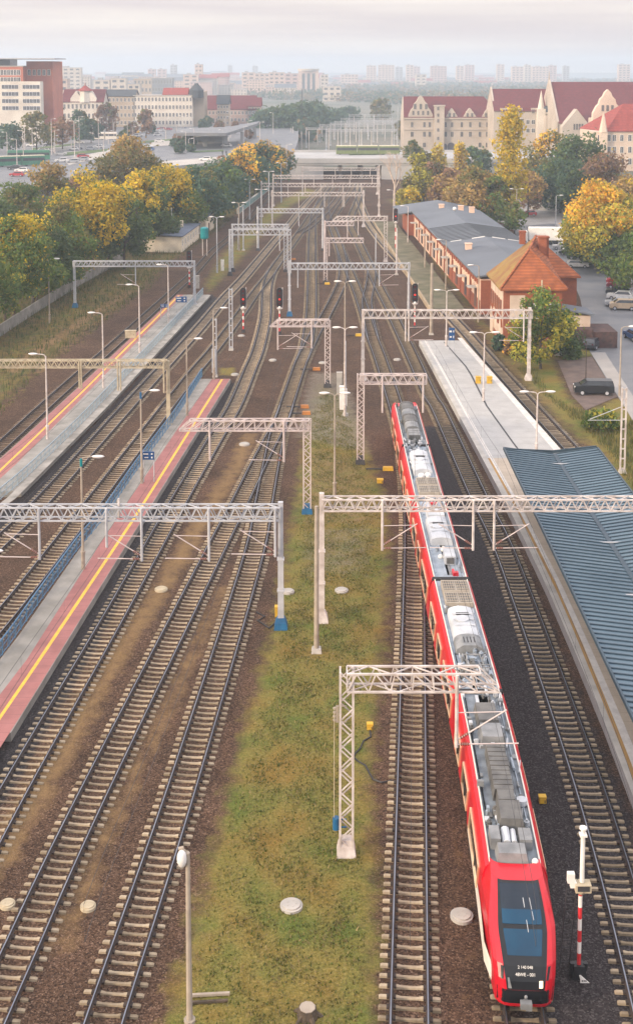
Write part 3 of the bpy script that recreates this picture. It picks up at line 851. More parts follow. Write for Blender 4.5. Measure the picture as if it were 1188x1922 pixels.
def portal(label, Y, xl, xr, yt, yb, cols, drops, steel='white_steel', fat=1.0, pitch=None, taper=None, base_m='dark_iron', beam_w=0.75, group='lattice catenary gantries over the tracks', skew=0.0, extra=None):
    """xl..xr, yt/yb: beam ends and its top/bottom rows in the photograph; cols: (px, top row, kind, base material)"""
    s = ppm(Y)
    a, b = at(xl, yt, Y), at(xr, yt, Y)
    h = max(0.5, (yb - yt) / s * 0.82)
    if cols: base = Vector((at(cols[0][0], 400, Y).x, Y, 0))
    else: base = Vector((a.x, Y, 0))
    root = empty('catenary_gantry', base, label, 'catenary gantry', group)
    L = (b - a).length
    n = max(3, int(L / (pitch or h * 0.95)))
    mb = MB()
    ch, dg = 0.10 * fat, 0.065 * fat
    aa, bb = (a, b) if taper != 'l' else (b, a)
    truss(mb, aa, bb, h, beam_w, n, ch, dg, taper=bool(taper))
    mb.build('beam', M[steel], root)
    for px, pt, kind, bm in cols:
        x = at(px, 400, Y).x
        zt = zat(pt, Y)
        c = MB()
        if kind == 'lattice':
            lattice_column(c, x, Y, 0.3, zt, 0.62, max(6, int(zt / 0.62)), 0.11 * fat, 0.06 * fat)
        elif kind == 'square':
            c.box((x, Y, zt / 2 + .15), (0.42, 0.42, zt - .3), top=(0.8, 0.8))
            c.box((x, Y, zt * .55), (0.5, 0.5, 0.1)); c.box((x, Y, zt * .3), (0.5, 0.5, 0.1))
        else:
            c.tube((x, Y, 0.2), (x, Y, zt), 0.22 * fat, 0.17 * fat, n=10)
            for k in (.25, .6): c.tube((x, Y, zt * k), (x, Y, zt * k + .12), 0.26 * fat, n=10)
        c.build('column', M[steel], root)
        f = MB()
        f.box((x, Y, 0.22), (0.95, 0.95, 0.5), top=(0.8, 0.8))
        if kind != 'round': f.box((x, Y, 0.62), (0.72, 0.72, 0.3), top=(0.7, 0.7))
        f.build('footing', M[bm], root)
    for px, pb, side in drops:
        x = at(px, 400, Y).x
        dropper(root, x, Y - beam_w / 2 - .1, a.z, zat(pb, Y), steel, side)
    return root
def Yg(py): return G(594, py).y
g1 = portal('nearest white lattice cantilever gantry reaching over the red train', Yg(1600), 651, 900, 1258, 1300, [(653, 1257, 'lattice', 'white_steel')], [(866, 1392, 1)], fat=0.9, taper='r', beam_w=0.8)
def add_gantry_fittings(root, px, Y, zi, zb):
    x = at(px, 400, Y).x
    w = MB()
    w.tube((x - .5, Y, zb - .3), (x - .5, Y, zb + .3), 0.17, n=12); w.bar((x - .6, Y, zb + .2), (x, Y, zb + .2), 0.06); w.bar((x - .6, Y, zb - .2), (x, Y, zb - .2), 0.06)
    w.build('tension_weight', M['blue_paint'], root)
    i = MB(); i.box((x - .46, Y, zi), (0.12, 0.16, 0.8)); i.bar((x - .45, Y, zi + .4), (x, Y, zi + .4), 0.05); i.bar((x - .45, Y, zi - .4), (x, Y, zi - .4), 0.05)
    for k in range(4): i.tube((x - .58, Y, zi - .35 + .2 * k), (x - .58, Y, zi - .27 + .2 * k), 0.085, n=7)
    i.build('feeder_bracket', M['pole_concrete'], root)
    c = MB(); c.tube((x - .6, Y, zi), (x - .6, Y, zb), 0.02, n=4); c.build('tension_rope', M['old_concrete'], root)
add_gantry_fittings(g1, 653, Yg(1600), zat(1340, Yg(1600)), zat(1545, Yg(1600)))
g2 = portal('wide white portal gantry spanning the train, its track and the ribbed canopy', Yg(1166), 604, 1330, 935, 961, [(604, 925, 'square', 'white_steel'), (1330, 925, 'square', 'white_steel')], [(720, 1028, 1), (894, 1028, -1), (934, 1028, 1)])
g3 = portal('wide grey-white portal gantry crossing the red striped platform', Yg(1178), -170, 526, 950, 980, [(525, 942, 'square', 'blue_paint'), (-170, 942, 'square', 'blue_paint')], [(63, 1045, -1), (192, 1022, 0), (259, 1048, -1), (388, 1048, -1), (515, 1040, -1)], steel='grey_steel')
for px in (213,):
    x = at(px, 400, Yg(1178)).x; q = MB(); q.tube((x, Yg(1178) + .3, zat(975, Yg(1178))), (x, Yg(1178) + .3, zat(938, Yg(1178))), 0.08); q.build('feeder_post', M['white_steel'], g3)
portal('pale lattice cantilever gantry over the switch, standing on a blue tank', Yg(962), 357, 580, 788, 811, [(576, 787, 'lattice', 'blue_paint')], [(391, 862, 0), (532, 864, -1)], steel='pinkish_steel', taper='l')
portal('yellowed old concrete portal over the small platform', Yg(806), -160, 313, 676, 692, [(312, 677, 'square', 'old_concrete'), (-160, 677, 'square', 'old_concrete')], [(145, 727, 0), (149, 727, 0), (218, 731, 0), (223, 731, 0), (305, 735, 0)], steel='old_concrete', pitch=0.75)
portal('lattice cantilever gantry just behind the far end of the red train', Yg(870), 676, 800, 703, 723, [(678, 702, 'lattice', 'dark_iron')], [(719, 772, 0), (796, 772, 0)], steel='pinkish_steel')
portal('white portal gantry from the grass strip to the weeds beside the brick house', Yg(713), 681, 998, 582, 600, [(682, 581, 'square', 'white_steel'), (997, 577, 'square', 'white_steel')], [(762, 639, 0), (768, 639, 1), (985, 640, -1)])
portal('short lattice cantilever gantry above the fork where a track curves away', Yg(726), 521, 618, 600, 615, [(615, 602, 'lattice', 'dark_iron')], [(521, 655, 1), (585, 652, -1)], steel='pinkish_steel', taper='l')
portal('grey portal gantry between a blue-footed mast and the tall red signal', Yg(593), 543, 769, 494, 508, [(543, 489, 'square', 'blue_paint'), (768, 492, 'round', 'dark_iron')], [(559, 539, 0), (712, 536, 1)], steel='grey_steel')
portal('blue-grey portal gantry over the weedy tracks in front of the cream hut', Yg(577), 138, 366, 490, 502, [(138, 489, 'square', 'blue_paint'), (364, 491, 'square', 'grey_steel')], [(254, 535, -1)], steel='grey_steel')
portal('nearer of two twin gantries standing close together past the small platform', Yg(517), 430, 546, 431, 443, [(431, 430, 'square', 'dark_iron'), (543, 431, 'lattice', 'dark_iron')], [(525, 470, 0)], steel='grey_steel')
portal('rear of two twin gantries standing close together past the small platform', Yg(510), 436, 542, 421, 430, [(436, 420, 'square', 'dark_iron'), (536, 422, 'lattice', 'dark_iron')], [], steel='grey_steel')
portal('white cantilever gantry reaching back from a thick white mast', Yg(491), 632, 726, 406, 416, [(724, 405, 'lattice', 'white_steel')], [(672, 441, 0)], steel='white_steel', taper='l')
portal('pinkish cantilever gantry on a lattice mast beside the long straight track', Yg(531), 610, 682, 447, 457, [(611, 446, 'lattice', 'dark_iron')], [(618, 480, 0)], steel='pinkish_steel')
portal('grey thin portal gantry crossing behind the twin gantries', Yg(470), 484, 606, 392, 401, [(484, 388, 'round', 'dark_iron'), (606, 390, 'round', 'dark_iron')], [(561, 424, 0)], steel='grey_steel', fat=1.2)
portal('pinkish thin gantry continuing from a slim mast over the curved tracks', Yg(500), 610, 664, 416, 425, [(610, 414, 'round', 'dark_iron')], [(652, 450, 0)], steel='pinkish_steel', fat=1.1)
portal('white long portal gantry fourth before the road bridge', Yg(426), 509, 684, 361, 369, [(511, 357, 'square', 'white_steel'), (682, 357, 'square', 'white_steel')], [(561, 390, 0), (609, 388, 0), (643, 388, 0), (646, 388, 0)], fat=1.1)
portal('white longest portal gantry third before the road bridge', Yg(407), 490, 713, 344, 352, [(491, 340, 'square', 'white_steel'), (711, 330, 'square', 'white_steel')], [(541, 370, 0), (573, 361, 0), (602, 370, 0), (644, 361, 0), (678, 361, 0)], fat=1.15)
portal('white long portal gantry second before the road bridge', Yg(387), 512, 713, 329, 336, [(513, 326, 'square', 'white_steel'), (711, 310, 'square', 'white_steel')], [(589, 352, 0), (624, 352, 0), (656, 350, 0), (698, 345, 0)], fat=1.15)
portal('white portal gantry nearest to the road bridge', Yg(365), 567, 709, 315, 321, [(568, 312, 'square', 'white_steel'), (708, 312, 'square', 'white_steel')], [(629, 337, 0), (659, 337, 0), (694, 335, 0)], fat=1.15)
# yard beyond the bridge
far_labels = ['first', 'second', 'third', 'fourth', 'fifth', 'sixth', 'seventh', 'eighth']
for k, (bp, x0, x1, t) in enumerate([(282, 612, 744, 243), (277, 575, 640, 240), (273, 620, 738, 231), (267, 600, 700, 234), (262, 628, 742, 228), (255, 650, 742, 226), (248, 640, 735, 222), (238, 655, 735, 215)]):
    Y = Yg(bp)
    portal('pale hazy gantry beyond the road bridge, %s row back from it' % far_labels[k], Y, x0, x1, t, t + 4, [(x0, t - 1, 'square', 'grey_steel'), ((x0 + x1) / 2 + 6 * math.sin(k * 2.1), t - 1, 'square', 'grey_steel'), (x1, t - 1, 'square', 'grey_steel')], [], steel='grey_steel', fat=1.5)

# ------------------------------------------------------------------ single masts
def mast(px, pyb, pyt, label, kind='round', m='grey_steel', w=0.16, arm=0, cat='mast', box=None, name='mast'):
    b = G(px, pyb); zt = zat(pyt, b.y)
    root = empty(name, b, label, cat)
    mb = MB()
    if kind == 'twin':
        for d in (-.2, .2): mb.box((b.x + d, b.y, zt / 2), (0.13, 0.2, zt))
        for k in np.linspace(.05, .98, 9): mb.box((b.x, b.y, zt * k), (0.3, 0.1, 0.12))
    elif kind == 'lattice':
        lattice_column(mb, b.x, b.y, 0.1, zt, 0.5, max(6, int(zt / .6)), 0.1, 0.06)
    else:
        mb.tube(b, (b.x, b.y, zt), w, w * .72, n=10)
    mb.build('pole', M[m], root)
    f = MB(); f.box((b.x, b.y, .12), (.7, .7, .3), top=(.8, .8)); f.build('footing', M['concrete'], root)
    if arm:
        a = MB(); z = zt * .62
        a.tube((b.x, b.y, z + 1.4), (b.x + arm * 3.2, b.y, z + .1), .035, n=5); a.tube((b.x, b.y, z), (b.x + arm * 3.4, b.y, z), .03, n=5); a.build('registration_arm', M['grey_steel'], root)
    if box:
        z0, z1, bw, bm = box
        q = MB(); q.box((b.x - .1, b.y - .25, (z0 + z1) / 2), (bw, .35, z1 - z0)); q.build('cabinet', M[bm], root)
    return root
mast(594, 1223, 950, 'brown concrete post with a blue cap beside the wide white portal', m='pole_concrete', w=0.17)
mast(1167, 887, 728, 'white twin-leg mast in the grass past the ribbed canopy', 'twin', 'white_steel', arm=-1)
mast(434, 657, 541, 'grey twin-leg mast in the ballast beside the striped signal', 'twin', 'grey_steel')
mast(404, 707, 598, 'grey twin-leg mast with a tall box at the end of the blue railing', 'twin', 'grey_steel', box=(0.6, 3.6, 0.5, 'grey_steel'))
mast(809, 628, 494, 'thick pale round mast between the outer track and the warehouse path', m='pole_concrete', w=0.26)
mast(744, 516, 428, 'pale round mast next to the outer track below a red signal', m='white_steel', w=0.2)
mast(797, 508, 438, 'thin brown mast in the weeds in front of the warehouse', m='pole_concrete', w=0.16)
mast(448, 468, 409, 'short grey mast by the grass where the outer track runs into trees', m='grey_steel', w=0.22)
mast(457, 470, 388, 'slim grey mast on the grass behind the twin gantries', m='grey_steel', w=0.16)
mast(705, 498, 438, 'grey mast with a box between the curving tracks', m='grey_steel', w=0.15)
mast(648, 780, 640, 'grey pole with a tall cabinet on the gravelly end of the grass', m='grey_steel', w=0.12, box=(1.2, 3.1, .55, 'lamp_white'))
mast(1098, 735, 640, 'thin rusty fence post at the corner of the gravel lot', m='rust', w=0.06)
# masts of the yard beyond the bridge
rf = random.Random(3)
fm = [(546, 272, 240, 'pair of grey masts left of'), (550, 274, 238, ''), (596, 272, 243, ''), (617, 284, 240, ''), (634, 280, 243, ''), (657, 278, 240, ''), (678, 283, 243, ''), (697, 285, 246, ''), (735, 284, 246, ''), (648, 268, 231, ''), (668, 266, 229, ''), (690, 262, 231, ''), (708, 268, 232, ''), (722, 264, 230, ''), (566, 280, 247, ''), (580, 282, 246, ''), (604, 266, 236, ''), (626, 262, 234, ''), (664, 252, 218, ''), (684, 248, 215, ''), (702, 246, 216, ''), (718, 252, 222, '')]
for px, pb, pt, _ in fm:
    o = mast(px, pb, pt, 'pale thin mast standing in the hazy yard beyond the road bridge', m='white_steel', w=0.22)
    o['group'] = 'thin masts in the yard beyond the bridge'
mast(746, 268, 200, 'tall grey chimney-like twin mast close to the end of the cream castle block', 'twin', 'grey_steel')
mast(567, 262, 168, 'tall dark lattice mast rising from the hazy trees beyond the bridge', 'lattice', 'dark_iron')
# ------------------------------------------------------------------ lamps
def lamp(px, pyb, pyt, label, heads, m='pole_concrete', w=0.11, arm=1.5, tip=None, z=0.0, group='lamp posts along the platforms and tracks', head=1.0, name='lamp_post', hang=False):
    """heads: list of -1 / +1 sides"""
    b = G(px, pyb, z); zt = zat(pyt, b.y)
    root = empty(name, b, label, 'lamp post', group)
    mb = MB(); mb.tube(b, (b.x, b.y, zt), w, w * .62, n=9)
    mb.tube(b, (b.x, b.y, z + 1.3), w * 1.35, w * 1.3, n=9)
    mb.tube((b.x, b.y, z + 1.3), (b.x, b.y, z + 1.42), w * 1.7, n=9)
    mb.build('pole', M[m], root)
    if tip:
        q = MB(); q.tube((b.x, b.y, zt - .55), (b.x, b.y, zt + .04), w * .95, n=9); q.build('pole_cap', M[tip], root)
    for s in heads:
        a = MB()
        a.path([(b.x, b.y, zt - .15), (b.x + s * .12, b.y, zt + .08), (b.x + s * .35, b.y, zt + .16), (b.x + s * (arm * .6), b.y, zt + .2)], w * .42, n=6)
        a.build('arm', M[m], root)
        h = MB()
        if hang:
            h.sphere((b.x + s * .22, b.y - .05, zt - .22), (.2, .17, .36), n=12, k=8)
        else: h.sphere((b.x + s * (arm * .6 + .38 * head), b.y, zt + .22), (.5 * head, .19 * head, .10 * head), n=10, k=6)
        hd = h.build('lamp_head', M['lamp_white'], root, smooth=True)
        l_ = MB(); l_.sphere((b.x + s * (.22 if hang else arm * .6 + .42 * head), b.y, zt + (-.42 if hang else .15)), (.36 * head, .13 * head, .07 * head), n=8, k=4)
        link_mesh('lens', l_.mesh('lens', M['lens'], wloc(hd), True), hd)
    return root
# small platform
lamp(90, 824, 668, 'single-arm lamp nearest the near end of the small platform', [-1], m='white_steel', z=ZP)
lamp(195, 727, 590, 'single-arm lamp on the small platform behind the yellowed concrete portal', [-1], m='white_steel', z=ZP)
lamp(263, 662, 537, 'single-arm lamp on the small platform by the cream box at its edge', [-1], m='white_steel', z=ZP)
lamp(317, 607, 499, 'single-arm lamp at the far end of the small platform next to the blue boards', [-1], m='white_steel', z=ZP)
lamp(94, 607, 488, 'lone lamp standing in the undergrowth before the tree belt wall', [1], m='pole_concrete')
# red striped platform
lamp(-42, 1235, 1040, 'lamp at the picture edge whose white head alone shows above the ballast', [1], z=ZP, arm=1.7)
lamp(157, 1068, 862, 'brown concrete lamp with a teal cap nearest on the red striped platform', [1], tip='teal', z=ZP)
lamp(267, 907, 737, 'brown concrete lamp with a blue cap carrying the blue platform board', [1], tip='blue_paint', z=ZP)
lamp(352, 780, 639, 'brown concrete lamp farther along the red striped platform', [1], z=ZP)
lamp(402, 712, 581, 'slim lamp at the far tip of the red striped platform', [1], z=ZP)
# nearest
lamp(357, 1975, 1600, 'largest lamp, pale concrete, standing on the near edge of the grass', [-1], m='pole_concrete', w=0.135, arm=0.25, head=0.6, hang=True)
# grass strip
lamp(628, 934, 742, 'brown double-headed lamp on the grass strip behind the wide white portal', [-1, 1], arm=0.9)
lamp(647, 782, 618, 'pale double-headed lamp at the gravelly tip of the grass strip', [-1, 1], m='white_steel', arm=0.9)
lamp(647, 702, 531, 'double-headed lamp standing in the fork of the curving tracks', [-1, 1], arm=0.9)
# pale platform
lamp(837, 649, 547, 'double-headed lamp at the far tip of the pale platform', [-1, 1], m='white_steel', z=.76)
lamp(907, 752, 627, 'double-headed lamp on the pale platform beside two yellow bins', [-1, 1], m='white_steel', z=.76)
lamp(1006, 858, 739, 'double-headed lamp on the pale platform just before the canopy roof', [-1, 1], m='white_steel', z=.76)
# by the warehouse
lamp(897, 605, 500, 'brown lamp in front of the gap between warehouse and brick house', [-1], m='pole_concrete')
lamp(836, 550, 452, 'brown lamp in front of the middle of the warehouse wall', [-1], m='pole_concrete')
lamp(765, 460, 388, 'pale lamp in front of the far end of the warehouse', [-1], m='white_steel')
lamp(738, 418, 358, 'pale lamp below the bare birch', [-1], m='white_steel')
lamp(968, 432, 356, 'tall double-headed lamp in the yard behind the warehouse roof', [-1, 1], m='pole_concrete', w=.16)
lamp(1116, 506, 398, 'tall lamp in front of the big yellow tree by the car park', [-1], m='pole_concrete', w=.16)
lamp(1162, 744, 616, 'lamp by the road beside the gravel lot, arm over the road', [1], m='pole_concrete', w=.11)
lamp(1042, 424, 368, 'small dim lamp by the low wall in front of the dark green tree', [1], m='grey_steel')
# far side of the yard, before the bridge
lamp(469, 412, 338, 'double-headed lamp nearest the retaining wall railing under dark trees', [-1, 1], m='grey_steel', w=.16, arm=1.2)
lamp(491, 430, 357, 'double-headed lamp beside the leftmost mast of the longest gantry', [-1, 1], m='grey_steel', w=.16, arm=1.2)
lamp(505, 398, 323, 'double-headed lamp second nearest the road bridge', [-1, 1], m='grey_steel', w=.16, arm=1.2)
lamp(528, 380, 307, 'double-headed lamp closest to the road bridge abutment', [-1, 1], m='grey_steel', w=.16, arm=1.2)
lamp(449, 470, 382, 'double-headed lamp on the grass beside the cluttered end masts', [-1, 1], m='pole_concrete', w=.16, arm=1.2)
lamp(408, 512, 409, 'double-headed lamp between the cream hut and the blue-grey gantry legs', [-1, 1], m='grey_steel', w=.13, arm=1.0)

# ------------------------------------------------------------------ signals
def banded(mb, x, y, z0, z1, r, step):
    k, z = 0, z0
    while z < z1 - .01:
        mb.tube((x, y, z), (x, y, min(z + step, z1)), r, n=9, mi=k % 2); z += step; k += 1
def signal(px, pyb, pyt, label, band=0.62, red=True, z=0):
    b = G(px, pyb); zt = zat(pyt, b.y)
    root = empty('railway_signal', b, label, 'railway signal')
    zb = zt - 2.9
    mb = MB(); banded(mb, b.x, b.y, 0.5, zb - .35, .11, (zb - .85) / 6); mb.build('mast', [M['red_paint'], M['white_paint']], root)
    f = MB(); f.box((b.x, b.y, .25), (.5, .5, .5)); f.build('footing', M['dark_iron'], root)
    br = MB(); br.box((b.x, b.y, zb - .12), (.75, .7, .1)); br.tube((b.x, b.y, zb - .5), (b.x, b.y, zb - .15), .12, .35, n=8); br.tube((b.x + .42, b.y + .2, zb - .2), (b.x + .42, b.y + .2, zt), .06); br.build('service_step', M['white_steel'], root)
    h = MB()
    pts = []
    for k in range(9):
        a = math.pi * k / 8
        pts.append((b.x + .43 * math.cos(a), b.y - .06, zt - .43 + .43 * math.sin(a)))
    for k in range(9):
        a = math.pi + math.pi * k / 8
        pts.append((b.x + .43 * math.cos(a), b.y - .06, zb + .45 + .43 * math.sin(a)))
    h.extrude(pts, (0, .22, 0))
    hd = h.build('signal_head', M['black'], root)
    for k, zz in enumerate((zt - .5, zt - 1.1, zt - 1.7, zt - 2.3)):
        l_ = MB(); l_.tube((b.x, b.y - .06, zz), (b.x, b.y - .10, zz), .15, n=12)
        link_mesh('lamp', l_.mesh('lamp', M['red_lamp'] if (k == 2 and red) else M['dim_lamp'], wloc(hd)), hd)
        v = MB(); v.bar((b.x, b.y - .2, zz + .19), (b.x, b.y - .06, zz + .19), .36, .04)
        link_mesh('hood', v.mesh('hood', M['black'], wloc(hd)), hd)
    s = MB(); s.sphere((b.x, b.y - .15, zb + .02), .2); s.build('marker_lamp', M['white_paint'], root, smooth=True)
    return root
signal(457, 624, 540, 'striped signal with a dark head beside the grey twin-leg mast')
signal(525, 628, 540, 'striped signal with a red light, next to the blue-footed gantry mast')
signal(778, 617, 532, 'striped signal with a large black head near the tip of the pale platform')
signal(742, 470, 391, 'signal showing bright red in front of the warehouse tip')
signal(484, 470, 410, 'small striped signal half hidden by the rear twin gantry')
signal(356, 540, 470, 'thin striped signal behind the post of the blue-grey portal', red=False)
def back_signal():
    b = G(1085, 1832); Y = b.y
    root = empty('railway_signal', b, 'nearest signal, seen from behind, red and white mast with a white triangle plate', 'railway signal')
    z1, z2, zt = zat(1682, Y), zat(1655, Y), zat(1556, Y)
    mb = MB(); banded(mb, b.x, Y, .55, z1 + .25, .085, (z1 - .3) / 6.4); mb.build('mast', [M['red_paint'], M['white_paint']], root)
    t = MB(); t.tube((b.x + .05, Y, z2), (b.x + .05, Y, zt), .10, .09, n=9); t.tube((b.x + .05, Y, zt), (b.x + .05, Y, zt + .08), .16, n=9); t.box((b.x + .05, Y, zt - .25), (.3, .3, .08)); t.build('upper_pole', M['white_paint'], root)
    s = MB(); s.box((b.x + .08, Y, z2 - .2), (.66, .45, .34)); s.tube((b.x, Y, z1 + .1), (b.x + .05, Y, z2 - .3), .09, .3, n=8); s.box((b.x + .08, Y - .24, z2 - .17), (.5, .03, .22), mi=1); s.build('relay_box', [M['old_concrete'], M['dark_iron']], root)
    w = MB(); w.box((b.x - .42, Y, z2 + .2), (.3, .22, .42)); w.box((b.x - .32, Y, z2 - .1), (.25, .2, .25)); w.bar((b.x - .42, Y, z2), (b.x, Y, z2 - .1), .06); w.build('marker_lamp', M['white_paint'], root)
    f = MB(); f.box((b.x, Y, .28), (.62, .5, .56), top=(.75, .75)); f.tube((b.x - .28, Y, .3), (b.x - .28, Y, .62), .1); f.tube((b.x + .28, Y, .3), (b.x + .28, Y, .62), .1); f.build('footing', M['black'], root)
    p = MB(); p.extrude([(b.x - .02, Y - .45, .38), (b.x + .36, Y - .45, .03), (b.x - .02, Y - .45, .03)], (0, .04, 0)); p.bar((b.x, Y - .44, .2), (b.x, Y, .2), .05)
    pl = p.build('number_plate', M['white_paint'], root)
    l = MB()
    for k in range(3): l.box((b.x + .06 + .075 * k, Y - .456, .13), (.045, .01, .07))
    link_mesh('lettering', l.mesh('lettering', M['black'], wloc(pl)), pl)
    ladder = MB()
    for d in (-.2, .2): ladder.bar((b.x + d - .55, Y + .35, .1), (b.x + d - .3, Y + .2, z2), .035)
    for k in range(14):
        zz = .4 + k * .34
        if zz < z2 - .2:
            q = zz / z2; ladder.bar((b.x - .75 + .25 * q, Y + .35 - .15 * q, zz), (b.x - .35 + .25 * q, Y + .35 - .15 * q, zz), .03)
    ladder.build('ladder', M['dark_iron'], root)
back_signal()

# ------------------------------------------------------------------ boards
M['board_blue'] = mat('board_blue', (0.01, 0.07, 0.22), (0.008, 0.055, 0.18), rough=0.4)
def board(px, py, pyb, w, h, label, posts=True, z=ZP):
    b = G(px, pyb, z); zc = zat(py, b.y)
    root = empty('station_board', b, label, 'sign board')
    q = MB(); q.box((b.x, b.y, zc), (w, .12, h)); p = q.build('panel', M['board_blue'], root)
    l = MB()
    for k, (dx, dz, ww, hh) in enumerate(((-.22, .22, .42, .14), (-.18, -.22, .34, .12), (.3, .22, .14, .16), (.3, -.22, .12, .2))):
        l.box((b.x + dx * w, b.y - .068, zc + dz * h), (ww * w, .016, hh * h))
    link_mesh('lettering', l.mesh('lettering', M['white_paint'], wloc(p)), p)
    if posts:
        for d in (-.45, .45):
            q = MB(); q.tube((b.x + d * w, b.y + .1, z), (b.x + d * w, b.y + .1, zc + h / 2), .05); q.build('post', M['grey_steel'], root)
    return root
board(280, 855, 905, 1.05, .75, 'dark blue platform board with white marks on the red striped platform')
board(309, 574, 600, 1.15, .55, 'small dark blue board beyond the yellow line of the small platform')
board(341, 562, 590, 1.7, .9, 'blue board on two tall white posts at the tip of the small platform')
board(847, 627, 660, .8, 1.7, 'blue and white striped board on posts at the tip of the pale platform', z=.76)
def cabinet(px, py, d, m, label, cat='cabinet', name='cabinet', z=0.0, lid=True, rz=0.0):
    b = G(px, py, z)
    root = empty(name, b, label, cat, rz=rz)
    q = MB(); q.box((0, 0, d[2] / 2), d); q.build('casing', M[m], root, local=True)
    if lid:
        q = MB(); q.box((0, 0, d[2] + .04), (d[0] * 1.1, d[1] * 1.1, .08)); q.build('lid', M[m], root, local=True)
        q = MB(); q.box((0, -d[1] / 2 - .01, d[2] * .5), (d[0] * .8, .03, d[2] * .75)); dr = q.build('door', M[m], root, local=True)
        q = MB(); q.box((d[0] * .3, -d[1] / 2 - .04, d[2] * .5), (.04, .05, .15)); h = q.build('handle', M['dark_iron'], dr, local=True)
    return root
cabinet(246, 634, (1.5, .6, 1.0), 'old_concrete', 'cream box on the track edge of the small platform', z=ZP)
cabinet(371, 541, (.7, .5, 2.2), 'concrete', 'pale grey cabinet by the end of the pale blue railing')
cabinet(418, 508, (.6, .5, 2.0), 'white_paint', 'white cabinet between the cream hut lamp and the gantry leg')
cabinet(642, 768, (.6, .5, 2.6), 'lamp_white', 'tall white cabinet on the gravel by the double-headed lamp')
cabinet(637, 740, (.65, .5, 2.6), 'concrete', 'tall pale grey cabinet just behind the white one on the gravel')
cabinet(694, 1368, (.34, .3, .28), 'yellow_paint', 'yellow box with a black cable beside the nearest gantry', 'cable box', 'cable_box')
cabinet(1017, 1506, (.36, .3, .30), 'yellow_paint', 'yellow box on the dark ballast next to the train cab', 'cable box', 'cable_box')
cabinet(713, 906, (.55, .4, .3), 'yellow_paint', 'yellow box on the ballast beside the far red carriage', 'cable box', 'cable_box')
cabinet(523, 1156, (.5, .4, .65), 'yellow_paint', 'orange-yellow box against the blue foot of the wide grey portal', 'cable box', 'cable_box')
cabinet(897, 719, (.6, .5, .75), 'yellow_paint', 'yellow bin on the pale platform, one of a pair, nearer its track edge', 'bin', 'bin', z=.76)
cabinet(918, 719, (.6, .5, .75), 'yellow_paint', 'yellow bin on the pale platform, one of a pair, nearer the outer edge', 'bin', 'bin', z=.76)
def point_machine(px, py, label, m='orange_paint', L=1.6):
    b = G(px, py)
    root = empty('point_machine', b, label, 'point machine', 'point machines beside the switches')
    q = MB(); q.box((0, 0, .2), (L * .6, .5, .34), top=(.9, .8)); q.build('casing', M[m], root, local=True)
    q = MB(); q.bar((-L * .3, 0, .14), (-L * .3 - 1.6, 0, .14), .07); q.bar((-L * .3, .22, .14), (-L * .3 - 1.6, .22, .14), .06); q.build('drive_rod', M['dark_iron'], root, local=True)
point_machine(594, 695, 'rusty orange point machine by the switch below the curved fork')
point_machine(572, 766, 'rusty orange point machine at the gravelly end of the grass')
point_machine(575, 778, 'second rusty point machine just below the one at the gravel end')
point_machine(673, 631, 'yellow point machine beside the white portal mast', 'yellow_paint')
point_machine(728, 883, 'bright orange-yellow point machine against the far red carriage', 'yellow_paint', 1.7)
point_machine(551, 488, 'small orange point machine by the blue-footed mast', 'orange_paint')
point_machine(614, 534, 'small yellow point machine at the foot of the pinkish mast', 'yellow_paint')

# manhole lids
def manhole(px, py, r, label, m='concrete'):
    b = G(px, py)
    root = empty('manhole', (b.x, b.y, 0), label, 'manhole', 'round concrete manholes between the tracks')
    q = MB(); q.tube((0, 0, -.05), (0, 0, .13), r, n=20); q.build('collar', M[m], root, local=True)
    q = MB(); q.tube((0, 0, .13), (0, 0, .19), r * .8, n=20)
    for k in range(5):
        a = k * 1.257; q.box((r * .4 * math.cos(a), r * .4 * math.sin(a), .195), (.07, .07, .02))
    q.build('lid', M['old_concrete'] if m == 'old_concrete' else M['concrete'], root, local=True)
manhole(547, 1703, .52, 'round concrete manhole on the grass, nearest and cleanest')
manhole(866, 1722, .52, 'round concrete manhole in the ballast beside the train cab')
manhole(166, 1704, .36, 'round mossy manhole between the two nearest tracks', 'old_concrete')
manhole(15, 1700, .36, 'round mossy manhole at the picture edge beside a near track', 'old_concrete')
manhole(303, 1108, .48, 'round manhole on the straw-coloured ridge', 'old_concrete')
manhole(541, 1112, .46, 'round manhole on the grass between mast and track')
manhole(641, 1110, .5, 'round manhole with a dark rim beside the wide white portal')
manhole(459, 835, .55, 'round manhole at the start of the straw-coloured ridge')
manhole(441, 704, .5, 'round manhole near the tip of the red striped platform')
manhole(512, 677, .5, 'round manhole in the ballast between the curved and straight tracks')
manhole(605, 682, .5, 'round manhole behind the lattice mast of the short gantry')
manhole(453, 631, .5, 'round manhole behind the striped signal')
manhole(745, 676, .5, 'flat manhole between the train track and its neighbour')
def stump():
    b = G(577, 1908)
    root = empty('tree_stump', b, 'dark weathered stump in the grass at the near edge', 'stump')
    q = MB(); q.tube((0, 0, -.05), (0, 0, .4), .46, .36, n=9)
    for k in range(5): a = k * 1.3; q.tube((.25 * math.cos(a), .25 * math.sin(a), .18), (.62 * math.cos(a), .62 * math.sin(a), -.02), .14, .06, n=6)
    q.build('trunk', M['bark'], root, local=True)
    q = MB(); q.tube((0, 0, .4), (0, 0, .425), .33, n=9); q.build('cut_face', M['pole_concrete'], root, local=True)
stump()
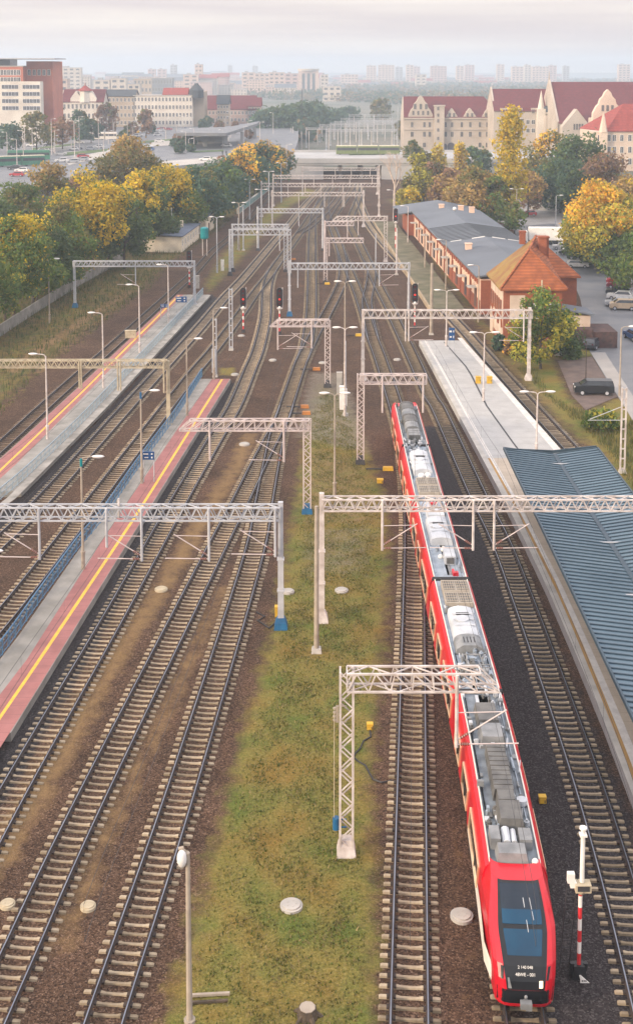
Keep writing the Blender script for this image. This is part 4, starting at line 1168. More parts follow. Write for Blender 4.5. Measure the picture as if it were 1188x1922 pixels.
def beams():
    b = G(395, 1872)
    for k, (dy, L, r, m, lab) in enumerate(((0, 1.6, .1, 'pole_concrete', 'grey pipe lying on the grass beside the largest lamp'), (-.4, 1.5, .09, 'bark', 'brown plank lying on the grass below the grey pipe'))):
        q = MB(); q.bar((b.x - L / 2, b.y + dy, .09), (b.x + L / 2, b.y + dy + .12, .09), r * 1.2, r * 1.0)
        solo('discarded_beam', q, M[m], lab, 'beam', (b.x, b.y + dy, 0))
beams()
def cable(pts, label, r=.035):
    mb = MB(); P = [G(*p) + Vector((0, 0, .04)) for p in pts]
    mb.path(P, r, n=5)
    solo('cable', mb, M['black'], label, 'cable', P[0])
cable([(694, 1372), (696, 1384), (682, 1392), (676, 1406), (668, 1414), (663, 1422), (672, 1430), (686, 1438), (693, 1452), (700, 1464), (716, 1470), (736, 1466)], 'black cable snaking from the yellow box to the straight track', .05)
cable([(519, 1168), (505, 1180), (494, 1172), (484, 1166), (497, 1158), (482, 1150)], 'black cable tangle at the blue foot of the wide grey portal', .05)
# ------------------------------------------------------------------ red electric train
M['train_red'] = mat('train_red', (0.56, 0.008, 0.022), (0.50, 0.007, 0.020), rough=0.28, spec=0.5, scale=0.3)
M['deck_pale'] = mat('deck_pale', (0.34, 0.40, 0.47), (0.23, 0.28, 0.34), rough=0.55, scale=1.4, detail=6)
M['deck_dark'] = mat('deck_dark', (0.20, 0.235, 0.27), (0.11, 0.13, 0.155), rough=0.6, scale=1.6, detail=6)
M['unit_white'] = mat('unit_white', (0.56, 0.59, 0.63), (0.40, 0.43, 0.47), rough=0.45, scale=0.8)
M['unit_grey'] = mat('unit_grey', (0.145, 0.145, 0.14), (0.085, 0.085, 0.085), rough=0.5, scale=1.5)
M['unit_mid'] = mat('unit_mid', (0.26, 0.27, 0.28), (0.16, 0.17, 0.18), rough=0.5, scale=1.5)
M['grid_beige'] = mat('grid_beige', (0.40, 0.36, 0.30), (0.32, 0.28, 0.23), rough=0.6, scale=3)
M['trim_cream'] = mat('trim_cream', (0.78, 0.55, 0.36), (0.70, 0.48, 0.30), rough=0.4)
M['skirt_white'] = mat('skirt_white', (0.76, 0.72, 0.66), (0.68, 0.64, 0.58), rough=0.4)
M['windscreen'] = mat('windscreen', (0.006, 0.055, 0.115), (0.004, 0.038, 0.085), rough=0.16, spec=0.35, scale=0.6)
M['screen_dark'] = mat('screen_dark', (0.008, 0.018, 0.034), (0.006, 0.014, 0.028), rough=0.16, spec=0.4)
M['mask_black'] = mat('mask_black', (0.012, 0.014, 0.018), (0.008, 0.010, 0.014), rough=0.3, spec=0.35)
M['side_glass'] = mat('side_glass', (0.035, 0.030, 0.028), (0.022, 0.020, 0.02), rough=0.12, spec=0.7)
M['headlight'] = mat('headlight', (0.9, 0.75, 0.6), rough=0.2, emit=(1.0, 0.62, 0.35, 1.6))
M['bellows'] = mat('bellows', (0.03, 0.03, 0.034), (0.02, 0.02, 0.022), rough=0.8)

_tp = [p for p in T8]
_cum = [0.0]
for a, b in zip(_tp[:-1], _tp[1:]): _cum.append(_cum[-1] + (b - a).length)
YN = 46.55
_s0 = next(_cum[i] + (YN - _tp[i].y) for i in range(len(_tp) - 1) if _tp[i].y <= YN < _tp[i + 1].y)
ZT = 0.25
def TW(s, x, z):
    d = s + _s0
    for i in range(len(_tp) - 1):
        if d <= _cum[i + 1] or i == len(_tp) - 2:
            k = (d - _cum[i]) / (_cum[i + 1] - _cum[i])
            p = _tp[i].lerp(_tp[i + 1], k)
            j = min(i + 1, len(_tp) - 2)
            t0 = (_tp[i + 1] - _tp[i]).normalized(); t1 = (_tp[j + 1] - _tp[j]).normalized()
            t = t0.lerp(t1, max(0, min(1, k)))
            return Vector((p.x + t.y * x, p.y - t.x * x, z + ZT))
train = empty('electric_train', TW(0, 0, -ZT), 'long red electric train with five carriages and grey roof equipment', 'train')
SEC = [(-1.30, .12), (-1.42, .45), (-1.44, 1.0), (-1.44, 2.75), (-1.40, 3.15), (-1.28, 3.48), (-1.10, 3.66), (-1.04, 3.56)]
SEC = SEC + [(-x, z) for x, z in SEC[::-1]]
def sweep(mb, s0, s1, sec, mi=0, step=1.2, caps=True):
    n = max(1, int((s1 - s0) / step))
    k = len(sec)
    vs, fs = [], []
    for i in range(n + 1):
        s = s0 + (s1 - s0) * i / n
        for x, z in sec: vs.append(TW(s, x, z))
    for i in range(n):
        for j in range(k):
            fs.append((i * k + j, i * k + (j + 1) % k, (i + 1) * k + (j + 1) % k, (i + 1) * k + j))
    if caps:
        fs.append(tuple(range(k - 1, -1, -1))); fs.append(tuple(range(n * k, (n + 1) * k)))
    mb.add(vs, fs, mi)
def tbox(mb, s, x, z, ls, wx, hz, mi=0, top=(1, 1), shift=0):
    vs = []
    for k, (a, b) in ((0, (1, 1)), (1, top)):
        for i, j in ((-1, -1), (1, -1), (1, 1), (-1, 1)):
            vs.append(TW(s + j * ls / 2 * b + shift * k, x + i * wx / 2 * a, z + hz * k))
    mb.add(vs, [(3, 2, 1, 0), (4, 5, 6, 7), (0, 1, 5, 4), (1, 2, 6, 5), (2, 3, 7, 6), (3, 0, 4, 7)], mi)
def trib(s0, s1, hw, z0, h, arch=6):
    """arched cover section"""
    pts = [(-hw, z0)]
    for i in range(arch + 1):
        a = math.pi - math.pi * i / arch
        pts.append((hw * .96 * math.cos(a), z0 + h * (.55 + .45 * math.sin(a))))
    pts.append((hw, z0))
    return pts
def sub(parent, name, mb, m, smooth=False):
    return link_mesh(name, mb.mesh(name, m, wloc(parent), smooth), parent)
NOSE = [(0.35, .22), (0.75, .05), (1.15, 0.0), (1.55, .10), (2.0, .38), (2.4, .82), (2.8, 1.36), (3.2, 2.0), (3.5, 2.66), (3.68, 3.3), (3.74, 4.3)]
def nose_s(z, x):
    for (za, sa), (zb, sb) in zip(NOSE[:-1], NOSE[1:]):
        if z <= zb:
            s = sa + (sb - sa) * (z - za) / (zb - za); break
    else: s = NOSE[-1][1]
    return s + 0.42 * (abs(x) / nose_half(z)) ** 6
def nose_half(z):
    return 1.18 + .20 * max(0, z - 1.0) / 1.75 if z < 2.75 else 1.38 - .28 * ((z - 2.75) / .95) ** 1.4
def body_half(z):
    return 1.44 if z < 2.75 else 1.44 - .34 * ((z - 2.75) / .95) ** 1.4
def NP(z, u, off=0.0):
    """a point on the cab front: height z, u in -1..1 across"""
    x = u * nose_half(z)
    s = nose_s(z, x)
    e = .02
    ds = (nose_s(min(z + e, 3.74), x) - nose_s(max(z - e, .35), x)) / (2 * e)
    n = Vector((0, -1, ds)).normalized()
    return TW(s + n.y * off, x, z + n.z * off)
def patch(z0, z1, u0b, u0t, u1b, u1t, off, nz=7, nu=9):
    mb = MB(); vs, fs = [], []
    for k, o in enumerate((off, -0.03)):
        for i in range(nz + 1):
            t = i / nz; z = z0 + (z1 - z0) * t
            ua, ub = u0b + (u0t - u0b) * t, u1b + (u1t - u1b) * t
            for j in range(nu + 1):
                vs.append(NP(z, ua + (ub - ua) * j / nu, o))
    w = nu + 1
    for i in range(nz):
        for j in range(nu):
            fs.append((i * w + j, i * w + j + 1, (i + 1) * w + j + 1, (i + 1) * w + j))
    B = (nz + 1) * w
    for j in range(nu):
        fs += [(j + 1, j, B + j, B + j + 1), (nz * w + j, nz * w + j + 1, B + nz * w + j + 1, B + nz * w + j)]
    for i in range(nz):
        fs += [(i * w, (i + 1) * w, B + (i + 1) * w, B + i * w), ((i + 1) * w + nu, i * w + nu, B + i * w + nu, B + (i + 1) * w + nu)]
    mb.add(vs, fs); return mb

joints = [0, 19.6, 35.0, 50.6, 65.2, 82.0]
def side_panel(parent, s0, s1, sgn, slant=1.0, z0=1.15, z1=2.72):
    """dark glazed band set in the side, outlined with a cream line, slanted ends"""
    x = sgn * 1.452
    n = max(2, int((s1 - s0) / 1.5))
    def rail(z, a, b): return [TW(a + (b - a) * i / n, x, z) for i in range(n + 1)]
    lo, hi = rail(z0, s0 + slant, s1 - .15), rail(z1, s0 + .15, s1 - slant)
    mb = MB()
    out = TW(s0, x + sgn * .012, z0) - TW(s0, x, z0)
    vs = [p + out for p in lo] + [p + out for p in hi]
    vs += [p - out * 3 for p in lo] + [p - out * 3 for p in hi]
    fs = []
    for i in range(n):
        q = (i, i + 1, n + 2 + i, n + 1 + i); fs.append(q if sgn > 0 else q[::-1])
    mb.add(vs, fs)
    g = sub(parent, 'window_band', mb, M['side_glass'])
    fr = MB()
    o2 = out * 2.2
    for pts in (lo, hi):
        for a, b in zip(pts[:-1], pts[1:]): fr.bar(a + o2, b + o2, .075)
    fr.bar(lo[0] + o2, hi[0] + o2, .075); fr.bar(lo[-1] + o2, hi[-1] + o2, .075)
    sub(parent, 'band_trim', fr, M['trim_cream'])
    mull = MB()
    for i in range(1, n):
        if i % 2: mull.bar(lo[i] + o2 * .7, hi[i] + o2 * .7, .06)
    if mull.v: sub(parent, 'window_post', mull, M['mask_black'])
rt = random.Random(11)
for ci in range(5):
    s0, s1 = joints[ci] + (4.4 if ci == 0 else .22), joints[ci + 1] - (.22 if ci < 4 else 0)
    far_cab = ci == 4
    if far_cab: s1 -= 3.2
    mb = MB(); sweep(mb, s0, s1, SEC)
    if ci == 0:
        us = [-1, -.96, -.86, -.7, -.45, -.2, 0, .2, .45, .7, .86, .96, 1]
        zs = [z for z, _ in NOSE]
        vs, fs = [], []
        w = len(us) + 2
        for z in zs:
            hw = nose_half(z)
            vs.append(TW(4.45, -body_half(z), z))
            for u in us: vs.append(TW(nose_s(z, u * hw), u * hw, z))
            vs.append(TW(4.45, body_half(z), z))
        for i in range(len(zs) - 1):
            for j in range(w - 1): fs.append((i * w + j, i * w + j + 1, (i + 1) * w + j + 1, (i + 1) * w + j))
        mb.add(vs, fs)
    if far_cab:
        # rounded far cab
        k = len(SEC)
        ring = [(s1, 1, 0), (s1 + 1.2, .97, 0), (s1 + 2.2, .86, -.25), (s1 + 2.9, .7, -.7), (s1 + 3.2, .5, -1.2)]
        vs, fs = [], []
        for s, q, dz in ring:
            for x, z in SEC: vs.append(TW(s, x * q, max(.3, z + dz * (z / 3.6))))
        for i in range(len(ring) - 1):
            for j in range(k): fs.append((i * k + j, i * k + (j + 1) % k, (i + 1) * k + (j + 1) % k, (i + 1) * k + j))
        fs.append(tuple(range((len(ring) - 1) * k, len(ring) * k)))
        mb.add(vs, fs)
    car = mb.build('carriage', M['train_red'], train, smooth=False)
    # roof deck
    d = MB(); sweep(d, s0 + (-.02 if ci == 0 else .05), s1 - .05, [(-1.07, 3.50), (1.07, 3.50), (1.07, 3.60), (-1.07, 3.60)])
    sub(car, 'roof_deck', d, M['deck_dark'] if ci in (0, 4) else M['deck_pale'])
    e = MB()
    for x in (-1.09, 1.09): sweep(e, s0 + .05, s1 - .05, [(x - .03, 3.6), (x + .03, 3.6), (x + .03, 3.72), (x - .03, 3.72)])
    sub(car, 'roof_rail', e, M['skirt_white'])
    q = MB(); sweep(q, s0 + .3, s1 - .3, [(-1.2, .0), (1.2, .0), (1.2, .5), (-1.2, .5)]); sub(car, 'underframe', q, M['dark_iron'])
    for sgn in (-1, 1):
        L = s1 - s0
        if ci == 0: bands = [(s0 + 1.0, s0 + 6.6), (s0 + 6.9, s0 + 10.6), (s0 + 10.9, s1 - .5)]
        elif ci == 4: bands = [(s0 + .6, s0 + 5), (s0 + 5.3, s0 + 9.2), (s0 + 9.5, s1 - .3)]
        else: bands = [(s0 + .5, s0 + L * .42), (s0 + L * .42 + .3, s0 + L * .66), (s0 + L * .66 + .3, s1 - .4)]
        for a, b in bands: side_panel(car, a, b, sgn)
        for k, (a, b) in enumerate(bands):
            dr = MB(); x = sgn * 1.452
            sm = a + 1.6 if k == 1 else a + 2.2
            tbox(dr, sm, sgn * 1.447, .62, 1.3, .02, 2.12); dd = sub(car, 'door', dr, M['side_glass'])
    for k, s in enumerate((s0 + 2.6, s1 - 2.6)):
        b = MB(); tbox(b, s, 0, -.05, 2.6, 2.3, .42)
        for ds in (-.95, .95):
            for x in (-.75, .75):
                p = TW(s + ds, x - .07, .12); r_ = TW(s + ds, x + .07, .12); b.tube(p, r_, .36, n=12)
        sub(car, 'bogie', b, M['black'])
    if ci < 4:
        b = MB(); sweep(b, s1 - .02, s1 + .46, [(-1.28, .4), (-1.28, 3.3), (-1.0, 3.5), (1.0, 3.5), (1.28, 3.3), (1.28, .4)], step=.1); sub(car, 'gangway_bellows', b, M['bellows'])
        b = MB(); tbox(b, s1 + .22, 0, 3.5, .34, 2.5, .2); sub(car, 'gangway_hood', b, M['bellows'])
    if ci == 0:
        mask = patch(1.2, 3.67, -.62, -.78, .62, .78, .012, nz=16); sub(car, 'front_mask', mask, M['mask_black'])
        sub(car, 'upper_screen', patch(3.0, 3.63, -.62, -.71, .62, .71, .022), M['screen_dark'])
        sub(car, 'sun_shade', patch(2.92, 3.22, -.60, -.63, .60, .63, .030), M['windscreen'])
        sub(car, 'windscreen', patch(2.22, 2.82, -.52, -.58, .52, .58, .026), M['windscreen'])
        sub(car, 'bumper_mask', patch(.52, 1.19, -.95, -.95, .95, .95, .014), M['mask_black'])
        sub(car, 'front_lip', patch(.36, .5, -.9, -.92, .9, .92, .03), M['train_red'])
        sub(car, 'headlight', patch(1.26, 1.62, -.58, -.58, -.46, -.52, .03, 3, 3), M['unit_mid'])
        sub(car, 'headlight', patch(1.30, 1.55, .44, .44, .56, .55, .03, 3, 3), M['headlight'])
        for u0 in (-.80, .66): 
            sub(car, 'side_vent', patch(1.55, 1.95, u0, u0 + (.04 if u0 < 0 else .06), u0 + .08, u0 + .14, .02, 3, 2), M['mask_black'])
        # number, in white lettering on the black front
        for txt, z, sz in (('2 140 048', 1.90, .15), ('48WE - 001', 1.68, .165)):
            cu = bpy.data.curves.new('lettering', 'FONT'); cu.body = txt; cu.size = sz; cu.align_x = 'CENTER'; cu.extrude = .006
            cu.materials.append(M['white_paint'])
            t = bpy.data.objects.new('lettering', cu)
            t = link_mesh('lettering', bpy.data.meshes.new_from_object(t), car)
            p = NP(z, 0, .03); t.location = p - wloc(car)
            a = TW(.5, 0, 0); b_ = TW(1.5, 0, 0); yaw = math.atan2(b_.y - a.y, b_.x - a.x) - math.pi / 2
            slope = math.atan2(nose_s(z + .1, 0) - nose_s(z - .1, 0), .2)
            t.rotation_euler = (math.pi / 2 - slope, 0, yaw)
        w = MB(); w.bar(NP(3.42, .1, .04), NP(2.75, .16, .05), .025); w.bar(NP(3.42, .32, .04), NP(3.0, .36, .05), .02); sub(car, 'wiper', w, M['unit_white'])
        c = MB(); p, q = TW(.5, 0, .72), TW(-.18, 0, .72); c.tube(p, q, .12, n=10); tbox(c, -.2, 0, .62, .26, .46, .24); tbox(c, -.1, .12, .44, .16, .24, .14); c.sphere(TW(-.1, 0, 1.0), .07); sub(car, 'coupler', c, M['unit_mid'])
        for sgn in (-1, 1):
            sk = MB(); x = sgn * 1.465
            n = 9; lo, hi = [], []
            for i in range(n + 1):
                s = 1.35 + (11.5 - 1.35) * i / n
                h = .35 + .75 * max(0, 1 - abs(i - 3) / 6.5)
                xx = sgn * (1.20 + .265 * min(1, (s - 1.1) / 1.3))
                lo.append(TW(s, xx, .55)); hi.append(TW(s, xx, .55 + h))
            vs = lo + hi; fs = [((i, i + 1, n + 2 + i, n + 1 + i) if sgn > 0 else (n + 1 + i, n + 2 + i, i + 1, i)) for i in range(n)]
            sk.add(vs, fs); sub(car, 'white_side_flash', sk, M['skirt_white'])
    # ---- roof equipment
    Z = 3.6
    def part(name, mb, m): sub(car, name, mb, M[m])
    def clutter(a, b, n, ms=('unit_mid', 'unit_grey', 'unit_white'), hw=.95, big=1.0):
        bags = {m: MB() for m in ms}
        for _ in range(n):
            s, x = rt.uniform(a, b), rt.uniform(-hw, hw); m = rt.choice(ms); k = rt.random()
            if k < .5: tbox(bags[m], s, x, Z, rt.uniform(.15, .6) * big, rt.uniform(.12, .45) * big, rt.uniform(.08, .35))
            elif k < .8: bags[m].tube(TW(s, x, Z + .15), TW(s + rt.uniform(.4, 1.2), x + rt.uniform(-.2, .2), Z + .15), rt.uniform(.03, .09), n=7)
            else:
                for q in range(3): bags[m].tube(TW(s, x, Z + .08 + .09 * q), TW(s, x, Z + .12 + .09 * q), .13, n=8)
                bags[m].tube(TW(s, x, Z), TW(s, x, Z + .4), .06, n=7)
        for m, b_ in bags.items():
            if b_.v: 
                tbox(b_, (a + b) / 2, rt.choice((-.9, .9)), Z + .02, (b - a) * .94, .05, .05); tbox(b_, (a + b) / 2, rt.uniform(-.3, .3), Z - .01, b - a, .35, .03)
                part('roof_fitting', b_, m)
    def white_unit(a, b, dark_end=0):
        hw = .82
        mb = MB(); sweep(mb, a, b, trib(a, b, hw, Z, .62), step=.6)
        for k in range(3): tbox(mb, a + (b - a) * (.3 + .2 * k), 0, Z + .6, .1, 1.3, .05)
        mb.tube(TW((a + b) / 2, -.1, Z + .6), TW((a + b) / 2, -.1, Z + .68), .42, n=14)
        part('air_conditioner', mb, 'unit_white')
        g = MB(); tbox(g, (a + b) / 2 + .8, 0, Z + .61, .35, .8, .03); part('vent_grille', g, 'black')
        if dark_end:
            mb = MB(); sweep(mb, a - dark_end, a - .02, [(-.85, Z), (-.8, Z + .35), (-.4, Z + .58), (.4, Z + .58), (.8, Z + .35), (.85, Z)]); part('vent_cover', mb, 'unit_mid')
            g = MB()
            for k in range(4): tbox(g, a - dark_end * .5, -.3 + k * .2, Z + .58, .7, .06, .02)
            part('vent_grille', g, 'black')
    def grid(a, b):
        base = MB(); fr = MB(); dk = MB()
        m_ = (a + b) / 2
        for c0, c1 in ((a, m_ - .08), (m_ + .08, b)):
            tbox(base, (c0 + c1) / 2, .1, Z, c1 - c0, 1.75, .34)
            for x in (-.33, .53):
                tbox(dk, (c0 + c1) / 2, x, Z + .34, (c1 - c0) * .82, .74, .02)
                for k in range(5): tbox(fr, (c0 + c1) / 2, x - .3 + .15 * k, Z + .36, (c1 - c0) * .82, .035, .03)
                for k in range(4): tbox(fr, c0 + (c1 - c0) * (.15 + .23 * k), x, Z + .36, .05, .74, .035)
        part('resistor_box', base, 'grid_beige'); part('resistor_core', dk, 'unit_grey'); part('resistor_grid', fr, 'grid_beige')
    def ribbed(a, b, m, hw=.62, x0=0, n=9):
        mb = MB()
        for k in range(n):
            c0 = a + (b - a) * k / n; c1 = a + (b - a) * (k + .8) / n
            tbox(mb, (c0 + c1) / 2, x0, Z, c1 - c0, hw * 2, .6, top=(.86, 1))
        tbox(mb, (a + b) / 2, x0, Z, b - a, hw * 1.9, .56, top=(.86, 1))
        part('ribbed_cover', mb, m)
    def panto(a):
        mb = MB()
        for x in (-.55, .55):
            mb.tube(TW(a, x, Z + .45), TW(a + 2.0, x * .7, Z + .55), .035, n=6); mb.tube(TW(a + 2.0, x * .7, Z + .55), TW(a + .3, x * .8, Z + .68), .03, n=6)
        for ds in (0, .35):
            mb.tube(TW(a + ds, -.85, Z + .7), TW(a + ds, .85, Z + .7), .035, n=6)
        mb.tube(TW(a + .05, -.6, Z + .45), TW(a + .05, .6, Z + .45), .045, n=6); mb.tube(TW(a + 2.0, -.5, Z + .5), TW(a + 2.0, .5, Z + .5), .045, n=6)
        for x in (-.6, .6):
            for ds in (.1, 1.9): mb.tube(TW(a + ds, x, Z), TW(a + ds, x, Z + .45), .07, n=7)
        part('pantograph', mb, 'unit_mid')
    if ci == 0:
        mb = MB(); tbox(mb, 4.85, -.1, Z, .95, 1.4, .5, top=(.85, .8)); tbox(mb, 5.9, .6, Z, .9, .55, .5); tbox(mb, 5.9, -.75, Z, 1.0, .45, .55); part('equipment_box', mb, 'unit_mid')
        mb = MB(); mb.tube(TW(5.5, -.25, Z + .25), TW(6.4, -.25, Z + .35), .2, n=10); mb.tube(TW(5.5, .1, Z + .3), TW(6.4, .1, Z + .3), .13, n=8); part('silencer', mb, 'unit_white')
        mb = MB(); mb.sphere(TW(4.5, .88, Z + .12), .15); part('antenna_dome', mb, 'lamp_white')
        mb = MB(); tbox(mb, 7.4, .1, Z, 1.7, 1.3, .72, top=(.75, .85)); tbox(mb, 8.7, .05, Z, .8, .9, .65, top=(.85, 1)); part('inverter_cover', mb, 'unit_grey')
        mb = MB(); mb.tube(TW(8.9, .82, Z + .06), TW(8.9, .82, Z + .3), .26, n=14); part('air_tank', mb, 'unit_white')
        ribbed(9.2, 13.3, 'unit_grey', .52, .02, 10)
        mb = MB(); tbox(mb, 14.5, 0, Z, 1.5, 1.3, .62, top=(.8, .9)); part('inverter_cover', mb, 'unit_mid')
        mb = MB(); tbox(mb, 16.6, 0, Z, 2.0, 1.2, .5, top=(.85, .9)); part('inverter_cover', mb, 'unit_grey')
        clutter(6.6, 19.2, 64, hw=1.0, big=.7)
        clutter(6.6, 19, 22, ('unit_white', 'deck_pale'), hw=1.0, big=.45)
    elif ci == 1:
        clutter(s0 + .2, s0 + 4.4, 44, ('unit_mid', 'unit_grey', 'unit_white', 'deck_pale')); panto(s0 + 1.2)
        white_unit(s0 + 5.7, s0 + 9.6, 1.5)
        clutter(s0 + 9.7, s0 + 10.4, 6, ('unit_white', 'unit_mid'), big=.6)
        grid(s1 - 4.3, s1 - .7)
    elif ci == 2:
        mb = MB(); tbox(mb, s0 + 3.0, .25, Z, 1.5, .75, .6); part('equipment_box', mb, 'unit_white')
        mb = MB(); tbox(mb, s0 + 2.22, .25, Z + .1, .08, .5, .4); part('vent_grille', mb, 'unit_grey')
        mb = MB(); tbox(mb, s0 + .7, .3, Z, .8, .16, .2); tbox(mb, s0 + .45, .45, Z, .3, .3, .25); part('red_valve', mb, 'train_red')
        mb = MB(); mb.sphere(TW(s0 + 4.6, 0, Z + .2), (.2, .2, .2)); mb.sphere(TW(s0 + 3.4, .2, Z + .1), (.36, .36, .22)); mb.sphere(TW(s0 + 3.5, -.3, Z + .1), (.2, .2, .16)); part('antenna_dome', mb, 'lamp_white')
        white_unit(s0 + 5.8, s0 + 10.2, 0)
        mb = MB(); tbox(mb, s0 + 11.4, .1, Z, 1.6, 1.4, .5, top=(.9, .85)); part('equipment_box', mb, 'unit_white')
        clutter(s0 + 11.6, s1 - .3, 14, ('unit_white', 'unit_mid', 'deck_pale')); clutter(s0 + .5, s0 + 11, 12, ('unit_mid', 'deck_pale'), big=.5)
        mb = MB(); tbox(mb, s1 - 1.0, .2, Z, .3, .6, .25); part('red_valve', mb, 'train_red')
    elif ci == 3:
        grid(s0 + .7, s0 + 4.4)
        mb = MB(); mb.sphere(TW(s0 + 5.4, -.2, Z + .16), (.3, .3, .24)); mb.sphere(TW(s0 + 5.5, .35, Z + .16), (.3, .3, .24)); part('antenna_dome', mb, 'lamp_white')
        white_unit(s0 + 5.8, s0 + 11.2, 0)
        clutter(s0 + 11.3, s1 - .3, 24, ('unit_white', 'unit_mid', 'deck_pale')); clutter(s0 + 4.6, s0 + 10.4, 10, ('unit_mid', 'unit_white'), big=.5)
    else:
        ribbed(s0 + 1.2, s0 + 3.4, 'unit_mid', .62, 0, 3)
        for k in range(4):
            a = s0 + 3.9 + 2.2 * k
            mb = MB(); sweep(mb, a, a + 1.9, trib(a, a + 1.9, .68, Z, .66), step=.9); part('arched_cover', mb, 'unit_mid' if k % 2 == 0 else 'unit_grey')
            mb = MB(); sweep(mb, a + 1.9, a + 2.2, trib(a, a, .74, Z, .7), step=.3); part('cover_hoop', mb, 'unit_grey')
        clutter(s0 + .3, s0 + 1.4, 10, ('unit_mid', 'unit_white')); clutter(s0 + 3, s1 - .2, 14, ('unit_mid', 'unit_grey'), big=.5)
# ------------------------------------------------------------------ buildings, shared helpers
WIN = {}
def window_mesh(w, h, frame='white_paint', glass='far_glass', bars=1):
    k = (round(w, 2), round(h, 2), frame, glass, bars)
    if k not in WIN:
        mb = MB()
        mb.box((0, 0, 0), (w, .10, h), mi=0)
        t = min(.12, w * .1)
        for x in (-w / 2, w / 2): mb.box((x, 0, 0), (t, .16, h + t), mi=1)
        for z in (-h / 2, h / 2): mb.box((0, 0, z), (w - t, .15, t), mi=1)
        for i in range(bars): mb.box((-w / 2 + w * (i + 1) / (bars + 1), 0, 0), (t * .7, .14, h - t), mi=1)
        WIN[k] = mb.mesh('window', [M[glass], M[frame]])
    return WIN[k]
def put_window(parent, x, y, z, w, h, rz=0.0, **kw):
    r = wloc(parent)
    return link_mesh('window', window_mesh(w, h, **kw), parent, (x - r.x, y - r.y, z - r.z), rz)
def gable_roof(mb, p00, p10, p11, p01, ze, zr, axis, over=0.4, mi=0, th=.25):
    """roof over a rectangle given by two opposite corners; axis 'x' or 'y' is the ridge direction"""
    (x0, y0), (x1, y1) = p00, p11
    if axis == 'x':
        ym = (y0 + y1) / 2
        a, b = x0 - over, x1 + over
        for yy in (y0 - over, y1 + over):
            mb.extrude([(a, yy, ze), (b, yy, ze), (b, ym, zr), (a, ym, zr)], (0, 0, th), mi)
    else:
        xm = (x0 + x1) / 2
        a, b = y0 - over, y1 + over
        for xx in (x0 - over, x1 + over):
            mb.extrude([(xx, a, ze), (xx, b, ze), (xm, b, zr), (xm, a, zr)], (0, 0, th), mi)
M['brick'] = brick('brick', (0.36, 0.115, 0.055), (0.26, 0.08, 0.045), (0.5, 0.42, 0.36), 3.2)
M['brick_pale'] = mat('brick_pale', (0.70, 0.50, 0.38), (0.50, 0.27, 0.18), rough=.9, scale=.55, detail=9, contrast=(.25, .5))
M['render_cream'] = mat('render_cream', (0.62, 0.52, 0.43), (0.48, 0.37, 0.29), rough=0.9, scale=.5, detail=8)
M['tile_orange'] = striped('tile_orange', (0.40, 0.125, 0.045), (0.20, 0.06, 0.03), 'Z', 2.6, .28, rough=.85, vary=.45)
M['tile_moss'] = mat('tile_moss', (0.27, 0.19, 0.055), (0.22, 0.105, 0.045), rough=.95, scale=.45, detail=9, bump=.3)
M['felt'] = mat('felt', (0.135, 0.155, 0.185), (0.100, 0.116, 0.140), rough=.8, scale=.12, detail=7)
M['felt_rib'] = mat('felt_rib', (0.05, 0.06, 0.07), rough=.8)
M['stone_cream'] = mat('stone_cream', (0.47, 0.41, 0.35), (0.38, 0.33, 0.28), rough=.9, scale=.12, detail=7)
M['tile_red'] = striped('tile_red', (0.135, 0.018, 0.022), (0.10, 0.014, 0.017), 'Z', 1.0, .25, rough=.8, vary=.3)
M['tile_bright'] = striped('tile_bright', (0.30, 0.048, 0.034), (0.22, 0.036, 0.027), 'Z', 1.0, .25, rough=.8, vary=.3)
M['asphalt'] = mat('asphalt', (0.17, 0.175, 0.185), (0.10, 0.11, 0.13), rough=.55, scale=.18, detail=8, spec=.5)
M['pavement'] = mat('pavement', (0.36, 0.345, 0.33), (0.27, 0.26, 0.25), rough=.9, scale=.2, detail=7)
M['gravel_lot'] = mat('gravel_lot', (0.155, 0.115, 0.10), (0.105, 0.08, 0.072), rough=.95, scale=.8, detail=9, bump=.3)
M['bridge_concrete'] = mat('bridge_concrete', (0.42, 0.42, 0.42), (0.33, 0.34, 0.35), rough=.9, scale=.1)
M['plaster_white'] = mat('plaster_white', (0.66, 0.62, 0.55), (0.55, 0.50, 0.44), rough=.9, scale=.15)
M['office_red'] = mat('office_red', (0.46, 0.15, 0.09), (0.38, 0.12, 0.08), rough=.8, scale=.2)
M['rubble'] = mat('rubble', (0.10, 0.055, 0.05), (0.05, 0.035, 0.035), rough=.95, scale=2)

M['office_dark'] = mat('office_dark', (0.07, 0.06, 0.07), rough=.6)
M['door_brown'] = mat('door_brown', (0.13, 0.075, 0.06), rough=.7)
M['weedy'] = mat('weedy', (0.17, 0.15, 0.10), (0.085, 0.088, 0.045), rough=.95, scale=.4, detail=9)
M['line_ochre_pale'] = mat('line_ochre_pale', (0.42, 0.33, 0.22), (0.30, 0.24, 0.16), rough=.9, scale=.6)

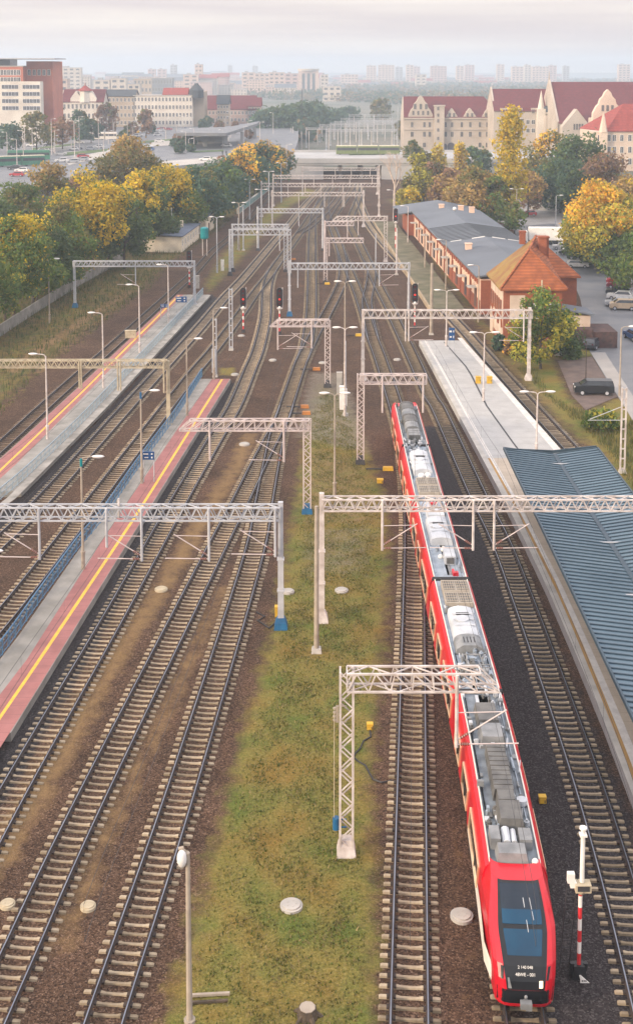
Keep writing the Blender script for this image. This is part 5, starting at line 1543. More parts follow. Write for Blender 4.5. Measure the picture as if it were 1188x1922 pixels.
# ---- warehouse
def warehouse():
    # wall line towards the tracks (its foot), far end -> near end
    a, b = G(776, 442), G(900, 590)
    d = (b - a); L = d.length; d.normalize()
    n = Vector((-d.y, d.x, 0))                     # away from the tracks
    if n.x < 0: n = -n
    Wd = 14.5
    zw = 5.6
    root = empty('brick_warehouse', a, 'long brick warehouse with a blue-grey felt roof and small door canopies', 'warehouse')
    def P(s, w, z): return a + d * s + n * w + Vector((0, 0, z))
    mb = MB()
    for s0, s1, m_ in ((0, L, 0),):
        mb.extrude([P(0, 0, -.1), P(L, 0, -.1), P(L, Wd, -.1), P(0, Wd, -.1)], (0, 0, zw + .1), 0)
    mb.build('wall', M['brick_pale'], root)
    mb = MB()                                       # lower brick plinth, proud
    for k in range(9):
        s = L * (k + .06) / 9; mb.extrude([P(s, -.18, 0), P(s + .5, -.18, 0), P(s + .5, .02, 0), P(s, .02, 0)], (0, 0, zw - .9))
    mb.extrude([P(L * .62, -.06, 0), P(L, -.06, 0), P(L, .02, 0), P(L * .62, .02, 0)], (0, 0, 2.2))
    mb.extrude([P(L, 0.1, 0), P(L + .05, 0.1, 0), P(L + .05, Wd - .1, 0), P(L, Wd - .1, 0)], (0, 0, zw - .2))
    mb.build('pier', M['brick'], root)
    mb = MB()
    for k in range(40):
        s = L * (k + .2) / 40; mb.extrude([P(s, -.32, zw - .9), P(s + .45 * L / 40, -.32, zw - .9), P(s + .45 * L / 40, 0, zw - .9), P(s, 0, zw - .9)], (0, 0, .7))
    mb.build('cornice_blocks', M['brick'], root)
    # roof: low gable in two stretches with different covering
    def roof(name, s0, s1, z, ov, m, rise):
        mb = MB()
        for w0, z0, w1, z1 in ((-ov, z, Wd / 2, z + rise), (Wd + ov, z, Wd / 2, z + rise)):
            mb.extrude([P(s0, w0, z0), P(s1, w0, z0), P(s1, w1, z1), P(s0, w1, z1)], (0, 0, .25))
        return mb.build(name, M[m], root)
    far = roof('roof', 0, L * .60, zw, .7, 'felt', 1.1)
    near = roof('roof', L * .60, L + .6, zw + .3, .7, 'felt', 1.1)
    mb = MB()
    for k in range(13):
        s = L * (.36 + .24 * k / 13)
        for w0, w1 in ((-.6, Wd / 2), (Wd + .6, Wd / 2)):
            z0, z1 = zw + .3, zw + 1.4
            mb.bar(P(s, w0, z0), P(s, w1, z1), .16, .1)
    mb.build('roof_rib', M['felt_rib'], root)
    mb = MB()
    for w0, w1 in ((0.6, 2.6), (4.6, 7.0), (8.4, 10.8), (11.4, 14)):
        f = lambda w: zw + .62 + 1.1 * (1 - abs(w - Wd / 2) / (Wd / 2))
        mb.bar(P(L * .60 - .1, w0, f(w0)), P(L * .60 - .1, w1, f(w1)), .35, .12)
    mb.build('roof_flashing', M['white_paint'], root)
    for s, w in ((3, 6), (9, 12), (6, 10), (L * .72, 2.2)):
        mb = MB(); q = P(s, w, zw + 1.3); mb.box(q, (1.1, 1.1, 1.2)); mb.box(q + Vector((0, 0, .65)), (1.3, 1.3, .15)); mb.build('chimney', M['brick_pale'], root)
    mb = MB(); mb.sphere(P(10, 8, zw + 1.7), .45); mb.build('roof_vent', M['lamp_white'], root)
    # far lean-to: wider roof tip
    mb = MB(); mb.extrude([P(-16, -3.4, zw - .7), P(.3, -3.4, zw - .7), P(.3, Wd / 2, zw + 1.0), P(-14, Wd / 2, zw + 1.0)], (0, 0, .22)); mb.extrude([P(-14, Wd / 2, zw + 1.0), P(.3, Wd / 2, zw + 1.0), P(.3, Wd + .7, zw - .2), P(-10, Wd + .7, zw - .2)], (0, 0, .22)); mb.build('canopy_roof', M['felt'], root)
    mb = MB(); mb.extrude([P(-14, -1.2, 0), P(-.05, -1.2, 0), P(-.05, Wd, 0), P(-12, Wd, 0)], (0, 0, zw - .75)); mb.build('annex_wall', M['brick'], root)
    rz = math.atan2(d.y, d.x)
    for k in range(9):
        s = L * (k + .62) / 9
        dr = MB(); dr.box((0, 0, 1.5), (1.9, .12, 3.0)); o = link_mesh('door', dr.mesh('door', M['office_dark'] if k % 2 else M['door_brown']), root, tuple(P(s, -.1, .55) - a), rz)
        h = MB(); h.box((.7, .1, 1.4), (.08, .1, .3)); link_mesh('handle', h.mesh('handle', M['dark_iron']), o)
        c = MB(); c.box((0, 0, 0), (2.4, 1.5, .12)); c.bar((-1, 0, 0), (-1, .7, .6), .05); c.bar((1, 0, 0), (1, .7, .6), .05)
        link_mesh('door_canopy', c.mesh('door_canopy', M['concrete']), root, tuple(P(s, -.7, 3.75) - a), rz)
        if k < 8: put_window(root, *P(s + L / 18, -.06, 3.2), 1.1, 1.7, rz, frame='brick', bars=1)
    # loading platform
    p = MB(); p.extrude([a + d * (-22) - n * 7.4, b - d * 2 - n * 7.4, b - d * 2 - n * 2.2, a + d * (-22) - n * 2.2], (0, 0, .62)); 
    q = MB(); q.extrude([a + d * (-22) - n * 7.7, b - d * 2 - n * 7.7, b - d * 2 - n * 7.4, a + d * (-22) - n * 7.4], (0, 0, .72))
    r = empty('loading_platform', a - n * 5, 'low overgrown loading platform with a pale kerb in front of the warehouse', 'platform')
    p.build('deck', M['weedy'], r); q.build('kerb', M['line_ochre_pale'], r)
warehouse()

# ---- brick house
def brick_house():
    A = G(916, 612); B = G(944, 652)
    d = (B - A).normalized()                        # along the track side, towards the camera
    A = B - d * 12.5
    n = Vector((-d.y, d.x, 0))
    if n.x < 0: n = -n
    L, Wd = 12.5, 8.0
    ze, zr = 8.0, 13.4
    root = empty('brick_house', B, 'red brick house with a mossy hipped tile roof and two tall chimneys', 'house')
    def P(s, w, z): return A + d * s + n * w + Vector((0, 0, z))
    mb = MB(); mb.extrude([P(0, 0, -.1), P(L, 0, -.1), P(L, Wd, -.1), P(0, Wd, -.1)], (0, 0, ze + .1)); mb.build('wall', M['brick'], root)
    mb = MB(); mb.extrude([P(.6, -.05, 1.0), P(L - .7, -.05, 1.0), P(L - .7, .05, 1.0), P(.6, .05, 1.0)], (0, 0, ze - 1.2)); mb.build('rendered_wall', M['render_cream'], root)
    mb = MB(); mb.extrude([P(L - .02, .8, 3.6), P(L + .05, .8, 3.6), P(L + .05, 2.9, 3.6), P(L - .02, 2.9, 3.6)], (0, 0, ze - 4.3)); mb.build('blind_panel', M['render_cream'], root)
    o = .6
    e = [P(-o, -o, ze), P(L + o, -o, ze), P(L + o, Wd + o, ze), P(-o, Wd + o, ze)]
    r0, r1 = at(1005, 446, P(1.8, Wd * .7, 0).y), at(993, 471, P(L - 2.6, Wd / 2, 0).y)
    th = (0, 0, .25)
    mb = MB(); mb.extrude([e[0], e[1], r1, r0], th); mb.build('roof', M['tile_moss'], root)
    mb = MB(); mb.extrude([e[1], e[2], r1], th); mb.extrude([e[2], e[3], r0, r1], th); mb.extrude([e[3], e[0], r0], th); mb.build('roof', M['tile_orange'], root)
    mb = MB(); mb.bar(e[1] + Vector((0, 0, .3)), r1 + Vector((0, 0, .3)), .26); mb.bar(e[2] + Vector((0, 0, .3)), r1 + Vector((0, 0, .3)), .26); mb.bar(r0 + Vector((0, 0, .3)), r1 + Vector((0, 0, .3)), .28); mb.build('ridge_tiles', M['tile_orange'], root)
    rz = math.atan2(d.y, d.x); rzn = math.atan2(n.y, n.x)
    for k in range(6): put_window(root, *P(1.6 + 1.75 * k, -.08, 5.2), .8, 2.1, rz, frame='brick', bars=1)
    put_window(root, *P(L + .03, 4.3, 5.1), 1.25, 2.0, rzn, frame='white_paint', bars=1)
    put_window(root, *P(L + .03, 6.9, 5.1), 1.25, 2.0, rzn, frame='white_paint', bars=1)
    dr = MB(); dr.box((0, 0, 1.9), (2.6, .14, 3.8)); link_mesh('door', dr.mesh('door', M['render_cream']), root, tuple(P(2.2, -.12, 0) - wloc(root)), rz)
    ar = MB()
    for k in range(8):
        a0, a1 = math.pi * k / 8, math.pi * (k + 1) / 8
        ar.bar((1.55 * math.cos(a0), 0, 1.5 * math.sin(a0)), (1.55 * math.cos(a1), 0, 1.5 * math.sin(a1)), .3)
    for s in (2.2, 6.4, 10): link_mesh('arch', ar.mesh('arch', M['brick']), root, tuple(P(s, -.1, 2.6) - wloc(root)), rz)
    for s, w, z, wd, hh in ((5.6, Wd / 2 + 2.4, 9.0, 1.1, 5.4), (4.4, Wd / 2 + 3.0, 9.0, 1.0, 5.2), (1.4, Wd / 2 + .3, zr - .5, .8, 1.7)):
        mb = MB(); c = P(s, w, z + hh / 2); mb.box(c, (wd, wd, hh), rz); mb.box(c + Vector((0, 0, hh / 2 + .12)), (wd * 1.2, wd * 1.2, .24), rz); mb.build('chimney', M['brick'], root)
    # rear wing
    Fc = at(1082, 521, P(1.0, Wd + 3, 0).y); sF = (Fc - A).dot(d); wF = (Fc - A).dot(n); zq = Fc.z
    mb = MB(); mb.extrude([P(sF - 8, 2.5, 0), P(sF, 2.5, 0), P(sF, wF, 0), P(sF - 8, wF, 0)], (0, 0, zq)); mb.build('wing_wall', M['brick'], root)
    e = [P(sF - 8.5, 2.2, zq), P(sF + .5, 2.2, zq), P(sF + .5, wF + .5, zq), P(sF - 8.5, wF + .5, zq)]
    ym = P(sF - 4, wF * .7, 0).y
    r0, r1 = at(1008, 449, ym + .5), at(1047, 488, ym)
    mb = MB(); mb.extrude([e[1], e[2], r1, r0], th); mb.extrude([e[2], e[3], r1], th); mb.extrude([e[3], e[0], r0, r1], th); mb.build('wing_roof', M['tile_orange'], root)
    # small lean-to porch at the road side
    mb = MB(); mb.extrude([P(7.2, Wd, 0), P(11.5, Wd, 0), P(11.5, Wd + 4.2, 0), P(7.2, Wd + 4.2, 0)], (0, 0, 4.2)); mb.build('porch_wall', M['render_cream'], root)
    mb = MB(); mb.extrude([P(6.9, Wd - .1, 5.1), P(11.9, Wd - .1, 5.1), P(11.9, Wd + 4.7, 4.3), P(6.9, Wd + 4.7, 4.3)], (0, 0, .2)); mb.build('porch_roof', M['felt'], root)
    mb = MB(); mb.extrude([P(7.5, Wd + 4.25, 0), P(13.2, Wd + 4.25, 0), P(13.2, Wd + 7.6, 0), P(7.5, Wd + 7.6, 0)], (0, 0, 2.3)); mb.extrude([P(11.6, Wd - .6, 0), P(13.4, Wd - .6, 0), P(13.4, Wd + 4.2, 0), P(11.6, Wd + 4.2, 0)], (0, 0, 2.7)); mb.build('shed', M['rubble'], root)
    mb = MB(); mb.tube(P(L + 1.0, 5.0, 0), P(L + 1.0, 5.0, 9.6), .1); mb.build('flagpole', M['old_concrete'], root)
brick_house()
def notice():
    b = G(1047, 669); root = empty('notice_board', b, 'small white notice board with red marks in the grass by the gravel lot', 'notice board')
    z = zat(661, b.y)
    q = MB(); q.box((b.x, b.y, z), (1.0, .06, .95)); p = q.build('panel', M['white_paint'], root)
    q = MB()
    for dx, dz, w, h in ((-.2, .2, .3, .12), (.1, .1, .25, .1), (.2, .25, .2, .1), (-.25, -.1, .12, .2)): q.box((b.x + dx, b.y - .035, z + dz), (w, .01, h))
    link_mesh('lettering', q.mesh('lettering', M['red_paint'], wloc(p)), p)
    for s in (-.4, .4): q = MB(); q.tube((b.x + s, b.y + .06, 0), (b.x + s, b.y + .06, z + .4), .04); q.build('post', M['grey_steel'], root)
notice()

# ---- road, lot, puddles
def sheet(name, pxs, m, z):
    mb = MB(); mb.poly([G(*p, 0) + Vector((0, 0, z)) for p in pxs]); return struct(name, mb, M[m])
sheet('road', [(1188, 790), (1300, 900), (1400, 760), (1300, 520), (1190, 480), (1110, 470), (1040, 420), (960, 425), (975, 455), (1060, 495), (1088, 560), (1100, 620), (1106, 660), (1140, 716)], 'asphalt', .032)
sheet('pavement', [(1108, 662), (1135, 662), (1188, 745), (1188, 792), (1160, 745)], 'pavement', .038)
sheet('car_park', [(780, 365), (960, 372), (1100, 400), (1100, 432), (960, 425), (850, 385)], 'pavement', .028)
sheet('gravel_lot', [(1046, 678), (1110, 670), (1158, 745), (1098, 770), (1072, 742)], 'gravel_lot', .036)
# ---- vehicles
def car_mesh(parent, paint, L=4.3, Wd=1.75, H=1.48, style='hatch'):
    prof = {'hatch': [(-.5, .22), (.5, .22), (.5, .52), (.47, .60), (.30, .64), (-.46, .66), (-.5, .5)],
            'van': [(-.5, .2), (.5, .2), (.5, .55), (.46, .64), (.36, .68), (-.49, .68), (-.5, .5)]}[style]
    cab = {'hatch': ((-.47, .66), (.27, .64), (.10, 1.0), (-.36, 1.0)), 'van': ((-.495, .68), (.36, .68), (.19, 1.0), (-.46, 1.0))}[style]
    mb = MB()
    mb.extrude([(x * L, -Wd / 2, z * H) for x, z in prof], (0, Wd, 0))
    inner = [(x * L, z * H) for x, z in cab]
    b0, b1, t1, t0 = inner
    wb, wt = Wd / 2 * .96, Wd / 2 * .80
    vs = [(b0[0], -wb, b0[1]), (b1[0], -wb, b1[1]), (b1[0], wb, b1[1]), (b0[0], wb, b0[1]), (t0[0], -wt, t0[1]), (t1[0], -wt, t1[1]), (t1[0], wt, t1[1]), (t0[0], wt, t0[1])]
    mb.add(vs, [(4, 5, 6, 7), (0, 1, 5, 4), (1, 2, 6, 5), (2, 3, 7, 6), (3, 0, 4, 7)])
    link_mesh('body', mb.mesh('body', paint), parent)
    V = [Vector(v) for v in vs]
    def pane(name, idx, sh):
        q = [V[i] for i in idx]; c = sum(q, Vector()) / 4
        n = (q[1] - q[0]).cross(q[3] - q[0]).normalized()
        if n.dot(c - Vector((0, 0, H * .8))) < 0: n = -n
        pts = [c + (p - c) * sh + n * .012 for p in q]
        m2 = MB(); m2.extrude(pts, -n * .03); link_mesh(name, m2.mesh(name, M['glass']), parent)
    pane('side_window', (0, 1, 5, 4), .84); pane('side_window', (2, 3, 7, 6), .84)
    pane('windscreen', (1, 2, 6, 5), .88); pane('rear_window', (3, 0, 4, 7), .84)
    for x in (-.31 * L, .31 * L):
        for y in (-Wd / 2 + .06, Wd / 2 - .06):
            w = MB(); w.tube((x, y - .12, .32), (x, y + .12, .32), .32, n=14); o = link_mesh('wheel', w.mesh('wheel', M['tyre']), parent)
            s = 1 if y > 0 else -1
            w = MB(); w.tube((x, y + s * .1, .32), (x, y + s * .135, .32), .2, n=10); link_mesh('rim', w.mesh('rim', M['grey_steel']), o)
    for y in (-.6, .6):
        h = MB(); h.box((L * .495, y, .55 * H), (.08, .34, .16)); link_mesh('headlight', h.mesh('headlight', M['lens']), parent)
        h = MB(); h.box((-L * .497, y, .57 * H), (.06, .22, .2)); link_mesh('tail_light', h.mesh('tail_light', M['dim_lamp']), parent)
PAINT = {k: mat('paint_' + k, c, rough=.3, spec=.5) for k, c in dict(black=(.02, .023, .03), white=(.78, .78, .77), silver=(.42, .44, .47), blue=(.03, .09, .25), red=(.42, .03, .04), beige=(.55, .43, .30), dark=(.05, .055, .065), teal=(.03, .16, .18), maroon=(.22, .03, .05)).items()}
PROTO = {}
def car(px, py, rz, paint, label, style='hatch', group='cars parked around the yard', z=0.035, L=4.3, H=1.48, name='parked_car'):
    k = (paint, style, L)
    b = G(px, py, z)
    if k not in PROTO:
        r = empty(name, b, label, 'car', group, rad(rz)); car_mesh(r, PAINT[paint], L=L, H=H, style=style); PROTO[k] = r
    else:
        r = copy_tree(PROTO[k]); r.location = b; r.rotation_euler = (0, 0, rad(rz)); r['label'] = label; r['group'] = group
    return r
car(1113, 739, 176, 'black', 'black people carrier parked alone on the gravel lot', 'van', L=4.6, H=1.72)
car(1075, 500 - 26, 168, 'white', 'white car behind the brick house, farthest of the three parked there')
car(1055, 468, 170, 'silver', 'silver car half hidden behind the others near the white truck')
car(1067, 478, 172, 'dark', 'dark car squeezed between pale cars near the white truck')
car(1083, 502, -8, 'white', 'white saloon parked nose out just past the brick wing')
car(1168, 581, 170, 'beige', 'beige estate car nearest in the row under the trees', 'van', L=4.2, H=1.7)
car(1160, 575, 168, 'silver', 'silver-blue car tucked behind the beige estate')
car(1163, 562, 160, 'white', 'white car third in the row under the trees')
car(1161, 541, 160, 'maroon', 'maroon car fifth in the row under the trees')
car(1160, 533, 165, 'red', 'bright red car in the row under the trees')
car(1167, 520, 165, 'silver', 'silver car seventh in the row, partly under leaves')
car(1166, 511, 170, 'dark', 'dark car at the far end of the row under leaves')
car(1160, 553, 165, 'dark', 'dark grey car fourth in the row under the trees')
car(1190, 637, 100, 'blue', 'blue car cut by the picture edge beside the road lamp')
car(1112, 652, 60, 'dark', 'dark car behind the bush at the corner of the brick house')
car(991, 405, 175, 'red', 'small red car far back in the yard behind the trees')
def truck():
    b = G(1012, 458); root = empty('box_truck', b, 'white box truck parked behind the brick house', 'truck', None, rad(176))
    L = 9.5
    q = MB(); q.box((-1.3, 0, 2.35), (7.4, 2.5, 2.7)); q.build('cargo_box', M['white_paint'], root, local=True)
    q = MB(); q.box((3.55, 0, 1.75), (1.9, 2.35, 2.3), top=(.84, .92)); q.build('cab', M['white_paint'], root, local=True)
    q = MB(); q.box((4.42, 0, 2.2), (.12, 2.0, .8)); q.build('windscreen', M['glass'], root, local=True)
    for y in (-1.13, 1.13): q = MB(); q.box((3.75, y, 2.15), (.9, .08, .8)); q.build('side_window', M['glass'], root, local=True)
    q = MB(); q.box((-.6, 0, .8), (8.6, 1.0, .35)); q.build('chassis', M['black'], root, local=True)
    for x in (3.4, -2.2, -3.4):
        for y in (-1.1, 1.1): q = MB(); q.tube((x, y - .15, .48), (x, y + .15, .48), .48, n=14); q.build('wheel', M['tyre'], root, local=True)
truck()
# ------------------------------------------------------------------ trees
PAL = {
    'dark':   [((.082, .130, .046), .6), ((.118, .165, .054), .4)],
    'green':  [((.105, .175, .042), .5), ((.150, .21, .050), .4), ((.24, .25, .055), .1)],
    'teal':   [((.070, .132, .085), .6), ((.100, .160, .092), .4)],
    'olive':  [((.135, .145, .045), .5), ((.19, .175, .055), .35), ((.27, .20, .065), .15)],
    'yellow': [((.60, .43, .030), .55), ((.74, .54, .045), .2), ((.40, .34, .04), .25)],
    'orange': [((.76, .42, .045), .5), ((.72, .52, .06), .35), ((.48, .32, .05), .15)],
    'lime':   [((.38, .35, .05), .5), ((.48, .42, .06), .3), ((.23, .24, .045), .2)],
    'tan':    [((.42, .28, .10), .45), ((.33, .235, .085), .35), ((.48, .35, .12), .2)],
    'rose':   [((.34, .20, .12), .5), ((.27, .175, .11), .5)],
}
def crown_mesh(Hc, Rx, seed, base, accent, amt, leaf, dens, shape='round', top_bias=.5):
    """leaf-clump crown: z 0..Hc, radius Rx"""
    r = np.random.default_rng(seed)
    nc = int(34 + 12 * r.random())
    if shape == 'poplar': nc = 40
    cz = r.random(nc) ** .85
    if shape == 'round': prof = np.sqrt(np.clip(1 - (2 * cz * .93 - .93 + .10) ** 2, .06, 1))
    elif shape == 'poplar': prof = np.clip(np.sin(np.pi * (cz * .9 + .08)) ** .6, .1, 1) * (1 - .35 * cz)
    else: prof = np.clip(1.05 - cz * .75, .2, 1)
    ang = r.random(nc) * 6.283
    rr = prof * Rx * (.35 + .5 * np.sqrt(r.random(nc)))
    C = np.stack([rr * np.cos(ang), rr * np.sin(ang), (.12 + .80 * cz) * Hc], 1)
    cr = (Rx * (.20 + .27 * r.random(nc) ** 1.3)) * (.75 + .25 * prof)
    if shape == 'poplar': cr = Rx * (.34 + .2 * r.random(nc))
    # solid heart of the crown
    per = np.maximum(20, (dens * 12.6 * cr ** 2 / leaf ** 2).astype(int))
    A = np.repeat(np.arange(nc), per)
    n = len(A)
    v = r.normal(size=(n, 3)); v /= np.linalg.norm(v, axis=1, keepdims=True)
    q = .55 + .5 * r.random((n, 1)) ** .6
    sc = np.array([1, 1, .8 if shape != 'poplar' else 1.7])
    pos = C[A] + v * q * cr[A][:, None] * sc
    # a share strays outwards as sprays
    st = r.random(n) < .16
    pos[st] += v[st] * cr[A][st][:, None] * .55 * r.random((st.sum(), 1))
    pos[:, 2] = np.maximum(pos[:, 2], .02 * Hc)
    nn = v * .7 + r.normal(size=(n, 3)) * .75 + np.array([0, 0, .25]); nn /= np.linalg.norm(nn, axis=1, keepdims=True)
    t = np.cross(nn, r.normal(size=(n, 3))); t /= np.linalg.norm(t, axis=1, keepdims=True) + 1e-9
    b = np.cross(nn, t)
    L = leaf * (.55 + .8 * r.random((n, 1)))
    t = t * L * .62; b = b * L * .42
    V = np.stack([pos - t, pos + b * .9 + t * .1, pos + t, pos - b * .9 + t * .1], 1).reshape(-1, 3)
    # colour: own leaves; branches that have turned carry the accent, more often towards the top
    def pick(pal, m):
        cols = np.array([c for c, _ in PAL[pal]]); w = np.array([x for _, x in PAL[pal]]); w = w / w.sum()
        return cols[r.choice(len(cols), m, p=w)]
    turn = (r.random(nc) * (1 - top_bias) + cz * top_bias) > 1 - amt
    col = pick(base, n)
    if accent:
        acc = pick(accent, n)
        sel = np.where(turn[A], r.random(n) < .86, r.random(n) < .08 * amt * 3)
        col[sel] = acc[sel]
    shade = (.72 + .56 * r.random(nc))[A][:, None] * (.8 + .4 * r.random((n, 1)))
    col = col * shade
    col = np.concatenate([col, np.ones((n, 1))], 1)
    me = attr_mesh('crown', V, np.arange(n * 4).reshape(-1, 4), {'tint': np.repeat(col, 4, 0)})
    me.materials.append(M['leaf'])
    return me
LT = 'trees of the belt beside the tracks'
TSEED = [100]
def tree(px, pyb, pyt, wpx, base, label, accent=None, amt=.4, shape='round', group='trees around the railway', z=0.0, bare=.07, dens=1.0, name='tree', cat='tree', top_bias=.5, trunk='bark'):
    TSEED[0] += 1; sd = TSEED[0]
    r = random.Random(sd)
    if group == LT and px < 215 and pyb > 500: bare = max(bare, .2)
    b = G(px, pyb, z); Y = b.y
    Ht = zat(pyt, Y) - z
    Rx = wpx / 2 / ppm(Y) * 1.06
    root = empty(name, b, label, cat, group)
    leaf = max(.34, 1.25 * 1.9 / ppm(Y) * 2.2)
    z0 = Ht * bare
    me = crown_mesh(Ht - z0, Rx, sd, base, accent, amt, leaf, dens, shape, top_bias)
    link_mesh('crown', me, root, (0, 0, z0))
    mb = MB()
    w = max(.12, Ht * .018)
    p = Vector((0, 0, -.1)); 
    for k in range(4):
        q = Vector((r.uniform(-.25, .25) * w * 3, r.uniform(-.25, .25) * w * 3, Ht * (.18 + .17 * k)))
        mb.tube(p, q, w * (1.1 - .22 * k), w * (.9 - .22 * k), n=8); 
        if k >= 1:
            for j in range(3):
                a = r.uniform(0, 6.28); rr_ = Rx * (.3 if shape == 'poplar' else .6)
                mb.tube(q, q + Vector((rr_ * math.cos(a), rr_ * math.sin(a), Ht * .13)), w * .45, w * .12, n=5)
        p = q
    link_mesh('trunk', mb.mesh('trunk', M[trunk]), root)
    return root
# belt on the far side of the small platform, nearest first
tree(28, 608, 400, 130, 'green', 'green tree turning yellow, nearest in the belt, beside the lone lamp', 'yellow', .36, group=LT)
tree(-30, 645, 470, 130, 'green', 'green tree cut by the picture edge at the near end of the belt', 'lime', .3, group=LT)
tree(95, 560, 425, 105, 'dark', 'dark green tree right behind the lone lamp', 'olive', .2, group=LT)
tree(62, 572, 398, 95, 'green', 'bushy tree with bright yellow top over the belt wall', 'yellow', .38, group=LT)
tree(172, 519, 316, 128, 'green', 'tallest bright yellow tree of the belt with an orange flank', 'yellow', .62, group=LT, top_bias=.4)
tree(205, 503, 372, 60, 'olive', 'small orange-yellow tree against the tallest yellow one', 'orange', .6, group=LT)
tree(130, 542, 380, 90, 'green', 'dull green tree in front of the tallest yellow one', 'olive', .4, group=LT)
tree(235, 505, 365, 85, 'dark', 'dark tree between the yellow trees and the cream hut', None, 0, group=LT)
tree(258, 480, 318, 90, 'green', 'green tree with a yellow crest behind the cream hut gable', 'yellow', .42, group=LT)
tree(318, 450, 308, 105, 'green', 'broad tree with yellow crest above the cream hut roof', 'yellow', .48, group=LT)
tree(290, 470, 345, 95, 'dark', 'dark green tree rising straight behind the cream hut', 'olive', .15, group=LT)
tree(372, 430, 312, 95, 'teal', 'dark bluish tree next to the teal water tank', 'olive', .12, group=LT)
tree(418, 412, 306, 100, 'teal', 'bluish-green tree by the far cream shed', 'green', .3, group=LT)
tree(452, 385, 283, 90, 'teal', 'dark tree with an orange-brown crown near the retaining railing', 'orange', .28, group=LT)
tree(432, 372, 288, 70, 'olive', 'rusty brown tree behind the dark orange-crowned one', 'rose', .5, group=LT)
tree(492, 356, 268, 85, 'teal', 'dark tree with orange tips closest to the road bridge', 'orange', .25, group=LT)
tree(525, 345, 274, 55, 'teal', 'small dark tree against the bridge abutment', 'tan', .25, group=LT)
tree(468, 345, 270, 60, 'olive', 'orange-brown tree peeking over the dark ones by the bridge', 'orange', .55, group=LT)
tree(238, 400, 260, 118, 'olive', 'big olive-brown tree standing by the raised plaza edge', 'tan', .35, group=LT)
tree(285, 380, 290, 60, 'olive', 'rounded olive tree beside the big olive-brown one', 'rose', .3, group=LT)
tree(92, 440, 292, 72, 'olive', 'olive tree in front of the tram road', 'tan', .4, group=LT)
tree(45, 470, 338, 105, 'green', 'mid-green tree below the raised road edge', 'olive', .3, group=LT)
tree(5, 500, 372, 75, 'dark', 'dark tree under the raised road at the picture edge', None, 0, group=LT)
tree(150, 430, 325, 60, 'rose', 'brownish thin tree between the olive tree and the yellow ones', 'olive', .3, group=LT)
tree(195, 450, 345, 75, 'olive', 'muted olive tree behind the small orange-yellow one', 'green', .3, group=LT)
tree(350, 395, 318, 60, 'lime', 'yellow-green tree top between the yellow crest and the plaza wall', 'yellow', .5, group=LT)
for a in [((12, 616, 470, 90, 'green', 'low green crown filling the near end of the belt behind the wall'), dict(accent='lime', amt=.3)),
          ((70, 578, 470, 95, 'green', 'rounded mid-green crown hanging over the belt wall'), dict(accent='yellow', amt=.2)),
          ((125, 545, 440, 80, 'green', 'low green crown just behind the blue-grey gantry leg'), dict(accent='lime', amt=.25)),
          ((150, 530, 410, 75, 'olive', 'golden-olive crown under the tallest yellow tree'), dict(accent='yellow', amt=.45)),
          ((200, 506, 420, 70, 'dark', 'dark low crown beneath the small orange-yellow tree'), dict(accent='green', amt=.3)),
          ((40, 545, 400, 90, 'olive', 'olive crown rising behind the bushy yellow-topped tree'), dict(accent='yellow', amt=.4)),
          ((345, 445, 345, 80, 'green', 'green crown between hut roof and dark bluish trees'), dict(accent='olive', amt=.2)),
          ((395, 425, 335, 70, 'green', 'green crown right behind the second cream shed'), dict(accent='teal', amt=.4)),
          ((478, 370, 292, 70, 'teal', 'bluish crown by the green railing near the bridge'), dict(accent='orange', amt=.15)),
          ((130, 475, 352, 85, 'green', 'muted green crown below the plaza parapet'), dict(accent='olive', amt=.3)),
          ((300, 420, 330, 80, 'green', 'green crown between olive-brown tree and yellow crests'), dict(accent='yellow', amt=.25))]:
    tree(*a[0], group=LT, **a[1])
# right of the tracks
RT = 'trees between the warehouse and the castle-like block'
tree(955, 425, 203, 62, 'lime', 'tall narrow golden poplar, highest tree before the castle-like block', 'yellow', .65, 'poplar', RT, bare=.06, dens=1.1)
tree(925, 430, 330, 60, 'green', 'green bushy tree at the foot of the golden poplar', 'olive', .4, group=RT)
tree(888, 425, 312, 105, 'tan', 'wide tan-orange tree behind the warehouse roof', 'olive', .3, group=RT)
tree(845, 395, 318, 62, 'tan', 'smaller tan tree next to the wide tan-orange one', 'rose', .3, group=RT)
tree(990, 408, 318, 62, 'rose', 'brownish tree on the car park side of the golden poplar', 'tan', .5, group=RT)
tree(1035, 385, 243, 100, 'olive', 'large olive tree with orange flank in front of the pointed gable', 'orange', .22, group=RT)
tree(1090, 392, 250, 110, 'teal', 'large dark green tree in front of the cream castle corner', 'dark', .4, group=RT)
tree(1050, 400, 300, 110, 'teal', 'dark bluish tree behind the low car park wall', 'dark', .4, group=RT)
tree(1135, 410, 290, 100, 'tan', 'pinkish-tan tree before the bright cream castle wing', 'rose', .4, group=RT)
tree(1178, 420, 335, 70, 'tan', 'tan tree at the picture edge below the castle wing', 'yellow', .3, group=RT)
tree(1120, 505, 345, 135, 'lime', 'broad golden-orange tree over the parked cars', 'orange', .5, group=RT, top_bias=.7)
tree(1165, 500, 375, 110, 'green', 'green tree beside the broad golden-orange one', 'lime', .45, group=RT)
tree(1195, 560, 430, 105, 'green', 'green tree hanging over the row of parked cars', 'dark', .3, group=RT)
tree(1105, 500, 430, 90, 'dark', 'low dark shrubbery tree at the corner of the car park', 'green', .4, group=RT, bare=.03)
tree(1150, 512, 440, 90, 'dark', 'low dark tree behind the far end of the car row', 'green', .3, group=RT, bare=.03)
tree(782, 388, 283, 52, 'olive', 'slender olive-yellow tree beside the bare birch', 'lime', .55, group=RT)
tree(812, 380, 300, 50, 'rose', 'brown thin tree between the olive-yellow and tan ones', 'olive', .3, group=RT)
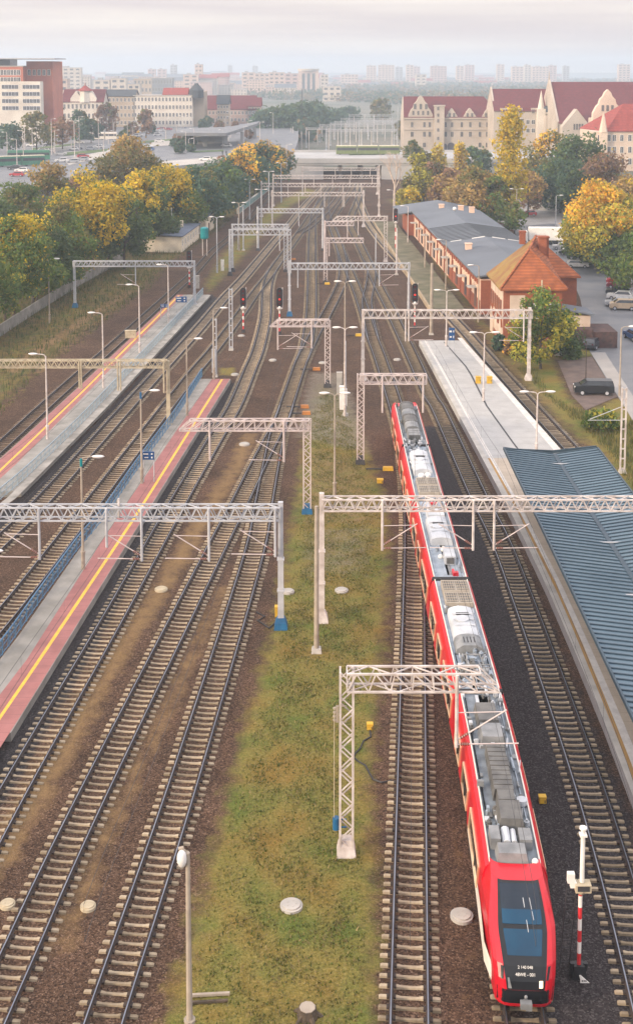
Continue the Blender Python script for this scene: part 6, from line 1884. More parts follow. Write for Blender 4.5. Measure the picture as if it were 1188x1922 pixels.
tree(820, 345, 273, 34, 'lime', 'small bright yellow tree before the castle stair tower', 'yellow', .8, group=RT, shape='poplar')
tree(862, 350, 266, 30, 'tan', 'narrow yellowish tree before the arched castle door', 'yellow', .5, 'poplar', RT)
tree(885, 345, 272, 34, 'green', 'narrow green tree before the castle windows', 'teal', .4, group=RT)
tree(775, 330, 262, 45, 'dark', 'dark green tree at the castle corner behind the bare birch', 'olive', .3, group=RT)
tree(905, 340, 280, 36, 'teal', 'small dark tree half behind the golden poplar', 'olive', .3, group=RT)
tree(800, 345, 284, 40, 'lime', 'yellow-green low tree left of the small bright yellow one', 'olive', .5, group=RT)
tree(768, 394, 352, 52, 'lime', 'low bright yellow-green shrub at the tip of the warehouse roof', 'yellow', .4, group=RT, bare=.02, name='shrub', cat='shrub')
tree(1014, 692, 540, 112, 'lime', 'yellow-green tree covering the front corner of the brick house', 'green', .6, bare=.05, dens=1.1)
tree(980, 668, 612, 55, 'green', 'low green bush at the brick house wall', 'olive', .3, bare=.0, name='shrub', cat='shrub', group=RT)
tree(1062, 672, 622, 70, 'dark', 'dark low bush between the yellow-green tree and the parked car', 'green', .3, bare=.0, name='shrub', cat='shrub', group=RT)
tree(936, 658, 628, 26, 'teal', 'small dark green bush at the near corner of the brick house', None, 0, bare=.0, name='shrub', cat='shrub', group=RT)
tree(960, 668, 634, 34, 'rose', 'rusty dry bush beneath the near corner of the brick house', 'orange', .4, bare=.0, name='shrub', cat='shrub', group=RT)
tree(1125, 806, 768, 62, 'green', 'low grassy bush below the parked black car', 'lime', .3, bare=.0, name='shrub', cat='shrub', group=RT)
for a in [((870, 415, 330, 70, 'tan', 'pale tan crown pressed against the warehouse roof'), dict(accent='lime', amt=.3)),
          ((910, 405, 322, 60, 'tan', 'tan crown between wide tan tree and poplar'), dict(accent='rose', amt=.3)),
          ((965, 440, 375, 45, 'green', 'low green crown under the golden poplar by the yard'), dict(accent='olive', amt=.3)),
          ((1075, 410, 320, 70, 'teal', 'rounded dark bluish crown in the middle of the dark green group'), dict(accent='dark', amt=.4)),
          ((1150, 450, 350, 80, 'lime', 'yellow-green crown behind the broad golden-orange tree'), dict(accent='yellow', amt=.4)),
          ((1095, 480, 395, 75, 'lime', 'yellow-green lower crown hanging before the car park'), dict(accent='green', amt=.3)),
          ((795, 392, 318, 45, 'olive', 'olive low crown behind the warehouse tip'), dict(accent='lime', amt=.4)),
          ((830, 400, 340, 50, 'rose', 'brown low crown above the warehouse roof edge'), dict(accent='tan', amt=.4))]:
    tree(*a[0], group=RT, **a[1])
# bare birch
def birch():
    b = G(739, 408); Ht = zat(270, b.y)
    root = empty('bare_birch', b, 'bare pale birch with a forked crown of white branches', 'tree', RT)
    r = random.Random(4)
    t = MB(); t.tube((0, 0, -.1), (.2, 0, Ht * .45), .32, .22, n=8); t.build('trunk', M['birch'], root, local=True)
    c = MB()
    def grow(p, d, L, w, k):
        q = p + d * L
        c.tube(p, q, w, w * .6, n=5)
        if k:
            for _ in range(3 if k > 1 else 4):
                e = (d + Vector((r.uniform(-.6, .6), r.uniform(-.6, .6), r.uniform(-.1, .35)))).normalized()
                grow(p.lerp(q, r.uniform(.55, 1)), e, L * r.uniform(.5, .75), w * .5, k - 1)
    for a in range(5):
        d = Vector((.42 * math.cos(a * 1.256), .42 * math.sin(a * 1.256), 1)).normalized()
        grow(Vector((.2, 0, Ht * (.38 + .02 * a))), d, Ht * .26, .15, 3)
    c.build('branches', M['birch'], root, local=True)
birch()
# hazy trees beyond the bridge and plaza
FT = 'hazy trees beyond the road bridge'
for k, (px, pyb, pyt, w, p) in enumerate([(500, 262, 205, 60, 'teal'), (535, 262, 198, 62, 'teal'), (570, 258, 190, 60, 'teal'), (600, 252, 200, 55, 'teal'), (628, 245, 203, 50, 'teal'), (655, 235, 200, 45, 'teal'), (485, 255, 215, 40, 'teal'), (550, 250, 192, 50, 'teal'), (590, 242, 186, 50, 'dark'), (520, 245, 200, 50, 'dark')]):
    lab = ['bluish tree at the plaza end of the hazy wood', 'second bluish tree from the plaza in the hazy wood', 'bluish tree at the dark lattice mast', 'bluish tree just past the dark lattice mast', 'bluish tree nearer the far yard masts', 'bluish tree at the far-yard end of the hazy wood', 'low bluish tree next to the elevated road ramp', 'high bluish tree behind the dark lattice mast', 'dark tall tree at the top of the hazy wood', 'dark tree behind the plaza end of the hazy wood'][k]
    tree(px, pyb, pyt, w, p, lab, 'dark', .3, group=FT, bare=.04, dens=.8)
for px, pyb, pyt, w, p, lab in [(70, 285, 208, 62, 'olive', 'round brownish tree below the red and white office'), (20, 285, 228, 50, 'teal', 'dark bluish tree under the white office end'), (118, 280, 218, 50, 'rose', 'brownish tree beside the red office corner'), (150, 270, 205, 40, 'teal', 'bluish tree in front of the turreted mansion'), (172, 268, 222, 30, 'teal', 'small dark bluish tree in front of the mansion gardens'), (200, 250, 190, 38, 'rose', 'purplish bare-looking tree beside the mansion'), (108, 250, 175, 26, 'teal', 'bluish tree at the back corner of the red office'), (275, 258, 202, 28, 'rose', 'dark thin tree before the long cream corner block'), (715, 232, 185, 40, 'olive', 'hazy olive tree near the end of the castle block'), (755, 262, 225, 30, 'olive', 'hazy olive bush at the foot of the castle block')]:
    tree(px, pyb, pyt, w, p, lab, 'olive', .2, group=FT, bare=.04, dens=.8, z=6.5 if px < 300 else 0.0)
# far woods: one mass nobody could count
def far_woods():
    r = np.random.default_rng(9)
    n = 26000
    Y = 650 + 3600 * r.random(n) ** 1.4
    X = (r.random(n) * 2 - 1) * .30 * Y + .03 * Y
    keep = ~((np.abs(X - .055 * Y) < .06 * Y) & (Y < 1250)) & ~((X > .05 * Y) & (Y < 720)) & ~((X < -.03 * Y) & (Y < 1000))
    den = np.sin(X * .013 + 2 * np.sin(Y * .004)) + np.sin(Y * .009 + X * .005)
    keep &= den > np.where(X < .06 * Y, .35, -.2)
    X, Y = X[keep], Y[keep]; n = len(X)
    k = 14
    sz = 2.0 + Y * .0012
    C = np.stack([X, Y, 2 + 5 * r.random(n)], 1)
    pos = np.repeat(C, k, 0) + r.normal(size=(n * k, 3)) * np.array([3.6, 3.6, 2.6])
    pos[:, 2] = np.clip(pos[:, 2], .2, 11)
    L = np.repeat(sz, k)[:, None] * (.6 + .6 * r.random((n * k, 1)))
    nn = r.normal(size=(n * k, 3)); nn /= np.linalg.norm(nn, axis=1, keepdims=True)
    t = np.cross(nn, r.normal(size=(n * k, 3))); t /= np.linalg.norm(t, axis=1, keepdims=True)
    b = np.cross(nn, t)
    V = np.stack([pos - t * L * .5, pos + b * L * .45, pos + t * L * .5, pos - b * L * .45], 1).reshape(-1, 3)
    pal = np.array([(.07, .115, .075), (.08, .12, .06), (.19, .16, .08), (.27, .18, .10), (.07, .10, .07)])
    col = pal[np.repeat(r.integers(0, 5, n), k)] * (.8 + .4 * r.random((n * k, 1)))
    col = np.concatenate([col, np.ones((n * k, 1))], 1)
    me = attr_mesh('far_woods', V, np.arange(n * k * 4).reshape(-1, 4), {'tint': np.repeat(col, 4, 0)})
    me.materials.append(M['leaf'])
    tag(link_mesh('far_woods', me), 'blue-hazed parks and woods spreading between the far town blocks', 'woods', kind='stuff')
far_woods()
# ------------------------------------------------------------------ left of the tracks: wall, hut, shed, tank
M['wall_weathered'] = mat('wall_weathered', (0.30, 0.285, 0.26), (0.17, 0.165, 0.15), rough=.95, scale=.5, detail=8)
def wall_run(pxs, h, th, m, label, name='boundary_wall', cat='wall', z=0):
    mb = MB(); P_ = [G(*p, z) for p in pxs]
    for a, b in zip(P_[:-1], P_[1:]): mb.bar(a + Vector((0, 0, h / 2 - .1)), b + Vector((0, 0, h / 2 - .1)), th, h + .2)
    return solo(name, mb, M[m], label, cat, P_[0])
wall_run([(-90, 690), (0, 632), (30, 612), (75, 582), (110, 560), (150, 535), (190, 513), (232, 489)], 1.7, .2, 'wall_weathered', 'long pale concrete wall along the foot of the tree belt')
M['plaster_cream'] = mat('plaster_cream', (0.74, 0.67, 0.55), (0.62, 0.55, 0.44), rough=.9, scale=.6)
M['felt_blue'] = mat('felt_blue', (0.13, 0.16, 0.23), (0.10, 0.125, 0.18), rough=.7, scale=.5)
def hut():
    A, B = G(341, 474), G(374, 448)               # track-side wall foot, near and far end
    d = (B - A).normalized(); n = Vector((-d.y, d.x, 0))
    if n.x > 0: n = -n
    L, Wd, z = (B - A).length, 8.2, 3.3
    root = empty('signal_hut', A, 'small cream hut with a grey-blue roof and two pale chimneys', 'hut')
    def P(s, w, zz): return A + d * s + n * w + Vector((0, 0, zz))
    mb = MB(); mb.extrude([P(0, 0, -.1), P(L, 0, -.1), P(L, Wd, -.1), P(0, Wd, -.1)], (0, 0, z + .1)); mb.build('wall', M['plaster_cream'], root)
    mb = MB(); mb.extrude([P(-.4, -.4, z + .05), P(L + .4, -.4, z + .05), P(L + .4, Wd + .4, z + .5), P(-.4, Wd + .4, z + .5)], (0, 0, .2)); mb.build('roof', M['felt_blue'], root)
    for s, w, hh in ((L * .55, Wd * .35, 1.3), (L * .62, Wd * .30, 1.4), (1.0, Wd - .8, 1.8)):
        mb = MB(); mb.box(P(s, w, z + .4 + hh / 2), (.8, .8, hh)); mb.build('chimney', M['plaster_cream'], root)
    rz = math.atan2(d.y, d.x)
    for k in range(7): put_window(root, *P(1.0 + (L - 2) * k / 6, -.05, 1.9), .7, 1.2, rz)
    mb = MB(); mb.tube(P(L * .5, Wd * .5, z), P(L * .5, Wd * .5, z + 5), .06); mb.build('antenna', M['grey_steel'], root)
hut()
def shed():
    A, B = G(387, 440), G(402, 428)
    d = (B - A).normalized(); n = Vector((-d.y, d.x, 0))
    if n.x > 0: n = -n
    L = (B - A).length; z = 3.6
    root = empty('railway_shed', A, 'second cream shed half hidden by trees past the teal tank', 'shed')
    def P(s, w, zz): return A + d * s + n * w + Vector((0, 0, zz))
    mb = MB(); mb.extrude([P(0, 0, -.1), P(L, 0, -.1), P(L, 6, -.1), P(0, 6, -.1)], (0, 0, z + .1)); mb.build('wall', M['plaster_cream'], root)
    mb = MB(); mb.extrude([P(-.3, -.3, z + .3), P(L + .3, -.3, z + .3), P(L + .3, 6.3, z - .1), P(-.3, 6.3, z - .1)], (0, 0, .2)); mb.build('roof', M['felt'], root)
    mb = MB(); mb.box(P(L * .35, -.05, 1.1), (1.2, .1, 2.2), math.atan2(d.y, d.x)); mb.build('door', M['door_brown'], root)
shed()
def tank():
    b = G(389, 480); root = empty('water_tank', b, 'teal round tank on thin white legs beside the cream hut', 'tank')
    z = zat(437, b.y)
    q = MB(); q.tube((b.x - .5, b.y, z - 1.0), (b.x - .5, b.y, z + .9), .85, n=16); q.sphere((b.x - .5, b.y, z + .9), (.85, .85, .35), n=16); q.sphere((b.x - .5, b.y, z - 1.0), (.85, .85, .35), n=16); q.build('tank', M['teal'], root)
    for x, y in ((-.9, -.3), (0, -.3), (-.9, .4), (0, .4)): q = MB(); q.tube((b.x + x, b.y + y, 0), (b.x + x, b.y + y, z - .6), .06, n=6); q.build('leg', M['white_steel'], root)
tank()
# retaining wall with a green railing under the dark trees
wall_run([(447, 402), (462, 390), (485, 372), (510, 352)], 1.6, .6, 'concrete', 'low retaining wall rising towards the road bridge', 'retaining_wall')
railing([(447, 402), (462, 390), (485, 372), (510, 352)], 1.5, 1.2, M['teal'], 'thin green railing on the retaining wall under dark trees', 3.0)
wall_run([(995, 392), (1040, 398), (1110, 402)], 2.4, .25, 'concrete', 'low pale wall closing the car park under the dark green trees')

# ------------------------------------------------------------------ road bridge and raised plaza
ZB = 6.5
def bridge():
    Y0 = G(594, 337).y; Y1 = Y0 + 46
    x0, x1 = at(545, 300, Y0).x, at(770, 300, Y0).x
    root = empty('road_bridge', ((x0 + x1) / 2, Y0, 0), 'pale concrete road bridge crossing all the tracks, dark underneath', 'bridge')
    mb = MB(); mb.box(((x0 + x1 + 60) / 2, (Y0 + Y1) / 2, ZB - .75), (x1 - x0 + 60, Y1 - Y0, 1.5)); mb.build('deck', M['bridge_concrete'], root)
    for y in (Y0 - .15, Y1 + .15):
        mb = MB(); mb.box(((x0 + x1 + 60) / 2, y, ZB + .05), (x1 - x0 + 60, .3, 1.7)); mb.build('parapet', M['bridge_concrete'], root)
    xa = at(607, 320, Y0).x
    mb = MB(); mb.extrude([(x0 - 3, Y0 + .2, 0), (xa, Y0 + .2, 0), (xa, Y1 - .2, 0), (x0 - 3, Y1 - .2, 0)], (0, 0, ZB - 1.5)); mb.build('abutment', M['bridge_concrete'], root)
    xb = at(716, 320, Y0).x
    mb = MB(); mb.extrude([(xb, Y0 + .2, 0), (xb + 60, Y0 + .2, 0), (xb + 60, Y1 - .2, 0), (xb, Y1 - .2, 0)], (0, 0, ZB - 1.5)); mb.build('abutment', M['bridge_concrete'], root)
    for px in (640, 680):
        x = at(px, 320, Y0).x
        for y in (Y0 + 8, Y0 + 22, Y0 + 36):
            mb = MB(); mb.tube((x, y, 0), (x, y, ZB - 1.5), .5, n=10); mb.build('pier', M['bridge_concrete'], root)
    mb = MB()
    for k in range(60):
        x = x0 + (x1 - x0) * k / 59; mb.bar((x, Y0 - .1, ZB + .9), (x, Y0 - .1, ZB + 1.9), .07)
    mb.bar((x0, Y0 - .1, ZB + 1.9), (x1, Y0 - .1, ZB + 1.9), .09); mb.build('railing', M['grey_steel'], root)
    return Y0, Y1
BY0, BY1 = bridge()
mb = MB()
pl = [G(*p, ZB) for p in [(-260, 420), (0, 376), (60, 352), (110, 340), (160, 333), (250, 322), (330, 316), (430, 306), (547, 301), (560, 262), (560, 236), (300, 226), (-300, 226)]]
mb.prism([(p.x, p.y) for p in pl], -.1, ZB)
struct('road_plaza', mb, M['asphalt'])
def strip(name, pxs, m, z):
    mb = MB(); mb.poly([G(*p, z) for p in pxs]); return struct(name, mb, M[m])
M['kerb_pale'] = mat('kerb_pale', (.45, .43, .40), (.36, .34, .32), rough=.9, scale=.1)
strip('pavement', [(300, 314), (545, 299), (552, 290), (440, 292), (300, 303)], 'kerb_pale', ZB + .12)
strip('pavement', [(280, 275), (430, 268), (430, 258), (290, 262)], 'kerb_pale', ZB + .12)
strip('pavement', [(130, 310), (235, 285), (250, 268), (210, 280), (120, 300)], 'kerb_pale', ZB + .12)
strip('path', [(-20, 385), (60, 353), (112, 340), (85, 338), (-20, 370)], 'kerb_pale', ZB + .12)
M['lawn_far'] = mat('lawn_far', (.10, .15, .05), (.07, .11, .04), rough=.95, scale=.1)
strip('lawn', [(655, 291), (722, 290), (722, 283), (655, 284)], 'lawn_far', ZB + .1)
wall_run([(-60, 388), (0, 377), (60, 353), (110, 341), (160, 334), (250, 323), (330, 317), (430, 307), (545, 302)], 1.0, .3, 'bridge_concrete', 'pale parapet along the raised plaza edge above the trees', 'parapet_wall', z=ZB)
# elevated road ramp on the plaza
def ramp():
    root = empty('elevated_road', G(400, 262, ZB), 'pale elevated road ramp with a dark underside on the plaza', 'road ramp')
    z1 = ZB + 6.5
    a = [G(*p, z1) for p in [(330, 249), (425, 250), (482, 232), (488, 227), (430, 238), (335, 241)]]
    mb = MB(); mb.prism([(p.x, p.y) for p in a], z1 - 1.2, z1); mb.build('deck', M['asphalt'], root)
    for p in ((345, 245), (385, 246), (424, 246), (455, 240), (478, 233)):
        q = G(*p, z1); mb = MB(); mb.box((q.x, q.y, (ZB + z1 - 1.6) / 2), (1.6, 1.6, z1 - 1.6 - ZB)); mb.build('pier', M['bridge_concrete'], root)
    b = G(408, 262, ZB); mb = MB(); mb.box((b.x, b.y, ZB + 2.5), (5, 5, 5)); mb.build('stair_block', M['kerb_pale'], root)
    mb = MB(); q0, q1 = G(330, 268, ZB), G(424, 268, ZB); mb.box(((q0.x + q1.x) / 2, q0.y + 5, ZB + 3.0), (q1.x - q0.x, 9, .8)); mb.box(((q0.x + q1.x) / 2, q0.y + 8, ZB + 1.5), (q1.x - q0.x, 2, 3)); mb.build('lower_deck', M['bridge_concrete'], root)
ramp()
# traffic on the plaza
def pcar(px, py, rz, paint, label): return car(px, py, rz, paint, label, group='cars on the raised road and plaza', z=ZB + .01)
pcar(42, 323, 175, 'white', 'white car with bright roof on the raised road by the trees')
pcar(33, 331, 175, 'red', 'dull red car on the raised road below the white one')
pcar(28, 318, 178, 'dark', 'dark car passing above the white one on the raised road')
pcar(116, 304, 200, 'white', 'white car first of three queued past the olive tree')
pcar(137, 306, 200, 'silver', 'silver car in the middle of three queued on the plaza')
pcar(155, 302, 200, 'silver', 'silver car last of three queued on the plaza')
pcar(186, 278, 170, 'white', 'pale car far across the plaza by the round island')
pcar(386, 302, 178, 'white', 'white car driving along the pavement towards the bridge')
pcar(425, 276, 170, 'white', 'white car next to the elevated ramp pier')
for k, (px, py, c, lab) in enumerate([(372, 232, 'white', 'white car in the crowded lot below the cream corner block'), (382, 233, 'silver', 'silver car in the crowded lot below the cream corner block'), (392, 231, 'white', 'white car at the end of the crowded lot by the ramp'), (368, 229, 'red', 'red car in the crowded lot below the cream corner block'), (378, 229, 'dark', 'dark car in the crowded lot below the cream corner block'), (388, 228, 'white', 'white car in the rear row of the crowded lot')]):
    pcar(px, py, 170, c, lab)
M['tram_green'] = mat('tram_green', (.06, .22, .14), (.05, .18, .12), rough=.4)
M['tram_pale'] = mat('tram_pale', (.70, .66, .50), (.6, .56, .42), rough=.4)
M['tram_lime'] = mat('tram_lime', (.17, .21, .09), (.14, .18, .07), rough=.4)
def tram(px, py, rz, L, body, roof, label, name='tram', cat='tram'):
    root = empty(name, G(px, py, ZB), label, cat, None, rad(rz))
    n = 3 if L > 15 else 1
    for k in range(n):
        l0 = -L / 2 + L * k / n
        q = MB(); q.box((l0 + L / n / 2, 0, 1.75), (L / n - .3, 2.4, 2.9), top=(.99, .92)); c = q.build('carriage', M[body], root, local=True)
        q = MB(); q.box((l0 + L / n / 2, 0, 3.32), (L / n - .6, 2.0, .25)); link_mesh('roof', q.mesh('roof', M[roof]), c)
        q = MB(); 
        for y in (-1.2, 1.2): q.box((l0 + L / n / 2, y, 2.15), (L / n - .8, .06, .95))
        link_mesh('window', q.mesh('window', M['far_glass']), c)
        q = MB()
        for x in (-L / n * .3, L / n * .3):
            for y in (-.9, .9): q.tube((l0 + L / n / 2 + x, y - .1, .35), (l0 + L / n / 2 + x, y + .1, .35), .35, n=10)
        link_mesh('wheel', q.mesh('wheel', M['black']), c)
tram(18, 312, 28, 24, 'tram_green', 'tram_pale', 'green tram with a pale roof on the raised road')
tram(55, 300, 8, 15, 'tram_green', 'tram_green', 'short green bus behind the lamp cluster on the plaza', 'bus', 'bus')
tram(690, 290, 1, 24, 'tram_lime', 'tram_pale', 'yellow-green tram crossing the road bridge')
tram(186, 262, 0, 17, 'plaster_white', 'lamp_white', 'long white coach parked across the plaza', 'coach', 'coach')
# plaza lamps and poles
PL = 'lamp posts on the raised plaza'
for px, pb, pt, h, lab in [(33, 312, 262, [-1], 'curved plaza lamp beside the green tram, nearest the trees'), (45, 305, 246, [-1], 'taller curved plaza lamp behind the tram'), (15, 300, 249, [-1], 'plaza lamp at the picture edge with a long arm'), (48, 296, 238, [-1], 'plaza pole in the cluster near the picture edge'), (62, 292, 241, [1], 'plaza pole closing the cluster near the tram'), (98, 290, 224, [1], 'tall plaza lamp in front of the red office corner'), (104, 288, 245, [1], 'short plaza lamp beside the tall one by the red office'), (141, 300, 228, [-1, 1], 'double plaza lamp near the queued cars'), (150, 282, 220, [1], 'slim plaza lamp in front of the turreted mansion'), (186, 280, 222, [1], 'slim plaza lamp near the white coach'), (215, 272, 230, [1], 'plaza lamp between mansion and ochre block'), (240, 268, 235, [-1], 'plaza lamp in front of the ochre block'), (312, 262, 222, [1], 'plaza lamp in front of the cream corner block'), (345, 268, 218, [-1, 1], 'thick plaza lamp at the start of the ramp'), (433, 258, 210, [-1], 'plaza lamp beside the ramp pier'), (488, 276, 230, [1], 'plaza lamp between ramp and hazy wood'), (538, 318, 272, [1], 'plaza lamp at the bridge corner'), (133, 345, 322, [1], 'short white post at the plaza edge above the yellow trees')]:
    lamp(px, pb, pt, lab, h, m='white_steel', w=.15, arm=1.8, z=ZB, group=PL)
rq = random.Random(12)
for k in range(46):
    px, py = rq.choice([(rq.uniform(20, 180), rq.uniform(262, 300)), (rq.uniform(190, 350), rq.uniform(250, 285)), (rq.uniform(230, 430), rq.uniform(240, 252)), (rq.uniform(360, 395), rq.uniform(226, 236))])
    c = rq.choice(['white', 'white', 'silver', 'silver', 'dark', 'black', 'red', 'blue'])
    o = pcar(px, py, rq.choice([172, 176, 8, 12, 20]), c, '%s car among the distant traffic spread over the raised plaza' % {'dark': 'dark grey'}.get(c, c))
    o['group'] = 'distant traffic on the plaza'
for k in range(26):
    px, py = rq.choice([(rq.uniform(235, 330), rq.uniform(243, 256)), (rq.uniform(330, 360), rq.uniform(262, 290)), (rq.uniform(100, 240), rq.uniform(246, 262)), (rq.uniform(360, 480), rq.uniform(240, 262))])
    tree(px, py, py - rq.uniform(12, 24), rq.uniform(12, 22), rq.choice(['teal', 'teal', 'dark', 'rose']), 'small hazy avenue tree among the plaza roads', 'olive', .2, group='small avenue trees on the plaza', z=ZB, bare=.1, dens=.8)
for k in range(22):
    px, py = rq.uniform(90, 520), rq.uniform(250, 292)
    o = lamp(px, py, py - rq.uniform(22, 40), 'thin pale pole among the hazy plaza roads', [rq.choice((-1, 1))], m='white_steel', w=.13, arm=1.6, z=ZB, group='thin pale poles on the plaza')
# islands and lanes
for pts in ([(120, 292), (200, 284), (205, 279), (125, 286)], [(230, 272), (340, 262), (338, 259), (228, 268)], [(60, 282), (140, 272), (140, 269), (60, 278)], [(360, 286), (420, 284), (420, 281), (362, 283)]):
    strip('traffic_island', pts, 'lawn_far', ZB + .15)
for k in range(9):
    y0 = 270 + 4 * k; strip('road_marking', [(70 + 9 * k, y0 + 1), (118 + 9 * k, y0 - 3), (118 + 9 * k, y0 - 3.5), (70 + 9 * k, y0 + .5)], 'line_white', ZB + .02)
# people far off on the pavement: tiny standing figures
def person(px, py, top, label):
    b = G(px, py, ZB + .12); root = empty('person', b, label, 'person')
    mb = MB()
    for x in (-.1, .1): mb.tube((x, 0, 0), (x * .8, 0, .85), .075, .1, n=7)
    mb.tube((0, 0, .82), (0, 0, 1.2), .17, .2, n=8); mb.tube((0, 0, 1.2), (0, 0, 1.46), .2, .1, n=8); mb.tube((0, 0, 1.44), (0, 0, 1.56), .06, n=6); mb.sphere((0, 0, 1.66), (.1, .11, .13))
    for x in (-1, 1): mb.tube((x * .21, 0, 1.4), (x * .26, .02, 1.1), .055, .045, n=6); mb.tube((x * .26, .02, 1.1), (x * .24, -.06, .82), .045, .035, n=6)
    mb.build('body', M[top], root, local=True)
person(418, 291, 'black', 'person in dark clothes walking on the pavement near the white car')
person(425, 291, 'dark_iron', 'second person in dark clothes on the pavement, nearer the bridge')

# ------------------------------------------------------------------ left town buildings
M['ochre'] = mat('ochre', (0.44, 0.36, 0.27), (0.36, 0.29, 0.22), rough=.9, scale=.1)
M['rose_wall'] = mat('rose_wall', (0.46, 0.33, 0.28), (0.38, 0.27, 0.23), rough=.9, scale=.1)
M['glass_grey'] = mat('glass_grey', (0.20, 0.22, 0.25), (0.15, 0.17, 0.20), rough=.3, scale=.1)
def block(name, label, px0, px1, pyb, pyt, m, depth=18, rows=0, cols=0, wm=None, roof=None, z=None, rz=0, cat='building', group=None, roof_h=0, rm='tile_red', parapet=True, wh=.5, ww=.55):
    """building face between two photo columns, its foot row and its eave row; windows in a grid"""
    z = ZB if z is None else z
    Y = G(594, pyb, z).y
    x0, x1 = at(px0, pyb, Y).x, at(px1, pyb, Y).x
    zt = zat(pyt, Y)
    root = empty(name, ((x0 + x1) / 2, Y, z), label, cat, group)
    h = zt - z
    mb = MB(); mb.box(((x0 + x1) / 2, Y + depth / 2, z + h / 2 - .1), (x1 - x0, depth, h + .2)); mb.build('wall', M[m], root)
    if parapet and not roof_h:
        mb = MB(); mb.box(((x0 + x1) / 2, Y + depth / 2, zt + .2), (x1 - x0 + .6, depth + .6, .45)); mb.build('cornice', M['kerb_pale'], root)
    if roof_h:
        mb = MB(); gable_roof(mb, (x0, Y), None, (x1, Y + depth), None, zt, zt + roof_h, 'x', .5); mb.build('roof', M[rm], root)
        mb = MB(); mb.extrude([(x0 + .1, Y, zt), (x0 + .1, Y + depth, zt), (x0 + .1, Y + depth / 2, zt + roof_h)], (.3, 0, 0)); mb.extrude([(x1 - .4, Y, zt), (x1 - .4, Y + depth, zt), (x1 - .4, Y + depth / 2, zt + roof_h)], (.3, 0, 0)); mb.build('gable', M[m], root)
    for r_ in range(rows):
        for c in range(cols):
            xx = x0 + (x1 - x0) * (c + .5) / cols; zz = z + h * (r_ + .55) / rows
            put_window(root, xx, Y - .05, zz, (x1 - x0) / cols * ww, h / rows * wh, frame=wm or 'white_paint')
    return root, Y, x0, x1, zt
# red and white office
r_, Y, x0, x1, zt = block('office_block', 'red and white office block with a flat overhanging roof', -60, 47, 262, 125, 'office_red', 26, 0, 0)
for k in range(9): put_window(r_, x0 + 12 + (x1 - x0 - 14) * k / 8, Y - .05, zat(136, Y), 1.6, 2.4); put_window(r_, x0 + 12 + (x1 - x0 - 14) * k / 8, Y - .05, zat(150, Y), 1.6, 2.4)
xs2 = at(102, 200, Y + 8).x
mb = MB(); mb.box(((x1 + xs2) / 2, Y + 18, (ZB + zt - .8) / 2), (xs2 - x1, 22, zt - .8 - ZB + ZB)); mb.build('wall', M['office_red'], r_)
for k in range(5): put_window(r_, x1 + (xs2 - x1) * (k + .6) / 5.4, Y + 6.95, zat(136, Y + 7), 1.4, 2.6)
mb = MB(); mb.box(((x0 + at(82, 200, Y - 4).x) / 2, Y - 5, zat(153, Y - 8) / 2), (at(80, 200, Y - 4).x - x0, 6, zat(153, Y - 8))); mb.build('front_wing', M['plaster_white'], r_)
for q in range(4):
    zz = zat(163 + 13.3 * q, Y - 8)
    for a, b in ((5, 36), (44, 76)):
        xa, xb = at(a, 200, Y - 8).x, at(b, 200, Y - 8).x
        for k in range(5): put_window(r_, xa + (xb - xa) * (k + .5) / 5, Y - 8.05, zz, (xb - xa) / 5 * .9, 1.7, frame='grey_steel')
mb = MB(); mb.box(((x0 + x1) / 2 + 12, Y + 10, zt + 3.6), (x1 - x0 + 6, 26, .5)); mb.build('roof_canopy', M['grey_steel'], r_)
mb = MB(); mb.box((x1 - 18, Y + 12, zt + 1.6), (22, 14, 3.4)); mb.build('penthouse', M['far_glass'], r_)
# mansion with turret
r_, Y, x0, x1, zt = block('mansion', 'cream mansion with purple-red roofs and a pointed turret', 119, 195, 244, 192, 'plaster_white', 16, 3, 10, roof_h=6.5, rm='tile_red')
xm = at(160, 200, Y).x
mb = MB(); mb.tube((xm, Y + 2, zt), (xm, Y + 2, zt + 6), 3.6, 3.2, n=8); mb.build('turret', M['plaster_white'], r_)
mb = MB(); mb.tube((xm, Y + 2, zt + 6), (xm, Y + 2, zat(160, Y)), 4.2, .2, n=8); mb.tube((xm, Y + 2, zat(161, Y)), (xm, Y + 2, zat(156, Y)), .25); mb.build('turret_roof', M['tile_bright'], r_)
for px in (144, 171):
    x = at(px, 200, Y).x; mb = MB(); mb.extrude([(x - 3, Y - .3, zt - 1), (x + 3, Y - .3, zt - 1), (x + 3, Y - .3, zt + 2), (x, Y - .3, zt + 6), (x - 3, Y - .3, zt + 2)], (0, 6, 0)); mb.build('gable', M['plaster_white'], r_)
block('tenement', 'ochre tenement between the turreted mansion and the cream corner block', 197, 254, 238, 181, 'ochre', 16, 4, 8, roof_h=3.5, rm='felt_rib')
r_, Y, x0, x1, zt = block('corner_block', 'long cream corner block with rows of windows and a red attic roof', 252, 362, 238, 180, 'plaster_white', 18, 4, 17)
mb = MB(); gable_roof(mb, (at(305, 180, Y).x, Y + 2), None, (at(352, 180, Y).x, Y + 15), None, zt + .5, zat(166, Y), 'x', .2); mb.build('roof', M['tile_bright'], r_)
x2 = at(385, 200, Y + 10).x
mb = MB(); mb.box(((x1 + x2) / 2, Y + 16, (ZB + zt - 1) / 2), (x2 - x1, 20, zt - 1)); mb.build('side_wall', M['ochre'], r_)
mb = MB(); mb.tube((x1 + 2, Y + 3, zt - 1), (x1 + 2, Y + 3, zt + 3), 4, n=10); mb.tube((x1 + 2, Y + 3, zt + 3), (x1 + 2, Y + 3, zt + 7), 4.3, .6, n=10); mb.build('corner_dome', M['felt_rib'], r_)
block('glass_block', 'grey glass-fronted office behind the cream corner block', 286, 324, 205, 147, 'glass_grey', 20, 4, 7, z=0)
